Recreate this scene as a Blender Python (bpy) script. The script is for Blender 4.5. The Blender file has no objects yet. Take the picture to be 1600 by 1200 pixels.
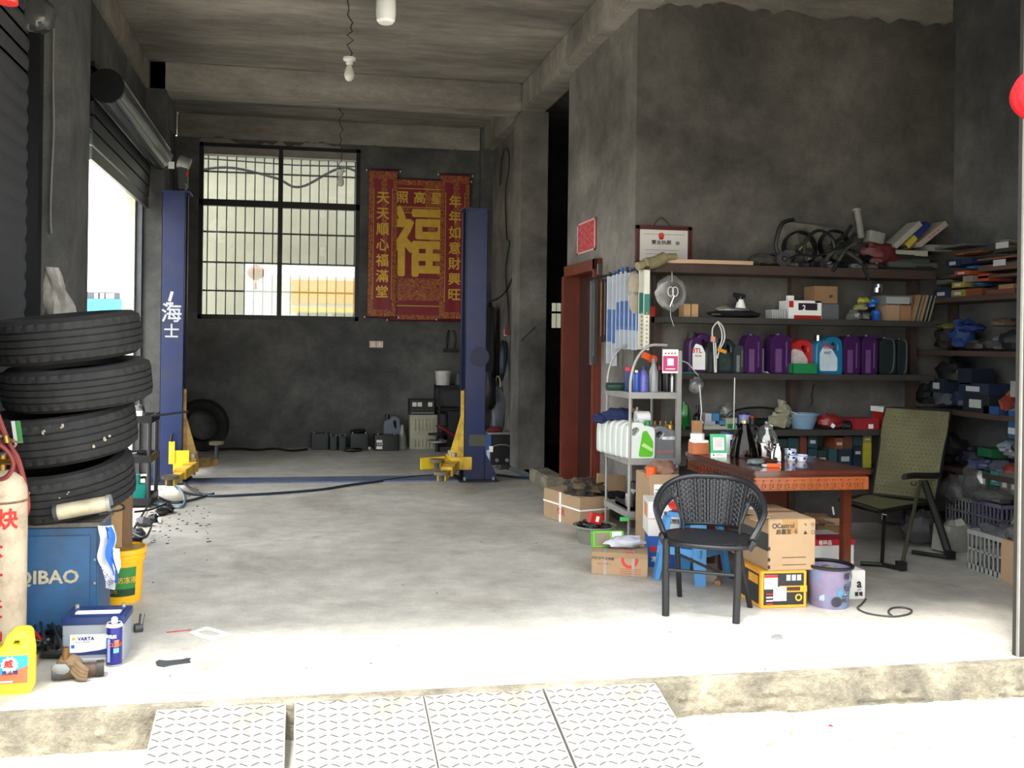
import bpy, bmesh, math, random
from mathutils import Vector, Matrix, Euler, noise
SC = bpy.context.scene
C = SC.collection
R = random.Random(11)
PI = math.pi
# ---------------------------------------------------------------- camera
H, F, PX0, PY0 = 1.43, 1450.0, 720.0, 534.5      # eye height, focal length in pixels, principal point (1600x1200)
YAW, ROLL = math.radians(9.86), 0.013
FWD = Vector((math.sin(YAW), math.cos(YAW), 0)); RT = Vector((math.cos(YAW), -math.sin(YAW), 0)); UP = Vector((0, 0, 1))
cam_d = bpy.data.cameras.new('camera'); cam = bpy.data.objects.new('camera', cam_d); C.objects.link(cam)
cx = RT*math.cos(ROLL) + UP*math.sin(ROLL); cy = -RT*math.sin(ROLL) + UP*math.cos(ROLL); cz = -FWD
cam.matrix_world = Matrix(((cx.x, cy.x, cz.x, 0), (cx.y, cy.y, cz.y, 0), (cx.z, cy.z, cz.z, H), (0, 0, 0, 1)))
cam_d.sensor_width = 36; cam_d.lens = F/1600*36
cam_d.shift_x = (800-PX0)/1600; cam_d.shift_y = -(600-PY0)/1600
cam_d.clip_start = 0.05; cam_d.clip_end = 400
SC.camera = cam
# ---------------------------------------------------------------- world, sun, exposure
SC.view_settings.view_transform = 'Standard'; SC.view_settings.look = 'None'
SC.view_settings.gamma = 1; SC.view_settings.use_curve_mapping = False
SC.view_settings.exposure = 0.12
w = bpy.data.worlds.new('overcast_sky'); SC.world = w; w.use_nodes = True
bg = w.node_tree.nodes['Background']; bg.inputs[0].default_value = (0.93, 0.97, 1.0, 1); bg.inputs[1].default_value = 5.0
sun_d = bpy.data.lights.new('hazy_sun', 'SUN'); sun_d.energy = 6.5; sun_d.angle = math.radians(9); sun_d.color = (1, 0.965, 0.9)
sun = bpy.data.objects.new('hazy_sun', sun_d); C.objects.link(sun)
sun.rotation_euler = Vector((-0.22, -0.25, 0.95)).to_track_quat('Z', 'Y').to_euler()
# ---------------------------------------------------------------- pixel -> point helpers (only to measure places)
def ray(x, y):
    u, v = (x-PX0)/F, -(y-PY0)/F
    a = u*math.cos(ROLL) - v*math.sin(ROLL); b = u*math.sin(ROLL) + v*math.cos(ROLL)
    return FWD + RT*a + UP*b
CAMP = Vector((0, 0, H))
def PZ(x, y, z=0.0): d = ray(x, y); return CAMP + d*((z-H)/d.z)
def PY(x, y, Y): d = ray(x, y); return CAMP + d*(Y/d.y)
def PX(x, y, X): d = ray(x, y); return CAMP + d*(X/d.x)
# ---------------------------------------------------------------- materials
def lin(h):
    if isinstance(h, str):
        h = h.lstrip('#'); c = [int(h[i:i+2], 16)/255 for i in (0, 2, 4)]
    else: c = h
    return tuple(((v+0.055)/1.055)**2.4 if v > 0.04045 else v/12.92 for v in c)
MATS = {}
def mat(name, col, rough=0.6, metal=0.0, var=0.12, scale=9, bump=0.0, bscale=70, dirt=None, dirt_amt=0.0, dscale=5, spec=0.5, coat=0, emit=0):
    if name in MATS: return MATS[name]
    m = bpy.data.materials.new(name); m.use_nodes = True; nt = m.node_tree; N = nt.nodes; L = nt.links
    b = N['Principled BSDF']; b.inputs['Roughness'].default_value = rough; b.inputs['Metallic'].default_value = metal
    b.inputs['Specular IOR Level'].default_value = spec; b.inputs['Coat Weight'].default_value = coat
    c = lin(col); tc = N.new('ShaderNodeTexCoord'); out = None
    if var > 0 or dirt:
        n = N.new('ShaderNodeTexNoise'); n.inputs['Scale'].default_value = scale; n.inputs['Detail'].default_value = 5; n.inputs['Roughness'].default_value = 0.62
        L.new(tc.outputs['Object'], n.inputs['Vector'])
        r = N.new('ShaderNodeValToRGB'); e = r.color_ramp.elements
        e[0].position = 0.3; e[1].position = 0.7
        e[0].color = tuple(v*(1-var) for v in c) + (1,); e[1].color = tuple(min(1, v*(1+var)) for v in c) + (1,)
        L.new(n.outputs['Fac'], r.inputs[0]); out = r.outputs[0]
        if dirt:
            n2 = N.new('ShaderNodeTexNoise'); n2.inputs['Scale'].default_value = dscale; n2.inputs['Detail'].default_value = 8; n2.inputs['Roughness'].default_value = 0.7
            L.new(tc.outputs['Object'], n2.inputs['Vector'])
            mr = N.new('ShaderNodeMapRange'); mr.inputs[1].default_value = 0.45; mr.inputs[2].default_value = 0.68; mr.inputs[4].default_value = dirt_amt
            L.new(n2.outputs['Fac'], mr.inputs[0])
            mx = N.new('ShaderNodeMix'); mx.data_type = 'RGBA'; L.new(mr.outputs[0], mx.inputs[0]); L.new(out, mx.inputs[6]); mx.inputs[7].default_value = lin(dirt) + (1,)
            out = mx.outputs[2]
        L.new(out, b.inputs['Base Color'])
    else: b.inputs['Base Color'].default_value = c + (1,)
    if bump > 0:
        nb = N.new('ShaderNodeTexNoise'); nb.inputs['Scale'].default_value = bscale; nb.inputs['Detail'].default_value = 6
        L.new(tc.outputs['Object'], nb.inputs['Vector'])
        bp = N.new('ShaderNodeBump'); bp.inputs['Strength'].default_value = bump; bp.inputs['Distance'].default_value = 0.01
        L.new(nb.outputs['Fac'], bp.inputs['Height']); L.new(bp.outputs[0], b.inputs['Normal'])
    if emit: b.inputs['Emission Color'].default_value = c+(1,); b.inputs['Emission Strength'].default_value = emit
    MATS[name] = m; return m
def clear_mat(name, tint=(1, 1, 1), gloss=0.12, rough=0.05, body=0.0, bodycol=(.8, .8, .8)):
    """thin see-through sheet: glass panes, plastic bags"""
    if name in MATS: return MATS[name]
    m = bpy.data.materials.new(name); m.use_nodes = True; nt = m.node_tree; N = nt.nodes; L = nt.links; N.remove(N['Principled BSDF'])
    o = N['Material Output']; t = N.new('ShaderNodeBsdfTransparent'); t.inputs[0].default_value = tint+(1,)
    g = N.new('ShaderNodeBsdfGlossy'); g.inputs['Roughness'].default_value = rough
    fr = N.new('ShaderNodeLayerWeight'); fr.inputs[0].default_value = 0.25
    mr = N.new('ShaderNodeMapRange'); mr.inputs[3].default_value = gloss; mr.inputs[4].default_value = 0.75; L.new(fr.outputs['Fresnel'], mr.inputs[0])
    mx = N.new('ShaderNodeMixShader'); L.new(mr.outputs[0], mx.inputs[0]); L.new(t.outputs[0], mx.inputs[1]); L.new(g.outputs[0], mx.inputs[2]); out = mx
    if body > 0:
        d = N.new('ShaderNodeBsdfDiffuse'); d.inputs[0].default_value = bodycol+(1,); m2 = N.new('ShaderNodeMixShader'); m2.inputs[0].default_value = body
        L.new(mx.outputs[0], m2.inputs[1]); L.new(d.outputs[0], m2.inputs[2]); out = m2
    L.new(out.outputs[0], o.inputs[0]); MATS[name] = m; return m
def concrete(name, lo, hi, patch, pscale=1.1, bump=0.25, rough=0.9, brick=False, stain=None, streak=(1, 1, 1)):
    m = bpy.data.materials.new(name); m.use_nodes = True; nt = m.node_tree; N = nt.nodes; L = nt.links; b = N['Principled BSDF']
    b.inputs['Roughness'].default_value = rough; b.inputs['Specular IOR Level'].default_value = 0.3
    tc = N.new('ShaderNodeTexCoord')
    mp = N.new('ShaderNodeMapping'); mp.inputs['Scale'].default_value = streak; L.new(tc.outputs['Object'], mp.inputs[0])
    def nz(s, d=8, r=.62, dist=0, src=None):
        n = N.new('ShaderNodeTexNoise'); n.inputs['Scale'].default_value = s; n.inputs['Detail'].default_value = d; n.inputs['Roughness'].default_value = r; n.inputs['Distortion'].default_value = dist
        L.new(src or mp.outputs[0], n.inputs['Vector']); return n
    n1 = nz(pscale, 8, .6, .3); n2 = nz(pscale*7, 6, .7); n3 = nz(60, 4, .6)
    r = N.new('ShaderNodeValToRGB'); e = r.color_ramp.elements; e[0].position = .32; e[1].position = .68; e[0].color = lin(lo)+(1,); e[1].color = lin(hi)+(1,)
    em = r.color_ramp.elements.new(.5); em.color = lin(patch)+(1,)
    L.new(n1.outputs['Fac'], r.inputs[0]); out = r.outputs[0]
    def mul(fac_out, lo_, hi_, amt):
        nonlocal out
        mr = N.new('ShaderNodeMapRange'); mr.inputs[1].default_value = .3; mr.inputs[2].default_value = .7; mr.inputs[3].default_value = lo_; mr.inputs[4].default_value = hi_
        L.new(fac_out, mr.inputs[0]); mx = N.new('ShaderNodeMix'); mx.data_type = 'RGBA'; mx.blend_type = 'MULTIPLY'; mx.inputs[0].default_value = amt
        L.new(out, mx.inputs[6]); L.new(mr.outputs[0], mx.inputs[7]); out = mx.outputs[2]
    mul(n2.outputs['Fac'], .68, 1.2, .8); mul(n3.outputs['Fac'], .86, 1.1, .7)
    if stain:
        for (sc, a0, a1, col, amt) in stain:
            ns = nz(sc, 7, .65, .6); mr = N.new('ShaderNodeMapRange'); mr.inputs[1].default_value = a0; mr.inputs[2].default_value = a1; mr.inputs[4].default_value = amt
            L.new(ns.outputs['Fac'], mr.inputs[0]); mx = N.new('ShaderNodeMix'); mx.data_type = 'RGBA'; L.new(mr.outputs[0], mx.inputs[0]); L.new(out, mx.inputs[6]); mx.inputs[7].default_value = lin(col)+(1,); out = mx.outputs[2]
    L.new(out, b.inputs['Base Color'])
    bp = N.new('ShaderNodeBump'); bp.inputs['Strength'].default_value = bump; bp.inputs['Distance'].default_value = .02
    L.new(n2.outputs['Fac'], bp.inputs['Height']); L.new(bp.outputs[0], b.inputs['Normal'])
    MATS[name] = m; return m
# ---------------------------------------------------------------- geometry helpers
class G:
    def __init__(s): s.v = []; s.f = []; s.m = []
    def add(s, vs, fs, m=0, M=None):
        o = len(s.v); s.v += [tuple(M @ Vector(q)) if M else tuple(q) for q in vs]
        s.f += [tuple(i+o for i in f) for f in fs]; s.m += [m]*len(fs); return s
    def box(s, c, d, rot=(0, 0, 0), m=0, taper=1.0):
        x, y, z = (q/2 for q in d); t = taper
        vs = [(-x, -y, -z), (x, -y, -z), (x, y, -z), (-x, y, -z), (-x*t, -y*t, z), (x*t, -y*t, z), (x*t, y*t, z), (-x*t, y*t, z)]
        return s.add(vs, [(0, 3, 2, 1), (4, 5, 6, 7), (0, 1, 5, 4), (1, 2, 6, 5), (2, 3, 7, 6), (3, 0, 4, 7)], m, Matrix.Translation(c) @ Euler(rot).to_matrix().to_4x4())
    def bb(s, a, b, m=0):      # box from min corner to max corner
        return s.box([(p+q)/2 for p, q in zip(a, b)], [abs(q-p) for p, q in zip(a, b)], m=m)
    def rbox(s, c, d, r=0.01, rot=(0, 0, 0), m=0, n=3, axis='z'):   # rounded in plan
        x, y, z = (q/2 for q in d)
        if axis == 'y': y, z = z, y
        if axis == 'x': x, z = z, x
        r = min(r, x*.99, y*.99); poly = []
        for (sx, sy, a0) in ((1, 1, 0), (-1, 1, 90), (-1, -1, 180), (1, -1, 270)):
            for k in range(n+1):
                a = math.radians(a0+90*k/n); poly.append((sx*(x-r)+r*math.cos(a), sy*(y-r)+r*math.sin(a)))
        M = Matrix.Translation(c) @ Euler(rot).to_matrix().to_4x4()
        if axis == 'y': M = M @ Matrix.Rotation(PI/2, 4, 'X')
        if axis == 'x': M = M @ Matrix.Rotation(PI/2, 4, 'Y')
        return s.prism(poly, -z, z, m, M)
    def prism(s, poly, z0, z1, m=0, M=None):
        n = len(poly); vs = [(p[0], p[1], z0) for p in poly]+[(p[0], p[1], z1) for p in poly]
        fs = [tuple(reversed(range(n))), tuple(range(n, 2*n))]+[(i, (i+1) % n, n+(i+1) % n, n+i) for i in range(n)]
        return s.add(vs, fs, m, M)
    def cyl(s, p0, p1, r0, r1=None, n=14, m=0):
        p0, p1 = Vector(p0), Vector(p1); r1 = r0 if r1 is None else r1; d = p1-p0
        q = d.to_track_quat('Z', 'Y').to_matrix().to_4x4(); L = d.length; vs = []
        for k in range(n):
            a = 2*PI*k/n; vs.append((r0*math.cos(a), r0*math.sin(a), 0))
        for k in range(n):
            a = 2*PI*k/n; vs.append((r1*math.cos(a), r1*math.sin(a), L))
        fs = [tuple(reversed(range(n))), tuple(range(n, 2*n))]+[(i, (i+1) % n, n+(i+1) % n, n+i) for i in range(n)]
        return s.add(vs, fs, m, Matrix.Translation(p0) @ q)
    def lathe(s, prof, c=(0, 0, 0), n=24, m=0, rot=(0, 0, 0), sx=1, sy=1, loop=False):
        k = len(prof); vs = []
        for i in range(n):
            a = 2*PI*i/n
            for (r, z) in prof: vs.append((r*math.cos(a)*sx, r*math.sin(a)*sy, z))
        fs = []
        kk = k if loop else k-1
        for i in range(n):
            j = (i+1) % n
            for t in range(kk):
                u = (t+1) % k; fs.append((i*k+t, j*k+t, j*k+u, i*k+u))
        if not loop:
            if prof[0][0] > 1e-4: fs.append(tuple(i*k for i in reversed(range(n))))
            if prof[-1][0] > 1e-4: fs.append(tuple(i*k+k-1 for i in range(n)))
        return s.add(vs, fs, m, Matrix.Translation(c) @ Euler(rot).to_matrix().to_4x4())
    def tube(s, pts, r, n=6, m=0, closed=False, flat=1.0):
        P = [Vector(p) for p in pts]; k = len(P); vs = []; nrm = None
        for i in range(k):
            t = (P[(i+1) % k]-P[i-1]) if closed else (P[min(i+1, k-1)]-P[max(i-1, 0)])
            t = t.normalized() if t.length > 1e-9 else Vector((0, 0, 1))
            if nrm is None: nrm = t.orthogonal().normalized()
            nrm = (nrm-t*nrm.dot(t)); nrm = nrm.normalized() if nrm.length > 1e-6 else t.orthogonal().normalized()
            bn = t.cross(nrm); rr = r[i] if isinstance(r, (list, tuple)) else r
            for j in range(n):
                a = 2*PI*j/n; vs.append(P[i]+nrm*math.cos(a)*rr+bn*math.sin(a)*rr*flat)
        fs = []
        for i in range(k if closed else k-1):
            i2 = (i+1) % k
            for j in range(n): j2 = (j+1) % n; fs.append((i*n+j, i*n+j2, i2*n+j2, i2*n+j))
        if not closed: fs += [tuple(reversed(range(n))), tuple(range((k-1)*n, k*n))]
        return s.add(vs, fs, m)
    def ball(s, c, r, n=12, m=0, amp=0, fr=3, seed=0, rot=(0, 0, 0), flat_bottom=False):
        r = (r, r, r) if not isinstance(r, (tuple, list)) else r; rows = max(5, n*2//3); vs = []; M = Matrix.Translation(c) @ Euler(rot).to_matrix().to_4x4()
        for i in range(1, rows):
            t = PI*i/rows
            for j in range(n):
                a = 2*PI*j/n; d = Vector((math.sin(t)*math.cos(a), math.sin(t)*math.sin(a), math.cos(t)))
                k = 1+amp*noise.noise(d*fr+Vector((seed*7.1, seed*3.3, seed)))*2
                p = Vector((d.x*r[0]*k, d.y*r[1]*k, d.z*r[2]*k))
                if flat_bottom: p.z = max(p.z, -r[2]*.75)
                vs.append(p)
        nb = len(vs); vs += [(0, 0, r[2]), (0, 0, -r[2]*(.75 if flat_bottom else 1))]
        fs = [((i)*n+j, i*n+(j+1) % n, (i+1)*n+(j+1) % n, (i+1)*n+j) for i in range(rows-2) for j in range(n)]
        fs += [(nb, (j+1) % n, j) for j in range(n)]+[(nb+1, (rows-2)*n+j, (rows-2)*n+(j+1) % n) for j in range(n)]
        return s.add(vs, fs, m, M)
    def grid(s, fn, nu, nv, m=0, both=False):   # fn(u,v) -> point
        vs = [fn(i/nu, j/nv) for j in range(nv+1) for i in range(nu+1)]
        return s.add(vs, [(j*(nu+1)+i, j*(nu+1)+i+1, (j+1)*(nu+1)+i+1, (j+1)*(nu+1)+i) for j in range(nv) for i in range(nu)], m)
    def xf(s, M, i0=0): s.v = s.v[:i0]+[tuple(M @ Vector(q)) for q in s.v[i0:]]; return s
    def mesh(s, name, mats, smooth=35, bevel=0, recalc=True):
        me = bpy.data.meshes.new(name); me.from_pydata(s.v, [], s.f)
        for q in (mats if isinstance(mats, (list, tuple)) else [mats]): me.materials.append(q)
        me.polygons.foreach_set('material_index', s.m)
        if recalc or bevel:
            bm = bmesh.new(); bm.from_mesh(me)
            if recalc: bmesh.ops.recalc_face_normals(bm, faces=bm.faces)
            if bevel: bmesh.ops.bevel(bm, geom=[e for e in bm.edges if len(e.link_faces) == 2 and e.calc_face_angle(0) > .6], offset=bevel, segments=2, affect='EDGES', clamp_overlap=True)
            bm.to_mesh(me); bm.free()
        if smooth:
            me.polygons.foreach_set('use_smooth', [True]*len(me.polygons)); me.set_sharp_from_angle(angle=math.radians(smooth))
        me.update(); return me
    def obj(s, name, mats, parent=None, loc=(0, 0, 0), rot=(0, 0, 0), **kw):
        o = bpy.data.objects.new(name, s.mesh(name, mats, **kw)); C.objects.link(o); o.location = loc; o.rotation_euler = rot
        if parent: o.parent = parent
        return o
def tag(o, label, cat, group=None, kind=None):
    o['label'] = label; o['category'] = cat
    if group: o['group'] = group
    if kind: o['kind'] = kind
    return o
def thing(name, label, cat, loc=(0, 0, 0), rz=0, group=None, rot=None):
    o = bpy.data.objects.new(name, None); C.objects.link(o); o.location = loc; o.rotation_euler = rot or (0, 0, rz); o.empty_display_size = .05
    return tag(o, label, cat, group)
def struct(name, g, m, **kw):
    o = g.obj(name, m, **kw); o['kind'] = 'structure'; return o
def dup(root, loc=None, rot=None, label=None):
    r = root.copy(); C.objects.link(r)
    if loc is not None: r.location = loc
    if rot is not None: r.rotation_euler = rot
    if label: r['label'] = label
    for ch in list(root.children):
        c = ch.copy(); C.objects.link(c); c.parent = r
        for gch in ch.children:
            d = gch.copy(); C.objects.link(d); d.parent = c
    return r
TX = {}
def txt_mesh(s, bold=0.0, ext=0.0004, res=2):
    k = (s, bold)
    if k not in TX:
        cu = bpy.data.curves.new('t', 'FONT'); cu.body = s; cu.size = 1; cu.align_x = 'CENTER'; cu.align_y = 'CENTER'; cu.resolution_u = res; cu.offset = bold
        o = bpy.data.objects.new('t', cu); me = bpy.data.meshes.new_from_object(o); TX[k] = ([tuple(v.co) for v in me.vertices], [tuple(p.vertices) for p in me.polygons])
        bpy.data.objects.remove(o); bpy.data.curves.remove(cu); bpy.data.meshes.remove(me)
    return TX[k]
def txt(s, size, m, parent, loc, rot=(PI/2, 0, 0), name='lettering', bold=0.0, sx=1.0, M=None, bend=None, shear=0):
    vs, fs = txt_mesh(s, 0)
    g = G()
    if not vs: return None
    if bold:
        n0 = len(vs); V = []; FF = []
        for k, (dx, dy) in enumerate(((0, 0), (bold, 0), (-bold, 0), (0, bold), (0, -bold), (bold*.7, bold*.7), (-bold*.7, -bold*.7), (bold*.7, -bold*.7), (-bold*.7, bold*.7))):
            V += [(x+dx, y+dy, z+k*1.0) for x, y, z in vs]; FF += [tuple(i+k*n0 for i in f) for f in fs]
        vs, fs = V, FF
    if bend:   # wrapped round a vertical cylinder of this radius, angle a0 (0 = facing -Y)
        rad, a0 = bend
        vv = [((rad+z*.00012)*math.sin(a0+(x*size*sx)/rad), -(rad+z*.00012)*math.cos(a0+(x*size*sx)/rad), y*size) for x, y, z in vs]; rot = (0, 0, 0)
    else: vv = [((x+shear*y)*size*sx, y*size, z*.00012) for x, y, z in vs]
    g.add(vv, fs)
    return g.obj(name, m, parent, loc, rot, smooth=0, recalc=False)
def lerp(a, b, t): return a+(b-a)*t
def smooth_path(pts, n=8):
    P = [Vector(p) for p in pts]; out = []
    for i in range(len(P)-1):
        p0, p1, p2, p3 = P[max(i-1, 0)], P[i], P[i+1], P[min(i+2, len(P)-1)]
        for k in range(n):
            t = k/n; out.append(.5*((2*p1)+(-p0+p2)*t+(2*p0-5*p1+4*p2-p3)*t*t+(-p0+3*p1-3*p2+p3)*t**3))
    out.append(P[-1]); return out
# ---------------------------------------------------------------- setting
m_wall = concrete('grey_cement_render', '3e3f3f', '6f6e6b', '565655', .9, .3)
m_wallw = concrete('warm_cement_render', '504e4b', '928d86', '736f6a', .8, .3)
m_alc = concrete('alcove_cement_render', '474543', '7e7973', '625e59', .8, .3)
m_beam = concrete('board_marked_concrete', '6b6761', 'a29b93', '87817a', 1.3, .35, streak=(.35, 1.2, 1))
m_floor = concrete('floor_screed', 'a7a299', 'cdc8c0', 'bbb6ac', .7, .08, .5, stain=[(.55, .54, .70, '6f5f4b', .62), (2.3, .62, .75, '5c564e', .55), (9, .68, .76, '38332e', .6)])
m_curb = concrete('rough_yellowish_concrete', '6c675b', 'aea691', '8f8775', 5, 1.0)
m_ground = concrete('pale_concrete_paving', 'b3aea0', 'cfcabc', 'c2bdaf', 1.2, .2, stain=[(3, .62, .75, '8a8274', .5)])
XL, XR, YB, YF, ZC, ZB = -1.62, 2.57, 12.5, 3.735, 4.36, 4.05
g = G(); g.bb((-2.0, YF+.03, -.3), (5.6, YB+.1, 0)); g.bb((2.5, 8.9, -.3), (6.2, 14, 0)); struct('floor', g, m_floor, smooth=0)
def curb_pt(u, v):
    X = lerp(-4.2, 7.5, u); n = noise.noise(Vector((X*3, 0, 1)))*.025+noise.noise(Vector((X*14, 0, 5)))*.012
    if v < .34: y, z = lerp(YF+.05, YF+n*.8, v/.34), 0.0005
    else: t = (v-.34)/.66; y, z = YF+n-.02*t+noise.noise(Vector((X*11, t*6, 2)))*.02*t+noise.noise(Vector((X*30, t*12, 7)))*.012*min(1, t*3), -.155*t
    return (X, y, z+(noise.noise(Vector((X*9, v*3, 3)))*.008 if .2 < v < .5 else 0))
struct('trim_step_edge', G().grid(curb_pt, 420, 14), [m_curb], recalc=False)
g = G(); g.bb((-40, -30, -.4), (40, YF+.05, -.15)); g.bb((-70, YF-.1, -.4), (-1.9, 90, -.06)); struct('ground', g, m_ground, smooth=0)
def ragged(x0, x1, z0, z1, amp, step=.03, seed=0, axis='x', at=0.0, th=.012, drop=0):
    """plaster sheet with a torn upper edge"""
    n = int(abs(x1-x0)/step); top = []
    for i in range(n+1):
        X = lerp(x0, x1, i/n); top.append((X, z1+amp*(noise.noise(Vector((X*2.3+seed, 0, 0)))+.6*noise.noise(Vector((X*9+seed, 0, 0))))))
    vs = []; 
    for (X, Z) in top: vs += [(X, z0), (X, Z)]
    V = []; k = len(vs)
    for d in (0, th):
        for (a, z) in vs: V.append((a, at+d, z) if axis == 'x' else (at+d, a, z))
    fs = []
    for i in range(n): a = 2*i; fs += [(a, a+2, a+3, a+1), (k+a, k+a+1, k+a+3, k+a+2), (a+1, a+3, k+a+3, k+a+1)]
    return V, fs
# back wall, with the hole for the barred window
w0 = PY(312, 222, YB); w1 = PY(560, 502, YB); WX0, WX1, WZ0, WZ1 = w0.x, w1.x, w1.z, w0.z
g = G(); g.bb((XL-.2, YB, 0), (WX0, YB+.2, ZB)); g.bb((WX1, YB, 0), (2.8, YB+.2, ZB)); g.bb((WX0, YB, 0), (WX1, YB+.2, WZ0)); g.bb((WX0, YB, WZ1), (WX1, YB+.2, ZB))
V, fs = ragged(XL, XR, WZ1+.06, ZB-.03, .10, seed=3, at=YB-.015, th=.014); g.add(V, fs)
for (a, b) in (((XL, YB-.015, 0), (WX0, YB, WZ1+.06)), ((WX1, YB-.015, 0), (XR, YB, WZ1+.06)), ((WX0, YB-.015, 0), (WX1, YB, WZ0))): g.bb(a, b)
struct('wall_back', g, m_wall, smooth=0)
# left wall: closed shutter bay, column, open doorway, column
OY0, OY1, OZ = 6.55, 10.2, 2.94
g = G(); g.bb((XL-.2, OY1, 0), (XL, YB, ZB)); g.bb((XL-.2, 3.7, 2.98), (XL, OY1, ZB)); g.bb((XL-.2, 3.7, 0), (XL, 4.0, 3)); struct('wall_left', g, m_wall, smooth=0)
g = G(); g.bb((XL-.2, 5.99, 0), (-1.40, OY0, ZC)); struct('wall_left_column', g, m_wall, bevel=.012)
g = G(); g.bb((XL-.2, 10.2, 0), (-1.42, 10.55, ZC)); struct('wall_left_far_column', g, m_wall, bevel=.012)
g = G(); g.bb((2.44, 10.2, 0), (2.75, 10.6, ZB)); g.bb((XR, 10.6, 0), (2.75, YB, ZB)); struct('wall_right', g, m_wallw, smooth=0)
# wall with the wooden door, then the alcove
DY0, DY1, DZ = 7.72, 8.70, 2.10
g = G(); g.bb((XR, 6.91, 0), (2.77, DY0, ZB)); g.bb((XR, DY0, DZ), (2.77, DY1, ZB)); g.bb((XR, DY1, 0), (2.77, 8.77, ZB)); struct('wall_door', g, m_wallw, smooth=0)
g = G(); g.bb((2.77, 6.925, 0), (5.54, 7.1, ZB-.1)); V, fs = ragged(XR, 5.34, 0, ZB+.06, .07, seed=9, at=6.900, th=.013); g.add(V, fs); struct('wall_alcove', g, m_alc, smooth=0)
g = G(); g.bb((5.34, 3.7, 0), (5.54, 7.1, ZC)); struct('wall_alcove_right', g, m_wall, smooth=0)  # darker render than the alcove wall: this side's shade is put into its colour
g = G(); g.bb((3.47, 3.7, 0), (5.34, 3.95, 3.12)); g.bb((-1.82, 3.7, 0), (-1.22, 3.95, 3.12)); g.bb((-1.82, 3.7, 3.12), (5.54, 3.95, 5.0)); struct('wall_front', g, m_wall, smooth=0)
# dark back room
g = G(); g.bb((2.77, 8.77, 0), (6.2, 8.9, ZB)); g.bb((6.2, 8.77, 0), (6.3, 14, ZB))
b0 = PY(858, 470, 13.4); b1 = PY(900, 516, 13.4)
g.bb((2.5, 13.4, 0), (b0.x, 13.5, ZB)); g.bb((b1.x, 13.4, 0), (6.2, 13.5, ZB)); g.bb((b0.x, 13.4, 0), (b1.x, 13.5, b1.z)); g.bb((b0.x, 13.4, b0.z), (b1.x, 13.5, ZB)); g.bb((2.4, 12.4, 0), (2.77, 13.5, ZC)); g.bb((2.5, 13.4, ZB), (6.3, 13.5, ZC)); g.bb((6.2, 7.1, 0), (6.3, 14, ZC)); g.bb((5.54, 7.0, ZB), (6.3, 7.1, ZC)); g.bb((2.77, 8.77, ZB), (6.2, 8.9, ZC))
struct('wall_back_room', g, m_wall, smooth=0)
# ceiling and beams
g = G(); g.bb((-1.82, 3.7, ZC), (6.3, 13.5, ZC+.15)); struct('ceiling', g, m_beam, smooth=0)
def beam(n, a, b):
    g = G(); g.bb(a, b); return struct('ceiling_beam_'+n, g, m_beam, bevel=.015)
beam('left', (XL-.2, 3.95, ZB), (-1.60, YB, ZC)); beam('right', (2.44, 3.95, ZB), (2.72, YB, ZC)); beam('middle', (-1.60, 10.2, ZB), (2.44, 10.55, ZC)); beam('back', (-1.60, YB-.008, ZB-.2), (2.44, YB+.19, ZC)); beam('alcove', (2.60, 6.915, ZB-.1), (5.34, 7.1, ZC))
# concrete door step at the back room
p = PZ(872, 762); g = G(); g.bb((2.36, 8.62, 0), (2.56, 9.35, .14)); struct('trim_door_step', g, m_curb, bevel=.015)
# ---------------------------------------------------------------- common materials
black = mat('black_metal', '1b1c1e', .45, .3, .2); blackp = mat('black_plastic', '191a1b', .4, 0, .2); rub = mat('tyre_rubber', '151516', .8, 0, .25, 14, .2, 90, dirt='35332f', dirt_amt=.3, dscale=7)
steel = mat('brushed_steel', 'a5a7a8', .32, .85, .12); galv = mat('galvanised_steel', '9a9b99', .5, .6, .15, 12); chrome = mat('polished_steel', 'd6d4d0', .12, 1, .03)
white = mat('white_plastic', 'e6e5e0', .4, 0, .05); whitep = mat('white_paper', 'eeede8', .8, 0, .04); cream = mat('cream_plastic', 'cfc8ae', .5, 0, .12)
red = mat('red_plastic', 'b3261f', .4, 0, .12); orange = mat('orange_plastic', 'e0561e', .45, 0, .08); yellow = mat('yellow_plastic', 'f0c418', .4, 0, .06); green = mat('green_plastic', '1f7d4a', .45, 0, .1)
blue = mat('blue_plastic', '2b5fb4', .4, 0, .1); navy = mat('navy_print', '1f2c62', .5, 0, .1); grey = mat('grey_plastic', '77797a', .5, 0, .12); dgrey = mat('dark_grey_plastic', '3a3c3d', .5, 0, .15)
cable_m = mat('black_cable', '17181a', .5, 0, .1); wood = mat('raw_pine', 'b99468', .7, 0, .2, 4, .2); card = mat('brown_cardboard', 'a48869', .85, 0, .08, 5, .1, 40)
m_glass = clear_mat('window_glass', (.93, .96, .95), .13, .015); m_bag = clear_mat('clear_plastic_film', (.85, .86, .85), .10, .25, .14, (.42, .42, .41))
lettergrey = mat('worn_white_paint', 'b9bcc2', .6, 0, .2, 30); gold = mat('gold_print', 'd9ad3f', .45, .25, .12, 12); dark_txt = mat('dark_print', '26231f', .7, 0, .05); red_txt = mat('red_print', 'c23127', .6, 0, .1)
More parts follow.
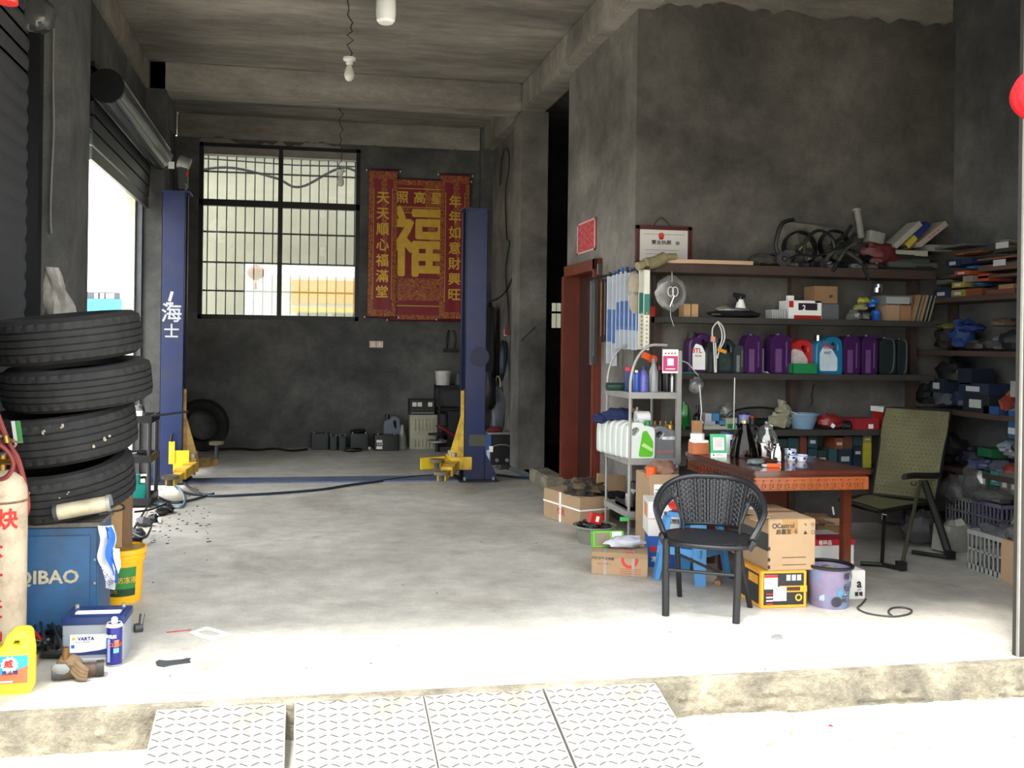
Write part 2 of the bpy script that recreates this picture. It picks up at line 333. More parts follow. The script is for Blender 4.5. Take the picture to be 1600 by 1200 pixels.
# ---------------------------------------------------------------- windows
g = G(); g.bb((WX0, YB-.02, WZ0), (WX1, YB+.06, WZ0+.06)); g.bb((WX0, YB-.02, WZ1-.05), (WX1, YB+.06, WZ1)); g.bb((WX0, YB-.02, WZ0), (WX0+.055, YB+.06, WZ1)); g.bb((WX1-.055, YB-.02, WZ0), (WX1, YB+.06, WZ1))
mx = PY(437, 400, YB).x; mz = PY(437, 319, YB).z
g.bb((mx-.03, YB-.01, WZ0), (mx+.03, YB+.05, WZ1)); g.bb((WX0, YB-.02, mz-.05), (WX1, YB+.06, mz+.035))
win = struct('window_1', g, black, bevel=.004); win['label'] = 'large black-framed window with vertical security bars in the back wall'
for (x0, x1, z0, z1) in ((WX0+.05, mx-.03, WZ0+.05, mz-.05), (mx+.03, WX1-.05, WZ0+.05, mz-.05), (WX0+.05, mx-.03, mz+.03, WZ1-.05), (mx+.03, WX1-.05, mz+.03, WZ1-.05)):
    G().bb((x0, YB+.018, z0), (x1, YB+.024, z1)).obj('pane', m_glass, win, smooth=0)
G().bb((mx-.012, YB-.03, WZ0+.78), (mx+.03, YB-.005, WZ0+.88)).obj('latch', blackp, win)
bar_m = mat('grey_painted_bar', '5b5d5d', .5, .5, .1)
vb = G().cyl((0, 0, WZ0-.02), (0, 0, WZ1+.02), .008, n=8).mesh('bar', bar_m)
nb = 17
for i in range(nb):
    X = lerp(WX0+.1, WX1-.06, i/(nb-1)); o = bpy.data.objects.new('bar', vb); C.objects.link(o); o.location = (X, YB+.14, 0); o.parent = win
for yy in (272, 365, 412, 456):
    Z = PY(430, yy, YB+.14).z; G().bb((WX0, YB+.145, Z-.012), (WX1, YB+.152, Z+.012)).obj('bar', bar_m, win)
g = G(); a, b = b0, b1
g.bb((a.x, 13.38, b.z), (b.x, 13.46, b.z+.03)); g.bb((a.x, 13.38, a.z-.03), (b.x, 13.46, a.z)); g.bb((a.x, 13.38, b.z), (a.x+.035, 13.46, a.z)); g.bb((a.x, 13.38, (a.z+b.z)/2+.03), (b.x, 13.46, (a.z+b.z)/2+.06))
w2 = struct('window_2', g, black)
for i in range(5): X = a.x+.06+i*.075; G().cyl((X, 13.48, b.z), (X, 13.48, a.z), .006, n=6).obj('bar', bar_m, w2)
G().bb((a.x, 13.42, b.z), (b.x, 13.425, a.z)).obj('pane', m_glass, w2, smooth=0)
# what stands outside
m_nb = mat('beige_house_wall', 'a39d8b', .9, 0, .1, 2, .1)
g = G(); g.bb((-2.2, 15.0, -.1), (8, 15.3, 6.5)); g.bb((-2.2, 14.9, 4.35), (8, 15.0, 4.5)); nw = g.obj('neighbouring_house', [m_nb]); tag(nw, 'beige rendered house wall seen through the barred back window', 'house', kind=None)
g = G(); g.tube(smooth_path([PY(250, 280, 15.0), PY(300, 268, 14.4), PY(360, 262, 14.4), PY(430, 278, 14.4), PY(470, 292, 14.4), PY(540, 262, 14.4), PY(600, 300, 14.4), PY(660, 310, 15.0)]), .02)
tag(g.obj('overhead_cable', cable_m), 'thick sagging cable crossing outside the upper back window panes', 'cable')
for k, (ya, yb, lb) in enumerate(((236, 252, 'upper thin wire outside the top of the back window'), (246, 262, 'lower thin wire outside the top of the back window'))):
    tag(G().tube([PY(255, ya, 15.0), PY(300, ya, 14.6), PY(460, (ya+yb)/2+4, 14.6), PY(620, yb, 14.6), PY(660, yb, 15.0)], .012).obj('overhead_wire', cable_m), lb, 'wire')
g = G(); g.bb((-24, 46, -.06), (-2.0, 50, 1.6)); nwb = g.obj('wall', mat('white_wall_far', 'e9e9e6', .9, 0, .05)); 
t = thing('roadside_shop', 'distant white building with pale blue signboard seen through the side doorway', 'building', (0, 0, 0)); nwb.parent = t
zt = lambda y: PY(180, y, 45.9).z
G().bb((-16, 45.7, zt(500)), (-4, 45.98, zt(468))).obj('signboard', mat('pale_blue_sign', '3f9fb4', .6, 0, .1, .5), t)
G().bb((-16, 45.8, zt(468)), (-4, 46.0, zt(457))).obj('window_band', mat('shop_window_band', '44474e', .4, 0, .1), t)
G().bb((-24, 46, 1.6), (-2.0, 50, zt(457))).obj('upper_wall', mat('white_wall_far', 'e9e9e6'), t)
for xx in (152, 158, 174, 192): q = PY(xx, 464, 45.75); G().bb((q.x-.12-(xx == 174)*.1, 45.7, zt(467)), (q.x+.12, 45.8, zt(459))).obj('window_mullion', whitep, t)
G().bb((-16, 45.6, zt(520)), (-5, 45.9, zt(502))).obj('shop_banner', mat('pink_banner', 'b8605c', .7, 0, .1), t)
# street side, seen only as the mirror image in the back window
t = thing('street_shop', 'low shop with a yellow signboard across the street, mirrored in the window', 'building', (0, 0, 0))
G().bb((-9, -13, -.15), (9, -9, 3.75)).obj('wall', mat('white_wall_far', 'e9e9e6'), t)
G().bb((-.3, -8.98, 2.75), (5, -8.85, 3.6)).obj('signboard', mat('yellow_sign', 'd8a21c', .6, 0, .1), t)
for k in range(4): G().bb((-.1+k*1.25, -8.98, .1), (1.0+k*1.25, -8.9, 2.4)).obj('shop_window', mat('dark_shop_window', '4b4f52', .3), t)
G().bb((-.3, -8.9, 2.45), (5, -8.8, 2.62)).obj('awning', yellow, t)
# ---------------------------------------------------------------- roller shutters
sl_m = mat('grey_shutter_slat', '5a5b5f', .45, .4, .12, 6); 
sh = thing('roller_shutter', 'closed grey slatted roller shutter at the left edge beside the tyres', 'shutter', (XL, 5.0, 0))
g = G(); n = 37
slat = G()
for k, (dx, dz) in enumerate(((0, 0),)):
    slat.add([(0, -1.0, 0), (.0, -1.0, .02), (.009, -1.0, .05), (.009, -1.0, .085), (.0, -1.0, .112), (-.01, -1.0, .05), (0, .97, 0), (.0, .97, .02), (.009, .97, .05), (.009, .97, .085), (.0, .97, .112), (-.01, .97, .05)],
             [(0, 1, 7, 6), (1, 2, 8, 7), (2, 3, 9, 8), (3, 4, 10, 9), (4, 5, 11, 10), (5, 0, 6, 11), (0, 5, 4, 3, 2, 1), (6, 7, 8, 9, 10, 11)])
me = slat.mesh('slat', sl_m)
for k in range(n): o = bpy.data.objects.new('slat', me); C.objects.link(o); o.parent = sh; o.location = (0, 0, .02+k*.11)
G().bb((-.01, .90, 0), (.07, .985, 4.04)).obj('side_rail', black, sh)
sd = thing('rolled_shutter', 'rolled-up steel shutter drum above the open side doorway', 'shutter', (-1.46, 8.74, 3.33))
g = G(); g.cyl((0, -1.35, 0), (0, 1.38, 0), .12, n=26); g.obj('shutter_roll', mat('dull_shutter_steel', '55585b', .35, .7, .15, 8), sd)
for k in range(10):
    a = 2*PI*k/10; G().box((.125*math.cos(a), .0, .125*math.sin(a)), (.012, 2.7, .028), (0, -a, 0)).obj('slat', mat('dull_shutter_steel', '55585b'), sd)
for yy in (-1.37, 1.40): G().cyl((0, yy-.01, 0), (0, yy+.01, 0), .13, n=24).obj('end_plate', black, sd)
for k in range(4): G().bb((-.13-.005*k, -1.3, -.20-.115*k), (-.10-.005*k, 1.40, -.10-.115*k)).obj('slat', mat('dull_shutter_steel', '55585b'), sd)
G().bb((-.14, -1.3, .16), (-.1, 1.40, .2)).obj('angle_bar', black, sd)
for (ya, yb) in ((OY0, OY0+.05), (OY1-.05, OY1)): struct('door_1_rail', G().bb((XL-.1, ya, 0), (XL-.02, yb, OZ+.2)), mat('dull_shutter_steel', '55585b'))
struct('door_1_jamb', G().bb((XL-.2, OY1-.12, 0), (XL-.08, OY1-.05, OZ)), mat('bleached_jamb_wood', 'cdc3b2', .8))
mt = thing('shutter_motor', 'grey shutter motor with red lamp above the left lift post', 'motor', PY(287, 255, 10.0))
G().cyl((-.05, 0, .02), (.06, .0, -.02), .07, n=18).obj('motor_housing', galv, mt); G().box((0, 0, -.16), (.09, .1, .2)).obj('gearbox', dgrey, mt); G().ball((.045, -.06, -.12), .018, 8).obj('indicator_lamp', mat('red_lamp', 'd8281c', .3), mt); G().box((-.12, -.02, -.03), (.06, .02, .07)).obj('name_plate', whitep, mt)
g = G(); zt0, zt1 = PY(291, 290, 9.95), PY(289, 462, 9.95); nl = 46
for k in range(nl):
    z = lerp(zt0.z, zt1.z, k/nl); g.lathe([(.006, 0), (.009, .012), (.006, .024)], (zt0.x+(.004 if k % 2 else -.004), 9.95, z), 6)
c = g.obj('pull_chain', galv); tag(c, 'hanging metal pull chain beside the left blue lift post', 'chain', kind='stuff')
# ---------------------------------------------------------------- two-post lift
bl_m = mat('navy_lift_paint', '222f5a', .38, .2, .14, 5, .03, 40, dirt='4d4238', dirt_amt=.35, dscale=2.2); yl_m = mat('yellow_lift_paint', 'dfb83a', .5, .1, .14, 8, .05, 50, dirt='5e4c2c', dirt_amt=.75, dscale=6)
yl_o = mat('dirty_yellow_paint', '93743a', .6, .1, .2, 8, .05, 50, dirt='3c2e1c', dirt_amt=.8, dscale=9)
def lift_post(x, y, s, lab, hgt):
    """s = +1: channel opens to +X"""
    t = thing('lift_post', lab, 'car lift', (x, y, 0), group=None)
    g = G(); g.bb((-.12*s, -.14, 0), (-.112*s, .14, hgt)); g.bb((-.12*s, -.14, 0), (.10*s, -.132, hgt)); g.bb((-.12*s, .132, 0), (.10*s, .14, hgt)); g.bb((.10*s, -.14, 0), (.092*s, -.095, hgt)); g.bb((.10*s, .14, 0), (.092*s, .095, hgt)); g.obj('column', bl_m, t, bevel=.003)
    G().bb((-.13*s, -.15, hgt), (.14*s, .15, hgt+.012)).obj('top_plate', bl_m, t)
    G().bb((-.25*s, -.25, 0), (.16*s, .25, .018)).obj('base_plate', mat('dark_base_steel', '2b2e3a', .5, .4, .2, 8), t, bevel=.003)
    for (bx, by) in ((-.2, -.2), (-.2, .2), (.1, -.2), (.1, .2)): G().cyl((bx*s, by, .018), (bx*s, by, .05), .014, n=6).obj('anchor_bolt', galv, t)
    for (yy) in (-.145, .145):
        G().add([(-.12*s, yy-.005, .018), (-.24*s, yy-.005, .018), (-.24*s, yy-.005, .07), (-.12*s, yy-.005, .30), (-.12*s, yy+.005, .018), (-.24*s, yy+.005, .018), (-.24*s, yy+.005, .07), (-.12*s, yy+.005, .30)], [(0, 1, 2, 3), (4, 7, 6, 5), (0, 4, 5, 1), (1, 5, 6, 2), (2, 6, 7, 3), (3, 7, 4, 0)]).obj('gusset', bl_m, t)
    G().bb((-.08*s, -.09, .12), (.07*s, .09, .95)).obj('carriage', yl_m if s < 0 else yl_o, t, bevel=.006)
    G().bb((.07*s, -.11, .93), (.13*s, -.075, .20)).obj('carriage_bar', yl_m if s < 0 else yl_o, t, bevel=.003)
    g = G(); g.add([(.10*s, -.10, .20), (.26*s, -.10, .20), (.13*s, -.10, .66), (.10*s, -.10, .66), (.10*s, -.07, .20), (.26*s, -.07, .20), (.13*s, -.07, .66), (.10*s, -.07, .66)], [(0, 1, 2, 3), (4, 7, 6, 5), (0, 4, 5, 1), (1, 5, 6, 2), (2, 6, 7, 3), (3, 7, 4, 0)]); g.obj('brace', yl_m if s < 0 else yl_o, t)
    G().bb((.02*s, -.17, .12), (.24*s, .17, .25)).obj('arm_bracket', yl_m if s < 0 else yl_o, t, bevel=.006)
    for yy in (-.12, .12): G().cyl((.2*s, yy, .08), (.2*s, yy, .29), .028, n=12).obj('pivot_pin', galv, t)
    return t
def arm(t, p0, p1, m, pad, padz=0):
    d = Vector(p1)-Vector(p0); L = d.length; a = math.atan2(d.y, d.x)
    g = G(); g.box((L*.3, 0, 0), (L*.62, .12, .09)); g.box((L*.74, 0, -.01), (L*.55, .085, .065))
    o = g.obj('swing_arm', m, t, loc=p0, rot=(0, 0, a), bevel=.006)
    G().cyl((L, 0, -.04), (L, 0, .02+padz), .03 if padz < .1 else .018, n=12).obj('pad_stem', dgrey, o); G().cyl((L, 0, .02+padz), (L, 0, .05+padz), .075, n=18).obj('lifting_pad', mat('pale_pad_rubber', pad, .8), o)
p = PZ(268, 757); LP = Vector((p.x-.01, p.y+.2, 0)); p = PZ(741, 753); RP = Vector((p.x, p.y+.2, 0))
hl = H+(H-0)*(447/224-1) ; HL = PY(268, 303, LP.y).z; HR = PY(741, 330, RP.y).z
lp = lift_post(LP.x, LP.y, 1, 'left blue lift post with yellow arms and white lettering', HL); rp = lift_post(RP.x, RP.y, -1, 'right blue lift post with bright yellow arms', HR)
arm(lp, (.2, -.12, .17), tuple(PZ(266, 764, .1)-LP+Vector((0, 0, .0))), yl_m, '6a6048'); arm(lp, (.2, .12, .17), tuple(PZ(338, 722, .16)-LP), yl_o, 'b8ab8c', .15)
G().bb((.02, -.185, .12), (.17, -.175, .33)).obj('arm_guard', mat('bright_yellow_paint', 'f2d22e', .45, 0, .05), lp); G().bb((-.02, -.2, .2), (.035, -.19, .42)).obj('lock_lever_plate', mat('bright_yellow_paint', 'f2d22e'), lp); G().cyl((.0, -.2, .42), (.01, -.2, .5), .012).obj('lock_lever', black, lp)
arm(rp, (-.2, -.12, .17), tuple(PZ(690, 760, .08)-RP), yl_m, '3a3530'); arm(rp, (-.2, .12, .17), tuple(PZ(683, 725, .17)-RP), yl_m, '8a7448')
G().box((-.40, .02, .17), (.30, .012, .12), (0, 0, .45)).obj('arm_guard', mat('bright_yellow_paint', 'f2d22e'), rp)
G().bb((-.05, -.16, .36), (.12, -.141, .48)).obj('lock_cover', mat('dull_olive_plate', '4a4a40', .6), rp); G().bb((.16, -.16, .3), (.2, -.155, .36)).obj('sticker', whitep, rp)
G().cyl((.05, -.142, 1.28), (.05, -.15, 1.28), .1, n=24).obj('cover_disc', mat('navy_dark_disc', '1c2440', .5), rp)
for (s, px, py, sz) in (('海', 268, 491, .20), ('士', 268, 519, .15)):
    q = PY(px, py, LP.y-.142); txt(s, sz, lettergrey, lp, tuple(Vector((q.x, LP.y-.1425, q.z))-LP), bold=.015, name='lettering')
q = PY(262, 463, LP.y-.142); G().box((0, 0, 0), (.03, .002, .1), (0, .25, 0)).obj('paint_mark', lettergrey, lp, loc=tuple(Vector((q.x+.03, LP.y-.142, q.z))-LP)); G().box((0, 0, 0), (.07, .002, .025)).obj('paint_mark', lettergrey, lp, loc=tuple(Vector((q.x+.02, LP.y-.142, q.z-.07))-LP))
a = PZ(318, 753); b = PZ(722, 755)
g = G(); g.bb((LP.x+.12, LP.y-.22, 0), (RP.x-.12, LP.y+.12, .014)); fc = g.obj('lift_floor_cover', mat('worn_blue_plate', '5b6b8c', .45, .3, .2, 7, dirt='8a8172', dirt_amt=.6, dscale=4)); tag(fc, 'worn blue steel cover strip on the floor between the lift posts', 'cover plate')
# ---------------------------------------------------------------- banners on the back wall
def filigree():
    m = bpy.data.materials.new('gold_filigree_print'); m.use_nodes = True; nt = m.node_tree; N = nt.nodes; L = nt.links; b = N['Principled BSDF']; b.inputs['Roughness'].default_value = .5
    tc = N.new('ShaderNodeTexCoord'); n = N.new('ShaderNodeTexNoise'); n.inputs['Scale'].default_value = 22; n.inputs['Detail'].default_value = 1; n.inputs['Distortion'].default_value = 2.5; L.new(tc.outputs['Object'], n.inputs[0])
    r = N.new('ShaderNodeValToRGB'); r.color_ramp.interpolation = 'CONSTANT'; e = r.color_ramp.elements; rc, gc = lin('7e1220')+(1,), lin('c98a34')+(1,)
    e[0].color = rc; e[1].position = .44; e[1].color = gc
    for p_, c_ in ((.485, rc), (.53, gc), (.575, rc)): q_ = e.new(p_); q_.color = c_
    L.new(n.outputs['Fac'], r.inputs[0]); L.new(r.outputs[0], b.inputs['Base Color']); return m
m_fil = filigree(); silk = mat('dark_red_silk', '861423', .5, 0, .1, 30)
def scroll(name, lab, x0, y0, x1, y1, Y, chars, bord, vertical=True):
    a = PY(x0, y0, Y); b = PY(x1, y1, Y); W = b.x-a.x; Hh = a.z-b.z; cx_ = (a.x+b.x)/2
    t = thing(name, lab, 'banner', (cx_, Y, b.z)); sl = (.0)
    g = G(); g.grid(lambda u, v: ((u-.5)*W, -.006-.006*math.sin(v*7)-.004*math.sin(u*9+v*3), v*Hh), 10, 24); g.grid(lambda u, v: ((.5-u)*W, .0, v*Hh), 2, 2); g.obj('cloth', m_fil, t, recalc=False)
    g = G(); g.grid(lambda u, v: ((u-.5)*(W-2*bord), -.0085-.006*math.sin((bord*1.6+v*(Hh-bord*3.6))/Hh*7)-.003*math.sin(u*9), bord*1.8+v*(Hh-bord*3.8)), 8, 24); g.obj('panel', silk, t, recalc=False)
    for zz in (0, Hh): G().cyl((-W/2-.03, -.01, zz), (W/2+.03, -.01, zz), .012, n=10).obj('rod', mat('dark_red_rod', '5f1420', .5), t)
    for zz in (0, Hh):
        for sx in (-1, 1): G().ball((sx*(W/2+.035), -.01, zz), .014, 8).obj('rod_end', white, t)
    return t, W, Hh, b.z
YW = YB-.03
t, W, Hh, zb = scroll('banner', 'wide red and gold banner with one huge fortune character', 612, 279, 729, 502, YW, '', .04)
txt('福', 1.0, gold, t, (-.15, -.024, Hh*.52), bold=.022, sx=.86)
for i, ch in enumerate('照高星福'): txt(ch, .17, gold, t, (-.38+.235*i, -.022, Hh*.865), bold=.022)
for (zz, s_) in ((.77, .05), (.14, .3)): G().bb((-W*.4, -.0205, Hh*zz), (W*.4, -.0185, Hh*zz+s_)).obj('ornament_band', m_fil, t)
for (z0, lw) in ((.76, .008), (.80, .008), (.93, .01), (.10, .01)): G().bb((-W*.42, -.023, Hh*z0), (W*.42, -.021, Hh*z0+lw)).obj('gold_line', gold, t)
for (nm, x0, y0, x1, y1, s_, lb) in (('hanging_scroll', 577, 266, 618, 496, '天天順心福滿堂', 'narrow red couplet scroll left of the fortune banner, next to the window'), ('hanging_scroll', 689, 273, 731, 500, '年年如意財興旺', 'narrow red couplet scroll partly behind the right lift post')):
    t, W, Hh, zb = scroll(nm, lb, x0, y0, x1, y1, YW-.04, s_, .055)
    for i, ch in enumerate(s_): txt(ch, .175, gold, t, (0, -.022, Hh*(.81-i*.107)), bold=.022)
    for sx in (-1, 1): G().bb((sx*W*.33-.003, -.022, Hh*.12), (sx*W*.33+.003, -.02, Hh*.88)).obj('gold_line', gold, t)
# switch plates, hooks and wires
p = PY(588, 538, YB-.02); t = thing('light_switch', 'double white switch plate low on the back wall under the banners', 'switch', (p.x, YB-.016, p.z))
for sx in (-1, 1): sw = G().box((sx*.047, 0, 0), (.088, .012, .088)).obj('switch_plate', mat('pale_pink_switch', 'e6cdb8', .5), t, bevel=.003); G().box((sx*.047, -.009, 0), (.03, .008, .05)).obj('rocker', whitep, sw)
p = PY(704, 545, YB-.02); t = thing('wall_bracket', 'black wire bracket hanging on the back wall left of the right lift post', 'bracket', p)
for sx in (-.05, .05): G().tube([(sx, 0, 0), (sx*1.2, -.03, .12), (sx*.9, -.02, .22), (sx*.5, -.01, .25)], .012).obj('prong', black, t)
G().box((0, -.02, -.02), (.2, .06, .05)).obj('holder', black, t)
def wire(name, lab, pts, r, m=cable_m, cat='cable', n=8, **k): return tag(G().tube(smooth_path(pts, n), r, 6).obj(name, m, **k), lab, cat)
wire('wall_wire', 'looped thin wire hanging high on the right side wall', [PX(x, y, XR-.02) for x, y in ((783, 246), (781, 290), (786, 238), (794, 236), (795, 262), (790, 300), (792, 370), (796, 380), (790, 420), (794, 480), (795, 520))], .008)
wire('wall_wire', 'thin wire running diagonally across the right side wall', [PX(x, y, XR-.015) for x, y in ((762, 470), (775, 468), (790, 455), (800, 435), (806, 425), (809, 430))], .007)
t = thing('work_coat', 'long black coat hanging beside the right lift post', 'coat', PX(766, 480, XR-.12))
def coat(u, v): a = u*2*PI; w_ = lerp(.13, .19, v)*(1+.12*math.sin(a*5+v*3)); return (w_*.4*math.cos(a), w_*math.sin(a), -v*1.0+.04*math.sin(a*3)*v)
g = G(); g.grid(coat, 28, 14); g.obj('cloth', mat('black_cloth', '131416', .9, 0, .3, 12), t); G().cyl((.0, -.02, 0), (.0, .02, .05), .03).obj('collar', blackp, t)
hb = thing('cable_bundle', 'bundle of black and blue hoses hung on the side wall right of the coat', 'hoses', PX(791, 545, XR-.07))
for k in range(6):
    r_ = .07+.012*k; G().tube([(-.01*k, r_*math.sin(2*PI*j/18)*.8, -.05+r_*1.9*math.cos(2*PI*j/18)-.02*k) for j in range(18)], .011, 6, closed=True).obj('hose_loop', mat('blue_hose', '28597f', .5) if k == 3 else cable_m, hb)
G().box((0, -.02, .22), (.05, .05, .1)).obj('tool_grip', mat('dull_red_grip', '7c3a30', .5), hb); G().box((0, .06, .2), (.03, .03, .08)).obj('hook', whitep, hb)
wire('looped_hose', 'pale coiled cable hanging below the black coat', [PX(778, 600, XR-.05)+Vector((0, .14*math.cos(k*.7), .10*math.sin(k*.7))) for k in range(10)], .008, cream)
p = PX(805, 540, XR-.015); G_ = G().box((0, 0, 0), (.03, .05, .1)); tag(G_.obj('wall_switch', cream, loc=p), 'small cream switch box on the side wall by the hoses', 'switch')
wire('wall_wire', 'thin wire from the cream switch box to the dark doorway', [PX(806, 545, XR-.02), PY(815, 532, 10.18), PY(837, 511, 10.18)], .006)
# ---------------------------------------------------------------- ceiling lamps
def bulb_lamp(x, y, Y, lab, wire_len, R_=.045):
    p = PY(x, y, Y); t = thing('pendant_bulb', lab, 'lamp', p)
    G().lathe([(.0, -.115), (.02, -.11), (.038, -.09), (.045, -.06), (.035, -.02), (.02, .02), (.018, .03)], n=18).obj('bulb', mat('frosted_bulb', 'd9d6cc', .3), t)
    G().lathe([(.02, .025), (.03, .03), (.032, .06), (.055, .065), (.055, .085), (0, .09)], n=18).obj('socket', white, t)
    r2 = random.Random(x); g = G(); zc = ZC-p.z; pts = [(r2.uniform(-.03, .03)*(1 if 0 < k < 14 else 0), r2.uniform(-.02, .02), lerp(.09, wire_len, k/14)) for k in range(15)]; g.tube(pts, .005, 5); g.obj('cord', cable_m, t)
    return t
bulb_lamp(546, 106, 8.0, 'white bulb on a twisted cord under the middle ceiling beam', ZC-PY(546, 106, 8.0).z+.01)
bulb_lamp(532, 277, 11.4, 'white bulb hanging on a long wire in front of the back window', ZC-PY(532, 277, 11.4).z+.01)
p = PY(603, 20, 5.2); t = thing('jar_lamp', 'white glass jar lamp at the top edge of the picture', 'lamp', p)
G().lathe([(.0, -.06), (.04, -.058), (.052, -.045), (.056, -.01), (.056, .06), (.05, .075), (.05, .08)], n=24).obj('glass_jar', mat('milky_glass', 'dcdcd8', .15, 0, .02), t); G().lathe([(.052, .075), (.056, .08), (.056, .12), (.03, .13), (.0, .13)], n=24).obj('base', white, t); G().cyl((0, 0, .13), (0, 0, ZC-p.z), .006, n=6).obj('cord', cable_m, t)
# red lanterns
def lantern(p, r, lab):
    t = thing('red_lantern', lab, 'lantern', p); lm = mat('red_lantern_silk', 'd2202a', .45, 0, .08)
    g = G(); n = 36; pr = []
    rows = 14
    def f(u, v):
        a = u*2*PI; th = .25+v*(PI-.5); k = 1-.035*abs(math.sin(a*8)); return (r*k*math.sin(th)*math.cos(a), r*k*math.sin(th)*math.sin(a), -r*.82*math.cos(th))
    g.grid(f, 64, rows); g.obj('silk_shade', lm, t)
    for s_ in (-1, 1): G().cyl((0, 0, s_*r*.78), (0, 0, s_*r*.9), r*.32, n=20).obj('cap', gold, t)
    G().tube([(0, 0, r*.9), (0, 0, r*1.8)], .004).obj('cord', red, t); G().cyl((0, 0, -r*.9), (0, 0, -r*1.1), .012).obj('knot', gold, t); G().cyl((0, 0, -r*1.1), (0, 0, -r*1.9), .02, .035, n=12).obj('tassel', red, t)
    return t
lantern(PY(1641, 146, 3.55), .155, 'red silk lantern hanging at the right edge of the picture'); lantern(Vector((-1.0, 3.4, 2.95)), .2, 'red lantern with tassel hung at the left of the shop front, mirrored in the window')
# ---------------------------------------------------------------- tyres
def tyre_mesh(R_, W, rim, seed=0):
    n = 120; prof = []
    hw = W/2
    # from inner bead round the outside to the other bead; (radius, z, kind)
    prof = [(rim, -hw*.62, 0), (rim+.02, -hw*.82, 0), (rim+(R_-rim)*.45, -hw*1.0, 0), (rim+(R_-rim)*.75, -hw*.97, 0), (R_-.022, -hw*.86, 0), (R_-.006, -hw*.80, 1), (R_-.002, -hw*.62, 1), (R_, -hw*.50, 0)]
    for gpos in (-.46, -.16, .16, .46):
        prof += [(R_, hw*(gpos-.035), 0), (R_-.009, hw*(gpos-.03), 0), (R_-.009, hw*(gpos+.03), 0), (R_, hw*(gpos+.035), 2)]
    prof += [(R_, hw*.52, 0), (R_-.002, hw*.62, 1), (R_-.006, hw*.80, 1), (R_-.022, hw*.86, 0), (rim+(R_-rim)*.75, hw*.97, 0), (rim+(R_-rim)*.45, hw, 0), (rim+.02, hw*.82, 0), (rim, hw*.62, 0)]
    k = len(prof); g = G(); vs = []
    for i in range(n):
        a = 2*PI*i/n
        for (r, z, q) in prof:
            if q == 1 and i % 3 == 0: r -= .008
            if q == 2 and i % 4 == 0: r -= .004
            vs.append((r*math.cos(a), r*math.sin(a), z))
    fs = []
    for i in range(n):
        j = (i+1) % n
        for t in range(k-1): fs.append((i*k+t, j*k+t, j*k+t+1, i*k+t+1))
    vin = len(vs)
    return g.add(vs, fs)
def tyre(cx_, cy_, Z, R_, W, tilt_r, tilt_f, lab, spots=0, seed=0, group='tyres stacked by the left column'):
    p = PY(cx_, cy_, Z); t = thing('tyre', lab, 'tyre', p, group=group, rot=(tilt_f, -tilt_r, .3*seed))
    o = tyre_mesh(R_, W, R_*.60).obj('rubber', rub, t, smooth=28)
    if spots:
        rr = random.Random(seed); g = G(); inv = (Euler((tilt_f, -tilt_r, .3*seed)).to_matrix()).inverted(); base = inv @ Vector((.1, -1, 0)); a0 = math.atan2(base.y, base.x)
        for k in range(spots):
            a = a0+rr.uniform(-.9, .8); z = rr.uniform(-.4, .4)*W; s_ = rr.uniform(.003, .010)
            for q in range(rr.choice((1, 1, 2))): g.ball(((R_+.001)*math.cos(a+q*.02), (R_+.001)*math.sin(a+q*.02), z+q*.008), (s_, s_, s_*rr.uniform(.6, 1.4)), 6, amp=.3, seed=k)
        g.obj('dried_mud', mat('dried_mud', '9a917e', .95, 0, .2), t)['kind'] = 'stuff'
    return t
YT = 4.86
tyre(104, 526, YT, .355, .215, .12, .05, 'topmost tyre of the stack, level with the side doorway sill', 0, 1)
tyre(122, 598, YT, .350, .20, .12, .03, 'second tyre from the top of the stack, pushed out to the right', 0, 2)
t3 = tyre(98, 672, YT, .350, .228, .16, -.02, 'third tyre from the top with a green and white paper label', 9, 3)
t4 = tyre(96, 751, YT-.02, .345, .225, .20, -.02, 'bottom tyre of the stack, spotted with dried mud', 14, 4)
# paper label on the third tyre
inv = Euler((-.02, -.15, .9)).to_matrix().inverted(); d = inv @ (PY(28, 676, YT-.33)-t3.location); a0 = math.atan2(d.y, d.x)
def patch(rad, a0, a1, z0, z1, n=8): 
    return lambda u, v: (rad*math.cos(lerp(a0, a1, u)), rad*math.sin(lerp(a0, a1, u)), lerp(z0, z1, v))
lb = G().grid(patch(.353, a0-.05, a0+.075, d.z-.045, d.z+.06), 6, 1).obj('paper_label', mat('green_label', '4c9a55', .6, 0, .08), t3, recalc=False)
G().grid(patch(.3535, a0-.055, a0+.0, d.z-.045, d.z+.06), 6, 1).obj('white_strip', whitep, t3, recalc=False)
# ---------------------------------------------------------------- what carries the tyres
Y0 = 4.62
p = PZ(186, 900, 0); t = thing('timber_stand', 'rough pine stand with a round metal plate on top behind the yellow bucket', 'stand', (PY(185, 800, 5.33).x, 5.33, 0))
zt = PY(180, 771, 5.2).z
G().bb((-.055, 0, 0), (.02, .05, zt-.02)).obj('plank', wood, t); G().bb((.022, .01, 0), (.06, .09, zt-.02)).obj('plank', mat('dark_pine', '7d6046', .7, 0, .2, 4), t); G().bb((-.5, .1, 0), (-.4, .2, zt-.02)).obj('plank', wood, t)
G().lathe([(0, 0), (.26, 0), (.265, .012), (.255, .02), (0, .02)], (-.18, -.12, zt-.018), 40).obj('round_plate', galv, t)
q = PY(88, 801, 4.5); q2 = PY(171, 786, 4.5)
g = G(); g.cyl(q, q2, .036, n=20); mf = g.obj('body', mat('aged_cream_metal', 'b9ae94', .45, .3, .25, 12), None)
t = thing('metal_canister', 'aged cream metal canister lying on the blue machine under the tyres', 'canister', (0, 0, 0)); mf.parent = t
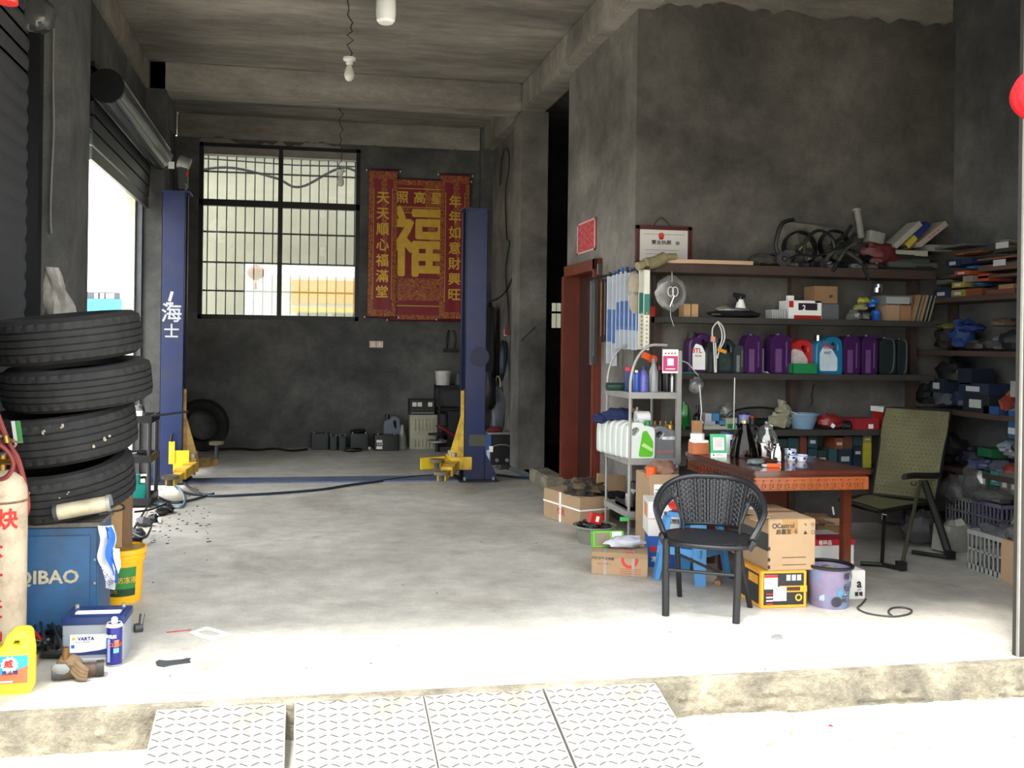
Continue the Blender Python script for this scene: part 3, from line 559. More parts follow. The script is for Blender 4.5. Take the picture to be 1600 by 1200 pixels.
d = (q2-q).normalized(); G().cyl(q2-d*.01, q2+d*.008, .041, n=20).obj('end_cap', galv, t); G().cyl(q-d*.008, q+d*.01, .04, n=20).obj('end_cap', dgrey, t); G().tube(smooth_path([q2+Vector((0, -.03, -.02)), q2+Vector((.05, -.03, 0)), q2+Vector((.06, 0, -.03)), q2+Vector((-.04, -.03, -.045))]), .005).obj('strap', black, t)
# blue machine cabinet
a = PZ(152, 1004, 0); zc_ = PY(152, 822, a.y).z
t = thing('machine_cabinet', 'worn blue metal machine cabinet with raised beige letters under the tyres', 'machine', (a.x, a.y, 0))
mb = mat('worn_blue_enamel', '2e5780', .45, .1, .15, 5, .05, 30, dirt='3a3a3a', dirt_amt=.5, dscale=4)
G().bb((-.62, 0, .02), (0, .3, zc_)).obj('body', mb, t, bevel=.008); G().bb((-.62, -.012, .03), (-.035, 0, zc_-.04)).obj('front_panel', mb, t, bevel=.003); G().bb((-.63, -.012, zc_), (.01, .31, zc_+.018)).obj('top_sheet', mat('dirty_top_sheet', '6c665c', .8, 0, .25, 10, dirt='2f2c28', dirt_amt=.8, dscale=12), t)
for zz in (.12, .25, .36): G().cyl((-.014, -.002, zz+.03), (-.014, -.006, zz+.03), .006, n=8).obj('rivet', galv, t)
q = PY(74, 903, a.y-.013); txt('QIBAO', .085, mat('flaking_beige_paint', 'a79f86', .7, 0, .25, 60), t, tuple(Vector((q.x, a.y-.0135, q.z))-Vector((a.x, a.y, 0))), bold=.03, sx=1.05)
t = thing('plastic_bag', 'torn white and blue printed plastic sheet hanging off the blue cabinet corner', 'bag', PY(163, 870, a.y-.02))
g = G(); g.grid(lambda u, v: (-.03+.07*u*(1-.3*v)+.03*v+.01*math.sin(v*9), -.012-.02*math.sin(u*3+v*5)-.01*math.sin(v*17), .15-.30*v), 8, 16); g.obj('sheet', mat('white_blue_print', 'dfe2ea', .4, 0, .05), t)
g = G(); g.grid(lambda u, v: (.008+.03*u+.03*v+.01*math.sin(v*9), -.04-.02*math.sin(u*3+v*5), .15-.26*v), 4, 14); g.obj('blue_strip', mat('blue_print', '2c64b8', .4, 0, .08), t); G().ball((.055, -.01, -.02), (.02, .02, .06), 8, amp=.3).obj('crumple', whitep, t)
txt('防冻液', .035, navy, t, (.012, -.052, -.08), (PI/2, .9, 0))
# yellow bucket
def curved_label(name, m, par, rad, a0, a1, z0, z1, taper=0, n=14): 
    return G().grid(lambda u, v: ((rad+taper*v)*math.sin(lerp(a0, a1, u)), -(rad+taper*v)*math.cos(lerp(a0, a1, u)), lerp(z0, z1, v)), n, 2).obj(name, m, par, recalc=False)
p = PZ(186, 946, 0); p = Vector((p.x-.01, p.y+.11, 0)); t = thing('bucket', 'yellow antifreeze bucket with a green label beside the blue cabinet', 'bucket', p)
G().lathe([(0, 0), (.102, 0), (.105, .005), (.118, .225), (.125, .225), (.126, .24), (.121, .245), (.122, .262), (.131, .265), (.132, .29), (.122, .292), (.118, .278), (0, .276)], n=40).obj('tub', mat('bucket_yellow', 'edb318', .35, 0, .06), t)
G().lathe([(0, 0), (.112, 0), (.112, .004), (0, .004)], (0, 0, .277), 40).obj('lid_dirt', mat('dirty_lid', '9a7d3c', .7, 0, .25, 20), t)
curved_label('label', mat('green_label_print', '2e7a35', .5, 0, .1), t, .1105, -.7, .85, .045, .20, .0105); curved_label('label_band', mat('dark_green_print', '14381f', .5), t, .1118, -.7, .85, .045, .085, .003)
txt('长效防冻液', .036, gold, t, (0, 0, .13), bend=(.1195, .12), bold=.015, sx=1.0); txt('-25℃', .02, gold, t, (0, 0, .07), bend=(.1165, -.2))
# car battery
p = PZ(96, 1037, 0); t = thing('car_battery', 'grey car battery with a blue lid in front of the blue cabinet', 'battery', (p.x, p.y, 0), rz=-.03)
W = .262
G().rbox((W/2, .085, .083), (W, .17, .166), .008).obj('case', mat('battery_grey', '8d9299', .45, 0, .06), t); G().rbox((W/2, .085, .183), (W+.006, .178, .034), .008).obj('lid', mat('battery_blue', '1b2f60', .4, 0, .08), t, bevel=.003)
G().rbox((W/2+.005, .085, .203), (W-.05, .13, .008), .008).obj('lid_panel', mat('battery_blue', '24407e'), t); G().rbox((W/2+.01, .05, .208), (W-.07, .05, .002), .008).obj('top_sticker', whitep, t)
for xx in (.03, W-.03): G().cyl((xx, .13, .2), (xx, .13, .222), .011, .009).obj('terminal', galv, t)
lbl = G().bb((.035, -.0018, .035), (W-.01, -.0006, .125)).obj('label', mat('battery_label', 'dfe3ea', .4, 0, .03), t)
G().add([(.035, -.0022, .035), (W-.01, -.0022, .035), (W-.01, -.0022, .075), (.16, -.0022, .055), (.08, -.0022, .046), (.035, -.0022, .046)], [(0, 1, 2, 3, 4, 5)]).obj('blue_swoosh', navy, t, recalc=False); G().bb((0, -.002, .012), (W, .0, .02)).obj('base_rail', mat('pale_rail', 'b5b8bb', .5), t)
txt('VARTA', .022, navy, t, (.102, -.003, .106), bold=.03); G().cyl((.05, -.001, .107), (.05, -.003, .107), .007, n=14).obj('emblem', gold, t); txt('BLUE DYNAMIC', .009, navy, t, (.09, -.003, .092)); G().bb((.04, -.003, .066), (.054, -.001, .08)).obj('blue_square', blue, t)
# spray can in front of the battery
def spray_can(p, r, h, lab, body, cap, cat='spray can', group=None, lettering=None, nozzle=True):
    t = thing('spray_can', lab, cat, p, group=group); z1 = h*.82
    G().lathe([(0, .003), (r*.9, 0), (r, .006), (r, z1), (r*.97, z1+.004), (r*.6, z1+r*.45), (0, z1+r*.45)], n=24).obj('can', body, t)
    G().lathe([(0, 0), (r*.42, 0), (r*.42, h*.1), (r*.25, h*.13), (0, h*.13)] if nozzle else [(0, 0), (r*.9, -.01), (r*.92, h*.18), (r*.85, h*.2), (0, h*.2)], (0, 0, z1+r*(.4 if nozzle else 0)), 18).obj('cap', cap, t)
    if lettering:
        for (s_, sz, z_, m_, a_) in lettering: txt(s_, sz, m_, t, (0, 0, z_), bend=(r+.0008, a_), bold=.02)
    return t
p = PZ(176, 1042, 0); cobalt = mat('cobalt_can_print', '2a2c7c', .25, .3, .1, 20)
sc_ = spray_can(Vector((p.x, p.y+.03, 0)), .033, .205, 'cobalt blue spray can with white nozzle in front of the battery', cobalt, whitep, lettering=[('CLEAN', .022, .095, orange, .45), ('清洗剂', .017, .13, whitep, -.3)])
curved_label('orange_flash', mat('orange_flash', 'e8703a', .4, 0, .1), sc_, .0334, .2, .8, .085, .115); curved_label('blue_flash', mat('sky_flash', '66b4e6', .4), sc_, .0334, .1, .8, .06, .08); curved_label('text_block', mat('pale_blue_print', '8aa2d8', .5), sc_, .0334, -.8, -.35, .02, .12)
G().lathe([(.034, 0), (.0345, .003), (.034, .006)], (0, 0, .002), 24, loop=True).obj('rim', galv, sc_); G().lathe([(.028, 0), (.034, -.012), (.036, -.012), (.03, .002)], (0, 0, .182), 24, loop=True).obj('shoulder', white, sc_)
# axle joint in the foreground
p = PZ(112, 1066, 0); t = thing('axle_joint', 'rusty brown axle joint with a worn glove lying at the floor edge', 'car part', (p.x, p.y+.03, 0))
rust = mat('greasy_brown_metal', '4b3c2e', .6, .3, .3, 25, .3, 60); 
G().cyl((-.05, 0, .035), (.10, .03, .032), .033, .028, 16).obj('joint_body', rust, t, bevel=.003); G().cyl((.085, .028, .033), (.115, .034, .033), .034, n=18).obj('flange', mat('dark_greasy_metal', '33302c', .5, .5, .3, 20), t); G().cyl((-.085, -.01, .035), (-.05, 0, .035), .026, .034, 14).obj('end_cup', dgrey, t)
G().ball((-.045, -.03, .055), (.034, .008, .022), 10, amp=.2, seed=4).obj('shiny_tab', grey, t)
for k in range(4): G().tube(smooth_path([(.0-.012*k, .02, .075-.004*k), (.02-.006*k, -.018, .075-.012*k), (.045-.004*k, -.035, .06-.014*k), (.06, -.03, .045-.011*k)], 4), [.011]*13, 8).obj('glove_finger', mat('brown_work_glove', '6b5740', .95, 0, .2, 40), t)
G().ball((-.02, .01, .07), (.05, .035, .035), 12, amp=.15, seed=9).obj('glove_palm', mat('brown_work_glove', '6b5740'), t); G().cyl((-.03, -.01, .09), (-.027, -.012, .14), .012, n=10).obj('brass_stub', mat('dull_brass', '7d5a35', .4, .7), t)
# small things on the concrete
p = PZ(215, 988, 0); t = thing('metal_bracket', 'small dark metal bush with a spout lying right of the spray can', 'car part', p)
G().cyl((-.015, 0, .02), (.02, .015, .02), .022, n=14).obj('bush', dgrey, t); G().cyl((.012, .01, .03), (.016, .03, .08), .011, .014, 10).obj('spout', mat('dull_metal', '6b6a66', .5, .6, .15), t)
def flat(name, lab, cat, poly, th, m, z=0.002, hole=None):
    pts = [PZ(x, y, 0) for x, y in poly]; c = sum(pts, Vector())/len(pts); g = G()
    if hole:
        hp = [PZ(x, y, 0)-c for x, y in hole]; op = [q-c for q in pts]; n = len(op)
        vs = [(q.x, q.y, zz) for zz in (0, th) for q in op+hp]
        fs = []
        for k in range(n):
            j = (k+1) % n; fs += [(k, j, n+j, n+k), (2*n+k, 3*n+k, 3*n+j, 2*n+j), (k, 2*n+k, 2*n+j, j), (n+k, n+j, 3*n+j, 3*n+k)]
        g.add(vs, fs)
    else: g.prism([(q.x-c.x, q.y-c.y) for q in pts], 0, th)
    o = g.obj(name, m, loc=(c.x, c.y, z)); return tag(o, lab, cat)
flat('paper_gasket', 'white paper gasket with an irregular cut-out on the floor', 'paper', [(295, 989), (322, 980), (342, 985), (363, 992), (332, 1002), (312, 997)], .001, whitep, hole=[(308, 988), (322, 985), (336, 988), (345, 992), (332, 995), (318, 993)])
flat('flat_spanner', 'flat dark pressed-steel spanner lying near the floor edge', 'tool', [(243, 1036), (248, 1033), (262, 1034), (285, 1032), (291, 1030), (298, 1030), (295, 1033), (298, 1036), (290, 1037), (268, 1040), (256, 1043), (245, 1041)], .004, mat('blued_steel', '4a4f56', .4, .6))
wire('red_wire', 'short piece of red wire beside the paper gasket', [PZ(260, 988, .003), PZ(280, 986, .003), PZ(299, 984, .003)], .0025, red)
rd = random.Random(5); g = G()
for k in range(40):
    x, y = rd.uniform(200, 1560), rd.uniform(780, 1060); q = PZ(x, y, 0); s_ = rd.uniform(.002, .006)
    if q.y < 3.75 or q.x > 3.2 or q.x < -1.3: continue
    g.ball((q.x, q.y, s_*.3), (s_, s_*.7, s_*.4), 6, amp=.3, seed=k)
for k in range(120):
    x, y = rd.uniform(205, 330), rd.uniform(760, 850); q = PZ(x, y, 0); s_ = rd.uniform(.003, .010); g.ball((q.x, q.y, s_*.3), (s_*1.4, s_*.7, s_*.4), 6, amp=.3, seed=k)
o = g.obj('floor_debris', mat('dark_crumbs', '3a352f', .9, 0, .3)); tag(o, 'scattered dark crumbs and chips over the concrete floor', 'debris', kind='stuff')
flat('flattened_cap', 'small crushed metal cap on the floor in front of the wicker chair', 'washer', [(1205, 996), (1212, 993), (1221, 994), (1223, 998), (1214, 1000), (1206, 999)], .006, galv)  # a flattened metal cap
g = G(); 
for k in range(26):
    x, y = rd.uniform(1080, 1590), rd.uniform(1112, 1190); q = PZ(x, y, -.15); s_ = rd.uniform(.004, .012); g.ball((q.x, q.y, -.148), (s_, s_*.8, s_*.4), 6, amp=.3, seed=k)
tag(g.obj('gravel', mat('street_grit', '8b7f63', .9, 0, .3)), 'grit lying on the pavement below the step', 'gravel', kind='stuff')
t = thing('cigarette_packet', 'crushed white and red scrap of packaging on the pavement', 'litter', PZ(1291, 1141, -.148))
G().box((0, 0, .006), (.05, .02, .01), (0, 0, .3)).obj('scrap', whitep, t); G().box((.025, .01, .008), (.014, .014, .014)).obj('red_corner', red, t)
# ---------------------------------------------------------------- gas cylinder, hoses, jug
p = PZ(0, 1035, 0); cp = Vector((p.x-.01, p.y+.02, 0)); zs = PY(0, 742, cp.y).z
t = thing('gas_cylinder', 'cream acetylene cylinder with red characters at the left edge', 'gas cylinder', cp); cm_ = mat('chalky_cream_paint', 'bfae95', .6, 0, .12, 6, .08, 40, dirt='7e6552', dirt_amt=.55, dscale=9)
r_ = .108
G().lathe([(0, 0), (r_*.96, 0), (r_, .02), (r_, zs-.09), (r_*.96, zs-.05), (r_*.8, zs-.012), (r_*.5, zs+.01), (.03, zs+.02), (0, zs+.02)], n=48).obj('shell', cm_, t)
G().lathe([(r_+.001, zs-.115), (r_+.004, zs-.11), (r_+.001, zs-.105)], n=48, loop=True).obj('weld_seam', mat('rusty_seam', '7a5946', .8, 0, .3, 20), t)
G().cyl((0, 0, zs+.01), (0, 0, zs+.09), .02).obj('valve', mat('brass', 'a07c3c', .35, .8), t); G().cyl((0, 0, zs+.09), (0, 0, zs+.1), .035, n=12).obj('hand_wheel', dgrey, t); G().cyl((.0, -.02, zs+.06), (.05, -.03, zs+.06), .012).obj('outlet', mat('brass', 'a07c3c'), t)
rp_ = mat('red_stencil_paint', 'c2271f', .6, 0, .1)
for (ch, yy, sz, ang) in (('乙', 815, .095, -.55), ('炔', 815, .095, .52), ('不', 868, .085, .0), ('可', 912, .085, .0), ('近', 955, .085, 0), ('火', 1000, .085, 0)): txt(ch, sz, rp_, t, (0, 0, PY(8, yy, cp.y-r_).z), bend=(r_+.001, ang), bold=.03)
t = thing('red_hose', 'coil of faded red rubber hose hanging over the cream cylinder', 'hose', (0, 0, 0)); hm = mat('faded_red_rubber', '7a2f2b', .6, 0, .15, 20)
yy_ = cp.y+.02
for k, pts in enumerate(([(-6, 640), (6, 672), (18, 700), (34, 740), (41, 775), (40, 800)], [(-8, 660), (2, 690), (16, 716), (28, 748), (34, 780), (32, 812)], [(-10, 690), (8, 702), (18, 716), (20, 730), (10, 745), (-8, 752)], [(-6, 650), (12, 690), (28, 716), (38, 752), (44, 790), (38, 812)])):
    G().tube(smooth_path([PY(x, y, yy_+.02*(k % 3)-(.14 if k == 2 else 0)) for x, y in pts]), .010, 8).obj('hose_loop', hm, t)
t = thing('welding_torch', 'brass welding torch tip lying over the red hose', 'torch', (0, 0, 0)); G().tube(smooth_path([PY(-4, 680, yy_-.04), PY(10, 686, yy_-.04), PY(24, 690, yy_-.05), PY(34, 691, yy_-.05)]), [.009]*8+[.008]*8+[.005]*9, 8).obj('torch_tube', mat('tarnished_brass', '8b7a5c', .4, .7), t); G().cyl(PY(8, 681, yy_-.05), PY(10, 692, yy_-.05), .014).obj('valve_nut', mat('brass', 'a07c3c'), t)
# jug
p = PZ(10, 1086, 0); t = thing('detergent_jug', 'yellow detergent jug with a red and blue label at the lower left corner', 'jug', (p.x-.01, p.y+.05, 0), rz=.05); ym = mat('lemon_plastic', 'ecdf35', .3, 0, .04)
g = G(); pr = [(-.088, 0), (.083, 0), (.088, .01), (.088, .165), (.083, .19), (.078, .225), (.07, .238), (.02, .24), (.008, .22), (0, .20), (-.03, .21), (-.035, .24), (-.065, .24), (-.07, .21), (-.088, .18)]
outer = [(.088, .01), (.088, .165), (.083, .192), (.079, .228), (.07, .238), (.022, .24), (.008, .225), (-.005, .185), (-.02, .175), (-.025, .17), (-.088, .165), (-.088, .01), (-.082, 0), (.082, 0)]
hole = [(.06, .185), (.062, .215), (.055, .222), (.03, .222), (.022, .215), (.012, .185)]
M = Matrix(((1, 0, 0, 0), (0, 0, -1, 0), (0, 1, 0, 0), (0, 0, 0, 1)))
def slab_with_hole(outer, hole, y0, y1):
    cu = bpy.data.curves.new('s', 'CURVE'); cu.dimensions = '2D'; cu.fill_mode = 'BOTH'; cu.extrude = abs(y1-y0)/2*.8; cu.bevel_depth = abs(y1-y0)*.1; cu.bevel_resolution = 2
    for lp_ in (outer, hole):
        if not lp_: continue
        sp = cu.splines.new('POLY'); sp.points.add(len(lp_)-1); sp.use_cyclic_u = True
        for i, (a, b) in enumerate(lp_): sp.points[i].co = (a, b, 0, 1)
    o = bpy.data.objects.new('s', cu); me = bpy.data.meshes.new_from_object(o); vs = [(v.co.x, (y0+y1)/2-v.co.z, v.co.y) for v in me.vertices]; fs = [tuple(q.vertices) for q in me.polygons]
    bpy.data.objects.remove(o); bpy.data.curves.remove(cu); bpy.data.meshes.remove(me); return vs, fs
def round_poly(poly, r=.01, n=3):
    out = []; k = len(poly)
    for i in range(k):
        a, b, c = Vector(poly[i-1]), Vector(poly[i]), Vector(poly[(i+1) % k]); l1, l2 = (a-b).length, (c-b).length; rr = min(r, l1*.45, l2*.45)
        p1, p2 = b+(a-b).normalized()*rr, b+(c-b).normalized()*rr
        for j in range(n+1):
            t_ = j/n; q_ = (1-t_)**2*p1+2*t_*(1-t_)*b+t_*t_*p2; out.append((q_.x, q_.y))
    return out
vs, fs = slab_with_hole(round_poly(outer, .018), round_poly(hole, .008), -.05, .05); G().add(vs, fs).obj('body', ym, t, smooth=50)
G().cyl((-.05, 0, .165), (-.05, 0, .215), .022, .02, 16).obj('neck', ym, t); G().cyl((-.05, 0, .2), (-.05, 0, .235), .026, n=18).obj('cap', red, t)
G().bb((-.084, -.0525, .045), (.086, -.051, .155)).obj('label', mat('cyan_label', '2f9fce', .4, 0, .08), t)
G().add([(-.084, -.0533, .045), (.086, -.0533, .045), (.086, -.0533, .115), (.05, -.0533, .10), (-.0, -.0533, .085), (-.084, -.0533, .075)], [(0, 1, 2, 3, 4, 5)]).obj('orange_wave', mat('orange_wave', 'e66a43', .4, 0, .1), t, recalc=False)
g = G(); star = []; 
for k in range(24): a = 2*PI*k/24; rr_ = .034 if k % 2 else .028; star.append((rr_*math.cos(a), rr_*math.sin(a)))
g.prism(star, 0, .001, M=Matrix.Translation((.018, -.0535, .12)) @ Matrix.Rotation(PI/2, 4, 'X')); g.obj('white_burst', whitep, t)
txt('威', .034, red, t, (.015, -.0552, .122), bold=.04); txt('洗洁精', .02, navy, t, (.02, -.0552, .088), bold=.02)
G().bb((-.084, -.0545, .05), (.03, -.0535, .056)).obj('white_line', whitep, t)
# jump leads and dark clutter between cylinder and battery
t = thing('jump_leads', 'tangle of black cables with a red clamp left of the battery', 'cables', PZ(66, 1010, 0))
rr = random.Random(3)
for k in range(7):
    P_ = [PZ(rr.uniform(44, 100), rr.uniform(965, 1020), rr.uniform(.01, .12))-t.location for _ in range(5)]; G().tube(smooth_path(P_, 7), .007, 6).obj('cable', cable_m, t)
G().tube([PZ(50, 985, .09)-t.location, PZ(68, 1003, .08)-t.location], .009).obj('red_clamp', red, t)
q = PZ(80, 1030, 0)-t.location; G().cyl(q+Vector((-.04, 0, .03)), q+Vector((.05, .01, .022)), .02, .024, 12).obj('black_plug', blackp, t)
tag(G().rbox((0, 0, .025), (.06, .04, .05), .01).obj('tape_roll', mat('tan_tape', '9a7a5a', .6), loc=PZ(48, 1040, 0)), 'small tan block on the floor behind the yellow jug', 'block')
# bag on the tyre stack
t = thing('plastic_bag', 'crumpled pale plastic bag standing on the top tyre against the column', 'bag', PY(92, 500, 5.25)); rough_bag = mat('dusty_bag_film', '8b857c', .5, 0, .25, 18)
g = G()
def bagf(u, v):
    a = u*2*PI; r0 = .075*(1-.55*v)*(1+.28*math.sin(a*3+v*7)+.12*math.sin(a*7+v*3)); return (r0*math.cos(a)-.045*v*v, r0*.6*math.sin(a), v*.28)
g.grid(bagf, 22, 12); g.obj('film', rough_bag, t)
# drum of film and clips at the top of the left column
t = thing('film_wrapped_lamp', 'plastic-wrapped round fixture at the top of the left column', 'lamp', PY(55, 8, 5.88)); G().lathe([(0, .0), (.09, 0), (.1, .03), (.1, .1), (.07, .13), (0, .13)], (0, .08, -.06), 20, rot=(PI/2, 0, 0)).obj('housing', dgrey, t); G().ball((0, 0, -.05), (.12, .08, .11), 14, amp=.15, seed=6).obj('film_wrap', m_bag, t)
wire('column_wire', 'pale cable running down the front of the left column', [PY(x, y, 5.97) for x, y in ((84, 45), (83, 120), (84, 200), (81, 270), (79, 330), (80, 365))], .006, mat('grey_cable', '77736c', .6))
# ---------------------------------------------------------------- trolley and junk by the side doorway
q = PZ(232, 793, 0); t = thing('tool_trolley', 'black two-tier tool trolley by the side doorway behind the tyres', 'trolley', (q.x, q.y, 0)); zz1 = PY(232, 650, q.y).z; zz2 = PY(232, 712, q.y).z
for (dx, dy) in ((0, 0), (-.55, 0), (0, .4), (-.55, .4)): G().cyl((dx, dy, .0), (dx, dy, zz1), .018, n=8).obj('leg', black, t)
for zz in (zz1, zz2, .08): g = G(); g.bb((-.57, -.02, zz-.06), (.02, 0, zz)); g.bb((-.57, .4, zz-.06), (.02, .42, zz)); g.bb((0, 0, zz-.06), (.02, .4, zz)); g.bb((-.57, 0, zz-.06), (-.55, .4, zz)); g.bb((-.56, 0, zz-.06), (.01, .4, zz-.05)); g.obj('tray', black, t)
G().cyl((.02, 0, zz1), (.3, .1, zz1+.03), .01).obj('handle', black, t)
def junk(name, lab, cat, x, y, Y=None, kind='ball', d=(.05, .04, .03), m=None, z=0, rz=0, seed=0, amp=.25, **k):
    p = PY(x, y, Y) if Y else PZ(x, y, z)
    g = G(); g.ball((0, 0, d[2]*.75), d, 12, amp=amp, seed=seed, flat_bottom=True) if kind == 'ball' else g.rbox((0, 0, d[2]), (d[0]*2, d[1]*2, d[2]*2), .006)
    return tag(g.obj(name, m, loc=p, rot=(0, 0, rz)), lab, cat, **k)
Yc = q.y+.1
junk('parts_tray', 'white and pink tray of small parts on the trolley top', 'tray', 211, 649, Yc, 'box', (.07, .08, .02), whitep); junk('spray_gun', 'black and white spray gun standing on the trolley', 'tool', 218, 630+18, Yc, 'ball', (.05, .04, .05), dgrey, seed=2); junk('rag', 'dark rag lying on the lower trolley tray', 'cloth', 215, 722, Yc, 'ball', (.1, .08, .05), blackp, seed=3)
p = PZ(214, 782, 0); t = thing('tool_case', 'teal plastic tool case beside the trolley leg', 'case', (p.x, p.y, 0)); G().rbox((0, 0, .075), (.17, .12, .15), .02).obj('body', mat('teal_plastic', '1d9a8f', .4, 0, .08), t, bevel=.005); G().rbox((-.02, 0, .19), (.09, .08, .08), .02).obj('top_tank', mat('teal_plastic', '1d9a8f'), t); G().tube(smooth_path([(.03, 0, .2), (.07, 0, .2), (.08, 0, .15)]), .012).obj('handle', blackp, t)
rr = random.Random(8)
for k, (x, y, nm, lb, c_, mm) in enumerate(((214, 838, 'engine_part', 'dark greasy engine part on the floor behind the yellow bucket', 'car part', dgrey), (252, 805, 'hinge_part', 'black metal part with white tip lying by the doorway', 'car part', blackp), (262, 800, 'rubber_bung', 'glossy black bung on the floor near the left lift arm', 'car part', blackp), (226, 822, 'car_part', 'bent dark bracket lying among debris by the trolley', 'car part', dgrey), (208, 852, 'rubber_boot_part', 'black rubber boot lying at the foot of the timber stand', 'car part', blackp), (240, 815, 'oil_pan', 'flat black oil pan on the floor next to the trolley', 'pan', black))):
    junk(nm, lb, c_, x, y, None, 'ball', (rr.uniform(.05, .09), rr.uniform(.04, .07), rr.uniform(.03, .05)), mm, seed=k+20, rz=k)
for k, pts in enumerate(([(200, 840), (216, 815), (232, 790), (246, 780)], [(205, 832), (226, 840), (236, 824)], [(210, 800), (236, 796), (262, 786)])): wire('metal_rod', ['long thin metal rod leaning among the debris by the trolley', 'short bent metal rod in the debris by the trolley', 'straight metal rod lying flat beside the trolley feet'][k], [PZ(x, y, .03+.02*k) for x, y in pts], .009, black, 'rod')
wire('white_fitting', 'short white hose fitting on the floor by the left lift arm', [PZ(243, 803, .03), PZ(247, 808, .03), PZ(250, 815, .02)], .012, white, 'fitting')
ah = mat('dark_air_hose', '23303c', .4, 0, .1)
wire('air_hose', 'long dark air hose snaking across the floor between the lift posts', [PZ(x, y, .012) for x, y in ((690, 742), (655, 744), (620, 748), (585, 753), (545, 758), (500, 765), (440, 770), (390, 773), (330, 775), (305, 768), (290, 757), (276, 746), (270, 752), (280, 764), (300, 772), (332, 773))], .013, ah, 'hose', 8)
wire('blue_hose', 'pale blue hose looped on the floor under the left lift arm', [PZ(x, y, .015) for x, y in ((262, 757), (272, 757), (284, 768), (289, 782), (282, 792), (262, 790), (236, 786))], .012, mat('pale_blue_hose', '5f8296', .4, 0, .1), 'hose')
wire('air_hose', 'short dark hose lying between trolley and left lift post', [PZ(x, y, .013) for x, y in ((334, 771), (300, 781), (270, 785), (250, 778), (236, 772))], .011, ah, 'hose')
wire('floor_cable', 'dark cable running from the right lift post to the door step', [PZ(x, y, .012) for x, y in ((762, 740), (790, 744), (820, 747), (855, 749))], .016, ah); wire('floor_cable', 'pale blue-grey cable beside the welding machine', [PZ(x, y, .014) for x, y in ((790, 728), (803, 735), (815, 742), (835, 745), (856, 746))], .012, mat('pale_blue_hose', '5f8296'))
# tyre standing behind the left post, and things along the back wall
p = PZ(303, 702, 0); t = thing('tyre', 'single tyre leaning against the back wall behind the left lift post', 'tyre', (p.x+.12, 12.2, .33), rot=(0, PI/2-.1, PI/2-.12)); tyre_mesh(.33, .2, .2).obj('rubber', rub, t)
def backbox(name, lab, cat, x0, x1, ytop, ybot, m, parts=(), dep=.18, group=None, bev=.006, Y=None):
    a = PZ(x0, ybot, 0) if Y is None else PY(x0, ybot, Y); Yf = a.y; b = PY(x1, ytop, Yf); z0 = a.z if Y is not None else 0
    t = thing(name, lab, cat, ((a.x+b.x)/2, Yf, z0), group=group); W, Hh = b.x-a.x, b.z-z0
    G().rbox((0, dep/2, Hh/2), (W, dep, Hh), .012).obj('body', m, t, bevel=bev if min(W, Hh) > .05 else .002); return t, W, Hh
dk = mat('dark_battery_case', '1f2524', .5, 0, .2)
for (x0, x1, yt, yb, lb, mm) in ((486, 514, 681, 703, 'dark grey open battery case, leftmost along the back wall', dk), (515, 527, 685, 704, 'small dark green battery left of its twin by the back wall', mat('dark_green_case', '1d2e2a', .5)), (529, 541, 685, 704, 'small dark green battery right of its twin by the back wall', mat('dark_green_case', '1d2e2a')), (547, 576, 681, 704, 'black car battery with a rag on top by the back wall', dk), (585, 623, 683, 705, 'black car battery with white stickers, widest by the back wall', dk)):
    t, W, Hh = backbox('car_battery', lb, 'battery', x0, x1, yt, yb, mm)
    G().rbox((0, .09, Hh+.012), (W*1.02, .185, .03), .01).obj('lid', blackp, t)
    for sx in (-1, 1): G().cyl((sx*W*.35, .05, Hh+.02), (sx*W*.35, .05, Hh+.045), .012).obj('terminal', galv, t)
    if 'sticker' in lb: G().bb((-W*.42, -.004, Hh*.15), (-W*.18, 0, Hh*.35)).obj('sticker', whitep, t); G().bb((-W*.42, -.004, Hh*.62), (-W*.18, 0, Hh*.8)).obj('sticker', whitep, t); txt('N70', .045, whitep, t, (-W*.28, -.006, Hh*.48))
    if 'rag' in lb: G().ball((0, .08, Hh+.05), (.1, .06, .035), 12, amp=.3, seed=3, flat_bottom=True).obj('rag', blackp, t)
junk('white_plug', 'white plastic plug on the floor before the black batteries', 'plug', 574, 703, None, 'ball', (.05, .04, .03), white); junk('dark_rag', 'dark rag on the floor by the left battery row', 'cloth', 552, 706, None, 'ball', (.12, .06, .03), blackp, seed=5); 
wire('scrap_cable', 'loose black cable along the foot of the back wall', [PZ(x, y, .015) for x, y in ((335, 703), (370, 701), (400, 703), (430, 701), (455, 704), (480, 702))], .016)
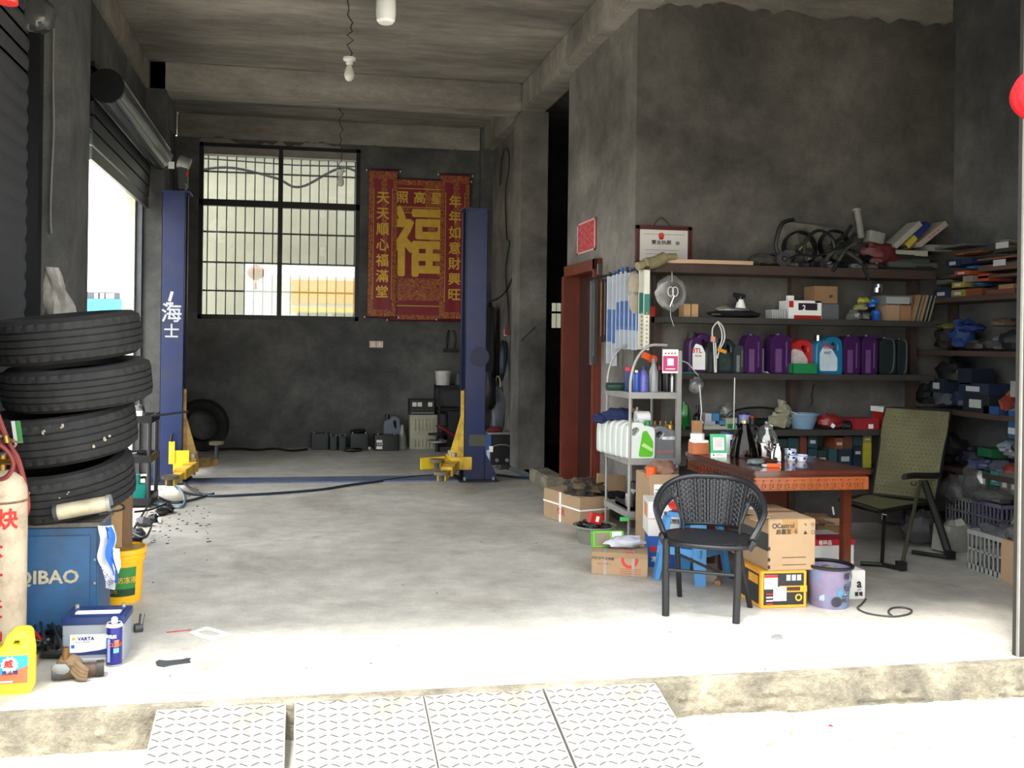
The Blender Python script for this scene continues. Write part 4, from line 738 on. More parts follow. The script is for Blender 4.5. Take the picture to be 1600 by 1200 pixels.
def oil_can(name, lab, cat, loc, W, D, Hh, m, cap_m, rz=0, handle='side', label=None, group=None, letters=None, hole=True, capn=True, facing='front'):
    """flat-sided jug: a handle opening on one top corner, a cap on the other"""
    t = thing(name, lab, cat, loc, rz=rz, group=group); w = W/2
    o = [(-w, .0), (w, 0), (w, Hh*.62), (w*.92, Hh*.86), (w*.45, Hh*.94), (w*.0, Hh*.93), (-w*.25, Hh*.84), (-w*.42, Hh*.84), (-w*.9, Hh*.80), (-w, Hh*.70)]
    h = [(w*.72, Hh*.60), (w*.70, Hh*.78), (w*.42, Hh*.85), (w*.14, Hh*.84), (w*.02, Hh*.74), (w*.38, Hh*.56)]
    vs, fs = slab_with_hole(round_poly(o, W*.09), round_poly(h, W*.05) if hole else None, -D/2, D/2); G().add(vs, fs).obj('body', m, t, smooth=45)
    cxp = -w*.62
    G().cyl((cxp, 0, Hh*.80), (cxp, 0, Hh*.88), D*.22, n=14).obj('neck', m, t); G().cyl((cxp, 0, Hh*.86), (cxp, 0, Hh), D*.27, D*.25, n=16).obj('cap', cap_m, t)
    if label: G().prism(round_poly([(-w*.82, Hh*.08), (w*.62, Hh*.08), (w*.62, Hh*.42), (w*.15, Hh*.66), (-w*.5, Hh*.72), (-w*.82, Hh*.55)], W*.08), 0, .001, M=Matrix.Translation((0, -D/2, 0)) @ Matrix.Rotation(PI/2, 4, 'X')).obj('label', label, t)
    if letters:
        for (s_, sz, dx, z_, m_) in letters: txt(s_, sz, m_, t, (dx, -D/2-.0022, z_), bold=.025)
    return t
bj = mat('slate_blue_plastic', '5b6876', .4, 0, .1)
p = PZ(603, 704, 0); oil_can('oil_jug', 'slate blue jug behind the batteries at the back wall', 'jug', (PY(612, 690, 12.3).x, 12.3, 0), .2, .12, .46, bj, blackp); 
p = PZ(672, 701, 0); 
t = thing('spray_bottle', 'translucent white funnel bottle standing left of the white jerrycan', 'bottle', PZ(628, 702, 0)); G().lathe([(0, 0), (.06, 0), (.065, .02), (.055, .15), (.025, .26), (.02, .32), (0, .33)], n=18).obj('body', mat('milky_plastic', '8f938f', .35), t)
# white ribbed jerrycan with a charger on it
t, W, Hh = backbox('jerrycan', 'yellowed white ribbed jerrycan with a battery charger on top', 'jerrycan', 640, 684, 648, 702, mat('yellowed_white_plastic', 'aaa791', .45, 0, .12, 6), dep=.24)
for k in range(6): G().rbox((-W*.32+k*W*.128, -.006, Hh*.72), (W*.05, .02, Hh*.34), .008).obj('rib', mat('yellowed_white_plastic', 'aaa791'), t); G().rbox((-W*.32+k*W*.128, -.006, Hh*.17), (W*.05, .02, Hh*.22), .008).obj('rib', mat('yellowed_white_plastic', 'aaa791'), t)
G().cyl((-W*.05, -.008, Hh*.42), (-W*.05, .0, Hh*.42), W*.2, n=4).obj('diamond_emboss', mat('yellowed_white_plastic', 'aaa791'), t); jt = t.location.copy()
t = thing('battery_charger', 'black battery charger with white dial meters on the jerrycan', 'charger', (jt.x-.02, jt.y, Hh)); ch_w = .34
G().rbox((0, .1, .1), (ch_w, .22, .2), .008).obj('case', black, t); G().bb((-ch_w/2+.01, -.012, .012), (ch_w/2-.01, -.008, .19)).obj('front_panel', blackp, t)
for k, xx in enumerate((-.11, -.04, .10)): mtr = G().bb((xx-.028, -.02, .11), (xx+.028, -.012, .165)).obj('meter', whitep, t); G().box((xx, -.021, .13), (.003, .002, .03), (0, .4, 0)).obj('needle', dark_txt, mtr)
G().bb((-.15, -.016, .02), (.15, -.012, .03)).obj('chrome_strip', steel, t)
for xx in (-.12, -.06, 0, .06, .12): G().cyl((xx, -.012, .07), (xx, -.03, .07), .012, n=10).obj('knob', dgrey, t)
# dark cabinet with bucket on top behind the post
t = thing('steel_shelf', 'dark steel cabinet of tools behind the right lift post', 'cabinet', PZ(688, 706, 0)+Vector((0, .15, 0))); cw, chh = .6, PY(690, 602, t.location.y).z
for xx in (0, cw): 
    for yy in (0, .4): G().bb((xx-.015, yy-.015, 0), (xx+.015, yy+.015, chh)).obj('upright', black, t)
for zz in (.12, chh*.35, chh*.62, chh-.02): G().bb((-.015, -.015, zz), (cw+.015, .415, zz+.02)).obj('shelf', black, t)
G().bb((-.01, .4, .1), (cw, .41, chh)).obj('back_panel', dgrey, t); G().bb((.12, -.01, .14), (.3, .0, chh*.6)).obj('door', blackp, t)
sl = t.location.copy()
t = thing('paint_bucket', 'dirty white paint bucket on the dark steel cabinet', 'bucket', (sl.x+.06, sl.y+.1, chh+.0)); G().lathe([(0, 0), (.09, 0), (.105, .16), (.112, .16), (.112, .185), (.1, .185), (.09, .02), (0, .02)], n=24).obj('tub', mat('dirty_white', 'c7c4bb', .5, 0, .15, 12), t); G().tube([(.11*math.cos(a), .11*math.sin(a)*.6-.05, .17-.05*math.sin(a)) for a in [k*PI/8 for k in range(9)]], .003).obj('handle', steel, t)
for k, (dx, zz, mm, lb) in enumerate(((.28, chh, dgrey, 'dark tin on the steel cabinet right of the white bucket'), (.4, chh, mat('pale_grey_box', '8b8f93', .6), 'pale grey tin on the steel cabinet beside the lift post'), (.08, chh*.35+.02, dgrey, 'dark round tin on the middle cabinet shelf'), (.06, .14, blackp, 'black drum on the bottom cabinet shelf'))): tag(G().cyl((0, 0, 0), (0, 0, .15), .06, n=16).obj('tin', mm, loc=(sl.x+dx, sl.y+.12, zz)), lb, 'tin')
wire('red_strap', 'dark red strap hanging diagonally over the steel cabinet', [PY(685, 665, sl.y-.04), PY(696, 672, sl.y-.05), PY(710, 681, sl.y-.05)], .022, mat('dark_red_strap', '7c1f26', .6), 'strap')
t = thing('grease_gun_stand', 'black round stool with a pale ring left of the right lift post', 'stool', PZ(683, 706, 0)); G().cyl((0, 0, 0), (0, 0, .12), .03).obj('column', black, t); G().lathe([(.1, 0), (.13, .01), (.13, .03), (.1, .035)], (0, 0, .12), 24, loop=True).obj('ring', galv, t); G().lathe([(0, 0), (.12, 0), (.12, .02), (0, .02)], (0, 0, .22), 24).obj('seat', black, t); G().cyl((0, 0, .12), (0, 0, .23), .02).obj('stem', black, t)
flat('spanner', 'small bright spanner on the floor near the right lift arm', 'tool', [(655, 722), (658, 720), (664, 727), (663, 729), (655, 728)], .01, galv)
# welding machine
t, W, Hh = backbox('welding_machine', 'blue and black welding machine standing right of the right lift post', 'welding machine', 757, 800, 679, 727, blackp, dep=.3)
G().bb((-W/2-.01, -.015, 0), (-W*.28, .0, Hh)).obj('side_panel', mat('steel_blue_panel', '4a6fa8', .4), t); G().bb((-W/2+.02, -.02, Hh*.1), (-W*.33, -.014, Hh*.5)).obj('white_plate', whitep, t); G().rbox((.02, .15, Hh+.012), (W*.9, .28, .02), .01).obj('top_plate', galv, t)
for xx in (-.02, .1): G().cyl((xx, -.01, .06), (xx, -.04, .06), .02).obj('socket', galv, t)
G().tube(smooth_path([(-.06, -.01, Hh*.62), (0, -.05, Hh*.68), (.1, -.05, Hh*.66), (.16, -.01, Hh*.5), (.17, -.01, .1)]), .008).obj('cable', mat('grey_cable', '77736c'), t)
wl = t.location.copy(); junk('red_rag', 'red rag and white plug on top of the welding machine', 'cloth', 772, 676, wl.y+.12, 'ball', (.09, .07, .04), mat('dull_red_cloth', '6e2024', .9, 0, .2), seed=7)
junk('welding_clamp', 'dark welding clamp on the floor before the welding machine', 'clamp', 787, 733, None, 'ball', (.09, .05, .03), dgrey, seed=8)
junk('plastic_sheet', 'crumpled grey plastic sheet against the wall behind the welding machine', 'plastic sheet', 778, 675, wl.y+.35, 'ball', (.09, .05, .3), mat('crumpled_grey', '5d6167', .5, 0, .3, 10), seed=12)
junk('hanging_tool_pouch', 'dark tool pouch low on the side wall beside the lift post', 'pouch', 762, 640, wl.y+.3, 'ball', (.1, .06, .25), blackp, seed=13)
# ---------------------------------------------------------------- wooden door, red paper, licence
dw = mat('red_brown_door_wood', '6b2e1d', .4, 0, .25, 3, .08, 30); dwd = mat('dark_brown_door', '2f1712', .35, 0, .2, 3)
g = G()
for (ya, yb, za, zb_) in ((DY0-.03, DY0+.07, 0, DZ+.07), (DY1-.07, DY1+.05, 0, DZ+.07), (DY0-.03, DY1+.05, DZ-.03, DZ+.07)): g.bb((XR-.05, ya, za), (XR+.16, yb, zb_)); g.bb((XR-.065, ya+.02, za), (XR-.05, yb-.02, zb_))
dr = struct('door_2', g, dw, bevel=.004); dr['label'] = 'red-brown wooden door frame with a dark door in the side wall'
lf = G().bb((XR+.09, DY0+.07, 0), (XR+.13, DY1-.07, DZ-.03)).obj('door_leaf', dwd, dr)
for (za, zb_) in ((.15, .95), (1.05, 1.95)): G().bb((XR+.08, DY0+.2, za), (XR+.09, DY1-.2, zb_)).obj('door_panel', dwd, lf, bevel=.004)
G().cyl((XR+.09, DY0+.14, 1.0), (XR+.03, DY0+.14, 1.0), .012).obj('door_handle', steel, lf)
a, b = PX(903, 351, XR-.006), PX(931, 390, XR-.006)
g = G(); g.grid(lambda u, v: (XR-.006-.004*math.sin(u*5), lerp(a.y, b.y, u), lerp(a.z, b.z+.02, v)+.01*u), 8, 6); t = thing('red_notice', 'faded red square paper pasted above the wooden door', 'paper', (0, 0, 0)); g.obj('paper', mat('faded_red_paper', 'b5323a', .8, 0, .15, 30, dirt='d8a6a0', dirt_amt=.5, dscale=30), t, recalc=False)
wy, hz = abs(a.y-b.y), abs(a.z-b.z)
for k, (u0, u1, v0, v1) in enumerate(((0, 1, 0, .06), (0, 1, .94, 1), (0, .06, 0, 1), (.94, 1, 0, 1))): G().bb((XR-.013, lerp(a.y, b.y, u0), lerp(a.z, b.z, v0)), (XR-.011, lerp(a.y, b.y, u1), lerp(a.z, b.z, v1))).obj('border', mat('pale_pink_print', 'd9a5a0', .8), t)
G().bb((2.565, 6.905, PX(925, 410, XR).z), (2.57, 6.91, PX(925, 400, XR).z))
Yl = 6.885; a, b = PY(993, 352, Yl), PY(1079, 412, Yl); t = thing('licence_frame', 'framed white licence with a red emblem standing above the top shelf', 'picture frame', ((a.x+b.x)/2, Yl, b.z-.02)); W, Hh = b.x-a.x, a.z-b.z+.02
fr_ = mat('maroon_frame', '4a1b1d', .35, 0, .15)
for (x0, x1, z0, z1) in ((-W/2, W/2, Hh-.03, Hh), (-W/2, W/2, 0, .03), (-W/2, -W/2+.03, 0, Hh), (W/2-.03, W/2, 0, Hh)): G().bb((x0, -.02, z0), (x1, .0, z1)).obj('frame_rail', fr_, t, bevel=.003)
G().bb((-W/2+.02, -.008, .02), (W/2-.02, -.002, Hh-.02)).obj('certificate', mat('certificate_paper', 'cfcac2', .5, 0, .04), t)
g = G(); g.cyl((-.02, -.009, Hh-.075), (-.02, -.011, Hh-.075), .024, n=20); g.box((-.02, -.010, Hh-.098), (.034, .002, .014)); g.obj('red_emblem', mat('emblem_red', 'c93a2b', .5), t)
txt('营业执照', .036, dark_txt, t, (-.02, -.012, Hh-.13), bold=.02, sx=1.15); G().bb((.1, -.011, Hh-.145), (.13, -.009, Hh-.118)).obj('grey_square', grey, t)
for k in range(4): G().bb((-.15, -.0105, Hh-.19-.03*k), (.13-.03*(k % 2), -.009, Hh-.187-.03*k)).obj('ruled_line', grey, t)
G().bb((-.17, -.0105, Hh-.066), (.17, -.009, Hh-.063)).obj('ruled_line', grey, t)
G().tube([(-.09, -.015, Hh-.01), (-.07, -.01, Hh+.03), (-.02, 0, Hh+.07), (.03, -.01, Hh+.03), (.05, -.015, Hh-.01)], .003, 5).obj('hanging_cord', fr_, t)
# ---------------------------------------------------------------- alcove shelving
plank = mat('dark_plank', '3f3029', .7, 0, .25, 4, .15); plank2 = mat('grey_plank', '35322e', .75, 0, .25, 4, .15)
SZ = {1: 2.045, 2: 1.643, 3: 1.217, 4: .785, 5: .48}; YS = 6.60
sx0 = PY(1040, 500, YS).x; sx1 = 4.96
t = thing('wall_shelving', 'long dark wooden wall shelving in the alcove', 'shelving', (sx0, YS, 0))
for k, z in SZ.items():
    x0 = -.12 if k == 1 else 0
    G().bb((x0, .0, z-(.07 if k == 1 else .045)), (sx1-sx0, .29, z)).obj('shelf_board', plank if k == 1 else plank2, t, bevel=.003)
for xx in (.03, (sx1-sx0)*.52, sx1-sx0-.03): 
    G().bb((xx-.03, .22, 0), (xx+.03, .28, 2.0)).obj('upright', plank, t)
    if xx != (sx1-sx0)*.52: G().bb((xx-.03, .01, 0 if xx < 1 else 0), (xx+.03, .05, .74)).obj('upright', plank, t)
XS = 4.99; RZ = {k: PX(1500, y, XS).z for k, y in ((1, 463), (2, 548), (3, 642), (4, 732), (5, 820))}
t = thing('side_shelving', 'dark wooden shelving full of parts along the right alcove wall', 'shelving', (XS, 4.6, 0))
for k, z in RZ.items(): G().bb((0, 0, z-.04), (.345, 2.28, z)).obj('shelf_board', plank, t, bevel=.003)
for yy in (0.02, 1.1, 2.2): G().bb((.28, yy, 0), (.33, yy+.06, 1.86)).obj('upright', plank, t)
def W_(x, y, Y): return PY(x, y, Y)
def sh_box(x0, y0, x1, y1, k, name, lab, cat, m, dep=.16, Y=6.66, lid=None, rz=0, patch_=None, letters=None, group=None):
    """carton standing on alcove shelf k; x0,x1 its front width, y0,y1 its front height"""
    a = PY(x0, y1, Y); b = PY(x1, y0, Y); W = b.x-a.x; Hh = b.z-a.z; z = SZ[k] if isinstance(k, int) else k
    t = thing(name, lab, cat, ((a.x+b.x)/2, Y, z), rz=rz, group=group); G().bb((-W/2, 0, 0), (W/2, dep, Hh)).obj('body', m, t, bevel=.002)
    if lid: G().bb((-W/2-.001, -.001, Hh*.82), (W/2+.001, dep+.001, Hh+.002)).obj('lid', lid, t)
    if patch_: (px0, pz0, px1, pz1, pm) = patch_; G().bb((W*(px0-.5), -.0015, Hh*pz0), (W*(px1-.5), .0, Hh*pz1)).obj('label', pm, t)
    if letters: txt(letters[0], letters[1], letters[2], t, (W*letters[3], -.0025, Hh*letters[4]), bold=.02)
    return t
# oil jugs on the third shelf
purple = mat('purple_jug', '3c1b4a', .3, 0, .1); purp2 = mat('mauve_strip', '6a4776', .35); dkgr = mat('green_black_jug', '20282a', .35, 0, .15); redj = mat('red_jug', 'b02a27', .3, 0, .08); blj = mat('teal_blue_jug', '1f6c94', .3, 0, .1)
def jug_front(x0, x1, y0, y1, m, cap, lab, label=None, letters=None, Y=6.68, k=3, D=.12, **kw):
    a = PY(x0, y1, Y); b = PY(x1, y0, Y); W = b.x-a.x; Hh = b.z-a.z
    return oil_can('oil_jug', lab, 'jug', ((a.x+b.x)/2, Y+D/2, SZ[k] if isinstance(k, int) else k), W, D, Hh, m, cap, label=label, letters=letters, **kw)
def jug_side(x0, x1, y0, y1, m, strip, lab, Y=6.66, k=3, dep=.11, curved=False):
    a = PY(x0, y1, Y); b = PY(x1, y0, Y); W = b.x-a.x; Hh = b.z-a.z
    t = thing('oil_jug', lab, 'jug', ((a.x+b.x)/2, Y, SZ[k])); w = W/2
    prof = round_poly([(-w, 0), (w, 0), (w, Hh*.8), (w*.75, Hh*.97), (-w*.75, Hh*.97), (-w, Hh*.8)], w*.4, 3)
    G().prism(prof, -dep, 0, M=Matrix.Rotation(PI/2, 4, 'X')).obj('body', m, t, bevel=.004, smooth=50)
    if curved: G().tube(smooth_path([(-w*.2, -.003, Hh*.97), (w*.55, -.004, Hh*.9), (w*.7, -.004, Hh*.5), (w*.5, -.004, Hh*.12), (w*.1, -.003, 0.01)]), .006, 6).obj('handle_ridge', mat('grey_green_strip', '4b5552', .3), t)
    else:
        G().bb((-w*.55, -.004, 0.01), (w*.05, .0, Hh*.62)).obj('window_strip', strip, t); G().bb((w*.45, -.006, .05), (w*.55, 0, Hh*.8)).obj('seam_ridge', strip, t)
    G().cyl((0, .05, Hh*.95), (0, .05, Hh), w*.45, n=14).obj('cap', m, t)
    return t
jug_front(1079, 1110, 519, 583, purple, dark_txt, 'purple oil jug with a white label, leftmost on the jug shelf', label=whitep, letters=[('8TL', .05, -.03, .17, red_txt), ('5W-30', .018, -.02, .13, dark_txt)])
jug_side(1105, 1121, 530, 583, dkgr, dgrey, 'narrow black jug seen edge-on behind the white cable', Y=6.64, dep=.18)
jug_front(1120, 1147, 529, 583, dkgr, blackp, 'black oil jug with an orange and green picture label', label=mat('dark_picture_label', '2b3a38', .5, 0, .5, 40), Y=6.69)
jug_side(1147, 1163, 538, 583, mat('charcoal_jug', '33373a', .4), grey, 'charcoal jug between the black jug and the first edge-on purple jug', Y=6.68)
jug_side(1164, 1192, 523, 584, purple, purp2, 'first edge-on purple oil jug from the left, standing alone')
jug_side(1204, 1237, 523, 585, purple, purp2, 'edge-on purple oil jug touching the red jug')
jug_side(1199, 1208, 540, 580, whitep, whitep, 'pale label side of a jug showing left of the purple jug by the red one', Y=6.72, dep=.1)
jug_front(1229, 1270, 526, 580, redj, redj, 'red oil jug behind the small green tub', label=mat('faded_white_label', 'c9b9b4', .5, 0, .2, 30), Y=6.72)
g = G(); a = PY(1238, 586, 6.61); b = PY(1277, 570, 6.61); W = b.x-a.x; Hh = b.z-a.z
t = thing('plastic_tub', 'small green plastic tub in front of the red oil jug', 'tub', ((a.x+b.x)/2, 6.605, SZ[3])); 
for (p0, p1) in (((-W/2, 0, 0), (W/2, .004, Hh)), ((-W/2, .08, 0), (W/2, .084, Hh)), ((-W/2, 0, 0), (-W/2+.004, .084, Hh)), ((W/2-.004, 0, 0), (W/2, .084, Hh)), ((-W/2, 0, 0), (W/2, .084, .004))): G().bb(p0, p1).obj('side', green, t)
G().bb((-W/2-.004, -.004, Hh-.008), (W/2+.004, .0, Hh)).obj('rim', green, t)
jug_front(1277, 1316, 524, 584, blj, chrome, 'blue and white oil jug right of the green tub', label=mat('white_to_blue_label', 'c5d6df', .4, 0, .1), letters=[('HELIX', .042, -.02, .21, red_txt), ('HX7', .03, -.02, .165, navy), ('Shell', .02, -.035, .25, red_txt)], Y=6.66)
jug_side(1318, 1345, 524, 585, purple, purp2, 'edge-on purple oil jug next to the blue and white jug')
jug_side(1347, 1372, 524, 585, purple, purp2, 'rightmost edge-on purple oil jug')
jug_side(1375, 1401, 526, 584, dkgr, dgrey, 'dark green-black jug right of the purple jugs', curved=True); jug_side(1403, 1419, 528, 584, dkgr, dgrey, 'rightmost dark jug on the jug shelf', curved=True)
# white looped cable hanging with an orange tab
t = thing('hanging_cable', 'white looped charging cable with an orange tab hanging before the jugs', 'cable', (0, 0, 0)); wc = mat('white_cable', 'cfcfca', .5)
for pts in ([(1122, 502), (1114, 512), (1113, 525), (1115, 535), (1117, 582)], [(1122, 502), (1130, 512), (1132, 530), (1124, 548), (1121, 560)], [(1121, 503), (1127, 515), (1128, 530), (1123, 545)], [(1118, 535), (1119, 560), (1119, 582)]): G().tube(smooth_path([PY(x, y, 6.57) for x, y in pts]), .005, 6).obj('cord', wc, t)
G().box(PY(1114, 530, 6.56), (.028, .02, .04)).obj('plug', mat('pink_white_plug', 'd99a88', .4), t); G().box(PY(1128, 548, 6.55), (.07, .01, .025), (0, .3, 0)).obj('orange_tab', mat('amber_tab', 'd98e2a', .5), t)
# second shelf
t = sh_box(1233, 470, 1284, 498, 2, 'parts_box', 'white box with dark label and red stripe on the second shelf', 'box', whitep, letters=('2', .06, whitep, -.05, .6)); W = PY(1284, 498, 6.66).x-PY(1233, 498, 6.66).x; 
G().bb((-W*.22, -.0022, .07), (W*.36, -.0005, .125)).obj('dark_label', mat('dark_plum', '2c2030', .5), t); G().bb((-W*.35, -.0022, .0), (W*.48, -.0005, .03)).obj('red_stripe', red, t); G().bb((-W*.5, -.0022, .09), (-W*.37, -.0005, .14)).obj('red_corner', red, t)
sh_box(1232, 462, 1241, 470, PY(1236, 470, 6.7).z, 'small_box', 'tiny white box on top of the white and red box', 'box', whitep, dep=.04, Y=6.7)
sh_box(1284, 474, 1311, 498, 2, 'clear_case', 'translucent grey plastic case beside the white and red box', 'case', mat('smoky_case', '5f6266', .3), dep=.15)
sh_box(1273, 448, 1309, 474, PY(1290, 474, 6.66).z, 'parts_carton', 'small brown carton stacked on the translucent case', 'box', mat('aged_carton', '8a6b4c', .8), letters=('EP', .03, dark_txt, .2, .4))
for k, (x0, y0, x1, y1, mm, lb) in enumerate(((1386, 478, 1406, 504, card, 'brown cardboard block, left one of the pair on the second shelf'), (1407, 476, 1424, 505, mat('tan_card', '9c7350', .85), 'tan cardboard block, right one of the pair on the second shelf'), (1380, 462, 1426, 476, mat('grey_printed_sleeve', '6f7274', .5), 'grey printed pack lying on the cardboard blocks'))): sh_box(x0, y0, x1, y1, 2 if k < 2 else PY(1400, 477, 6.66).z, 'cardboard_block' if k < 2 else 'printed_pack', lb, 'box', mm, patch_=(.1, .15, .9, .85, mat('pale_print', 'a7a9a8', .6)) if k == 2 else None)
for k in range(5):
    p = PY(1424+k*6, 503, 6.66); t = thing('booklet', ['tan booklet leaning first in the row at the right end of the second shelf', 'brown booklet leaning second in the row at the right end of the second shelf', 'third leaning booklet, tan and frayed, at the right end of the second shelf', 'dark grey booklet leaning fourth at the right end of the second shelf', 'dark green booklet leaning last at the right end of the second shelf'][k], 'booklet', (p.x, 6.65, SZ[2]), rot=(0, .28, 0)); G().bb((0, 0, 0), (.018, .2, .22)).obj('cover', (mat('tan_card', '9c7350'), mat('brown_cover', '6d5240', .8), mat('tan_card', '9c7350'), dgrey, mat('dark_green_case', '1d2e2a'))[k], t); G().bb((.003, -.001, .004), (.015, .0, .216)).obj('pages', mat('page_edges', '8b8272', .9), t)
for k, (x, y, d, mm, nm, lb) in enumerate(((1335, 489, (.06, .06, .045), galv, 'chrome_fitting', 'lumpy silver fitting on the second shelf'), (1352, 490, (.05, .05, .04), mat('dull_metal', '6b6a66'), 'metal_pump', 'dull metal pump next to the silver fitting'), (1344, 480, (.06, .05, .03), mat('olive_lump', '8f8a5c', .6), 'olive_part', 'olive coloured part resting on the silver fittings'), (1368, 492, (.03, .05, .05), blue, 'blue_bottle_pack', 'bright blue plastic pack on the second shelf'), (1362, 474, (.045, .05, .04), mat('deep_blue_bag', '1f5fb0', .4), 'blue_bag', 'blue plastic bag stacked on the second shelf under the chrome cap'), (1349, 470, (.05, .05, .03), mat('yellow_green', '9a9a3a', .6), 'yellow_bag', 'yellow-green bag on top of the metal parts'))):
    p = PY(x, y, 6.72); zz = SZ[2]+d[2]*.75 if k in (0, 1, 3) else p.z; g = G(); g.ball((0, 0, 0), d, 12, amp=.28, fr=4, seed=k+40, flat_bottom=True); tag(g.obj(nm, mm, loc=(p.x, p.y, zz)), lb, 'part' if k < 3 else 'bag')
p = PY(1371, 450, 6.66); t = thing('chrome_fitting', 'shiny chrome cap perched on the blue bag', 'car part', p); G().cyl((0, 0, -.035), (0, 0, 0), .045, n=20).obj('lower_disc', chrome, t); G().cyl((.01, 0, 0), (.01, 0, .03), .03, n=18).obj('upper_disc', steel, t)
t = thing('trigger_bottle', 'white spray bottle with a black trigger on the second shelf', 'bottle', (PY(1157, 480, 6.72).x, 6.72, PY(1157, 482, 6.72).z-.02)); G().lathe([(0, -.05), (.045, -.05), (.048, 0), (.03, .06), (.018, .09), (0, .09)], n=20).obj('body', whitep, t); G().bb((-.02, -.046, -.02), (.025, -.042, .02)).obj('label', blackp, t); G().box((-.01, 0, .12), (.09, .03, .03), (0, .15, 0)).obj('nozzle', blackp, t); G().cyl((0, 0, .085), (0, 0, .115), .018).obj('collar', blackp, t); G().box((-.025, 0, .085), (.012, .015, .06), (0, -.5, 0)).obj('trigger', blackp, t)
t = thing('polisher', 'black and silver hand tool lying flat on the second shelf', 'tool', (PY(1150, 495, 6.68).x, 6.7, SZ[2])); G().ball((0, 0, .03), (.22, .08, .035), 16, amp=.1, seed=3, flat_bottom=True).obj('body', blackp, t); G().ball((-.02, -.02, .062), (.13, .05, .018), 14, amp=.1, seed=5).obj('silver_cover', galv, t); G().ball((-.08, .01, .07), (.07, .04, .025), 12, amp=.2, seed=6).obj('tan_cloth', mat('tan_cloth', '7f7558', .9), t)
t = thing('sandpaper_stack', 'small stack of pale grooved pads beside the hand tool', 'pads', (PY(1215, 495, 6.68).x, 6.66, SZ[2]))
for k in range(6): G().bb((-.06+k*.02, 0, 0), (-.045+k*.02, .1, .07)).obj('pad', mat('pale_print', 'a7a9a8'), t)
p = PY(1079, 497, 6.66)
for k, xx in enumerate((1069, 1081)): q = PY(xx, 497, 6.66); t = thing('wood_block', ['upright pine block, left of the pair on the second shelf', 'upright pine block, right of the pair on the second shelf'][k], 'block', (q.x+.025, 6.66, SZ[2])); G().bb((-.027, 0, 0), (.027, .1, .1)).obj('block', wood, t, bevel=.003)
sh_box(1014, 480, 1024, 495, PY(1018, 494, 6.75).z, 'red_socket', 'small red socket block mounted left of the wooden blocks', 'socket', red, dep=.04, Y=6.75)
t = thing('scissors_bag', 'clear plastic bag with wire and scissors hanging at the left shelf end', 'bag', PY(1049, 458, 6.52)); G().ball((0, 0, 0), (.125, .02, .13), 18, amp=.07, seed=2).obj('film', m_bag, t)
G().lathe([(.06, -.01), (.085, -.012), (.085, .012), (.06, .01)], n=28, rot=(PI/2, 0, 0), loop=True).obj('film_reel', mat('dark_maroon_reel', '3c2a2c', .5), t); G().cyl((0, .012, 0), (0, .014, 0), .085, n=28).obj('reel_face', mat('dusty_plum', '4b4244', .6), t)
for s_ in (-1, 1): G().tube([(s_*.018+.022*math.cos(a), -.03, .01+.035*math.sin(a)) for a in [2*PI*k/14 for k in range(14)]], .004, 6, closed=True).obj('wire_loop', wc, t); G().tube([(s_*.01, -.03, -.02), (-s_*.012-.01, -.03, -.1)], .004).obj('blade', chrome, t)
wire('hanging_string', 'string hanging the plastic bag from the top shelf', [PY(1050, 424, 6.605), PY(1050, 430, 6.53), PY(1050, 446, 6.52)], .003, wc, 'string'); G().tube([PY(1047, 478, 6.52)-t.location, PY(1048, 495, 6.52)-t.location, PY(1053, 510, 6.52)-t.location], .002, 6).obj('string', wc, t)
# top shelf
t = thing('timber_offcut', 'pale timber board lying along the left of the top shelf', 'board', (0, 0, 0)); a = PY(1045, 404, 6.58); b = PY(1176, 412, 6.58)
G().prism([(a.x, 6.62), (a.x+.18, 6.57), (b.x, 6.57), (b.x, 6.68), (a.x+.1, 6.72)], SZ[1], SZ[1]+.028).obj('board', mat('pale_timber', 'b8977a', .7, 0, .1, 4), t)
t = thing('rolled_sleeve', 'rolled dusty yellow plastic sleeve sagging over the shelf end', 'roll', (0, 0, 0)); G().tube(smooth_path([PY(996, 416, 6.5), PY(1008, 413, 6.52), PY(1025, 409, 6.55), PY(1040, 402, 6.58), PY(1056, 401, 6.6)]), [.032]*8+[.045]*8+[.045]*8+[.025]*9, 12).obj('sleeve', mat('dusty_sleeve', '857c5c', .6, 0, .2, 20, .2), t)
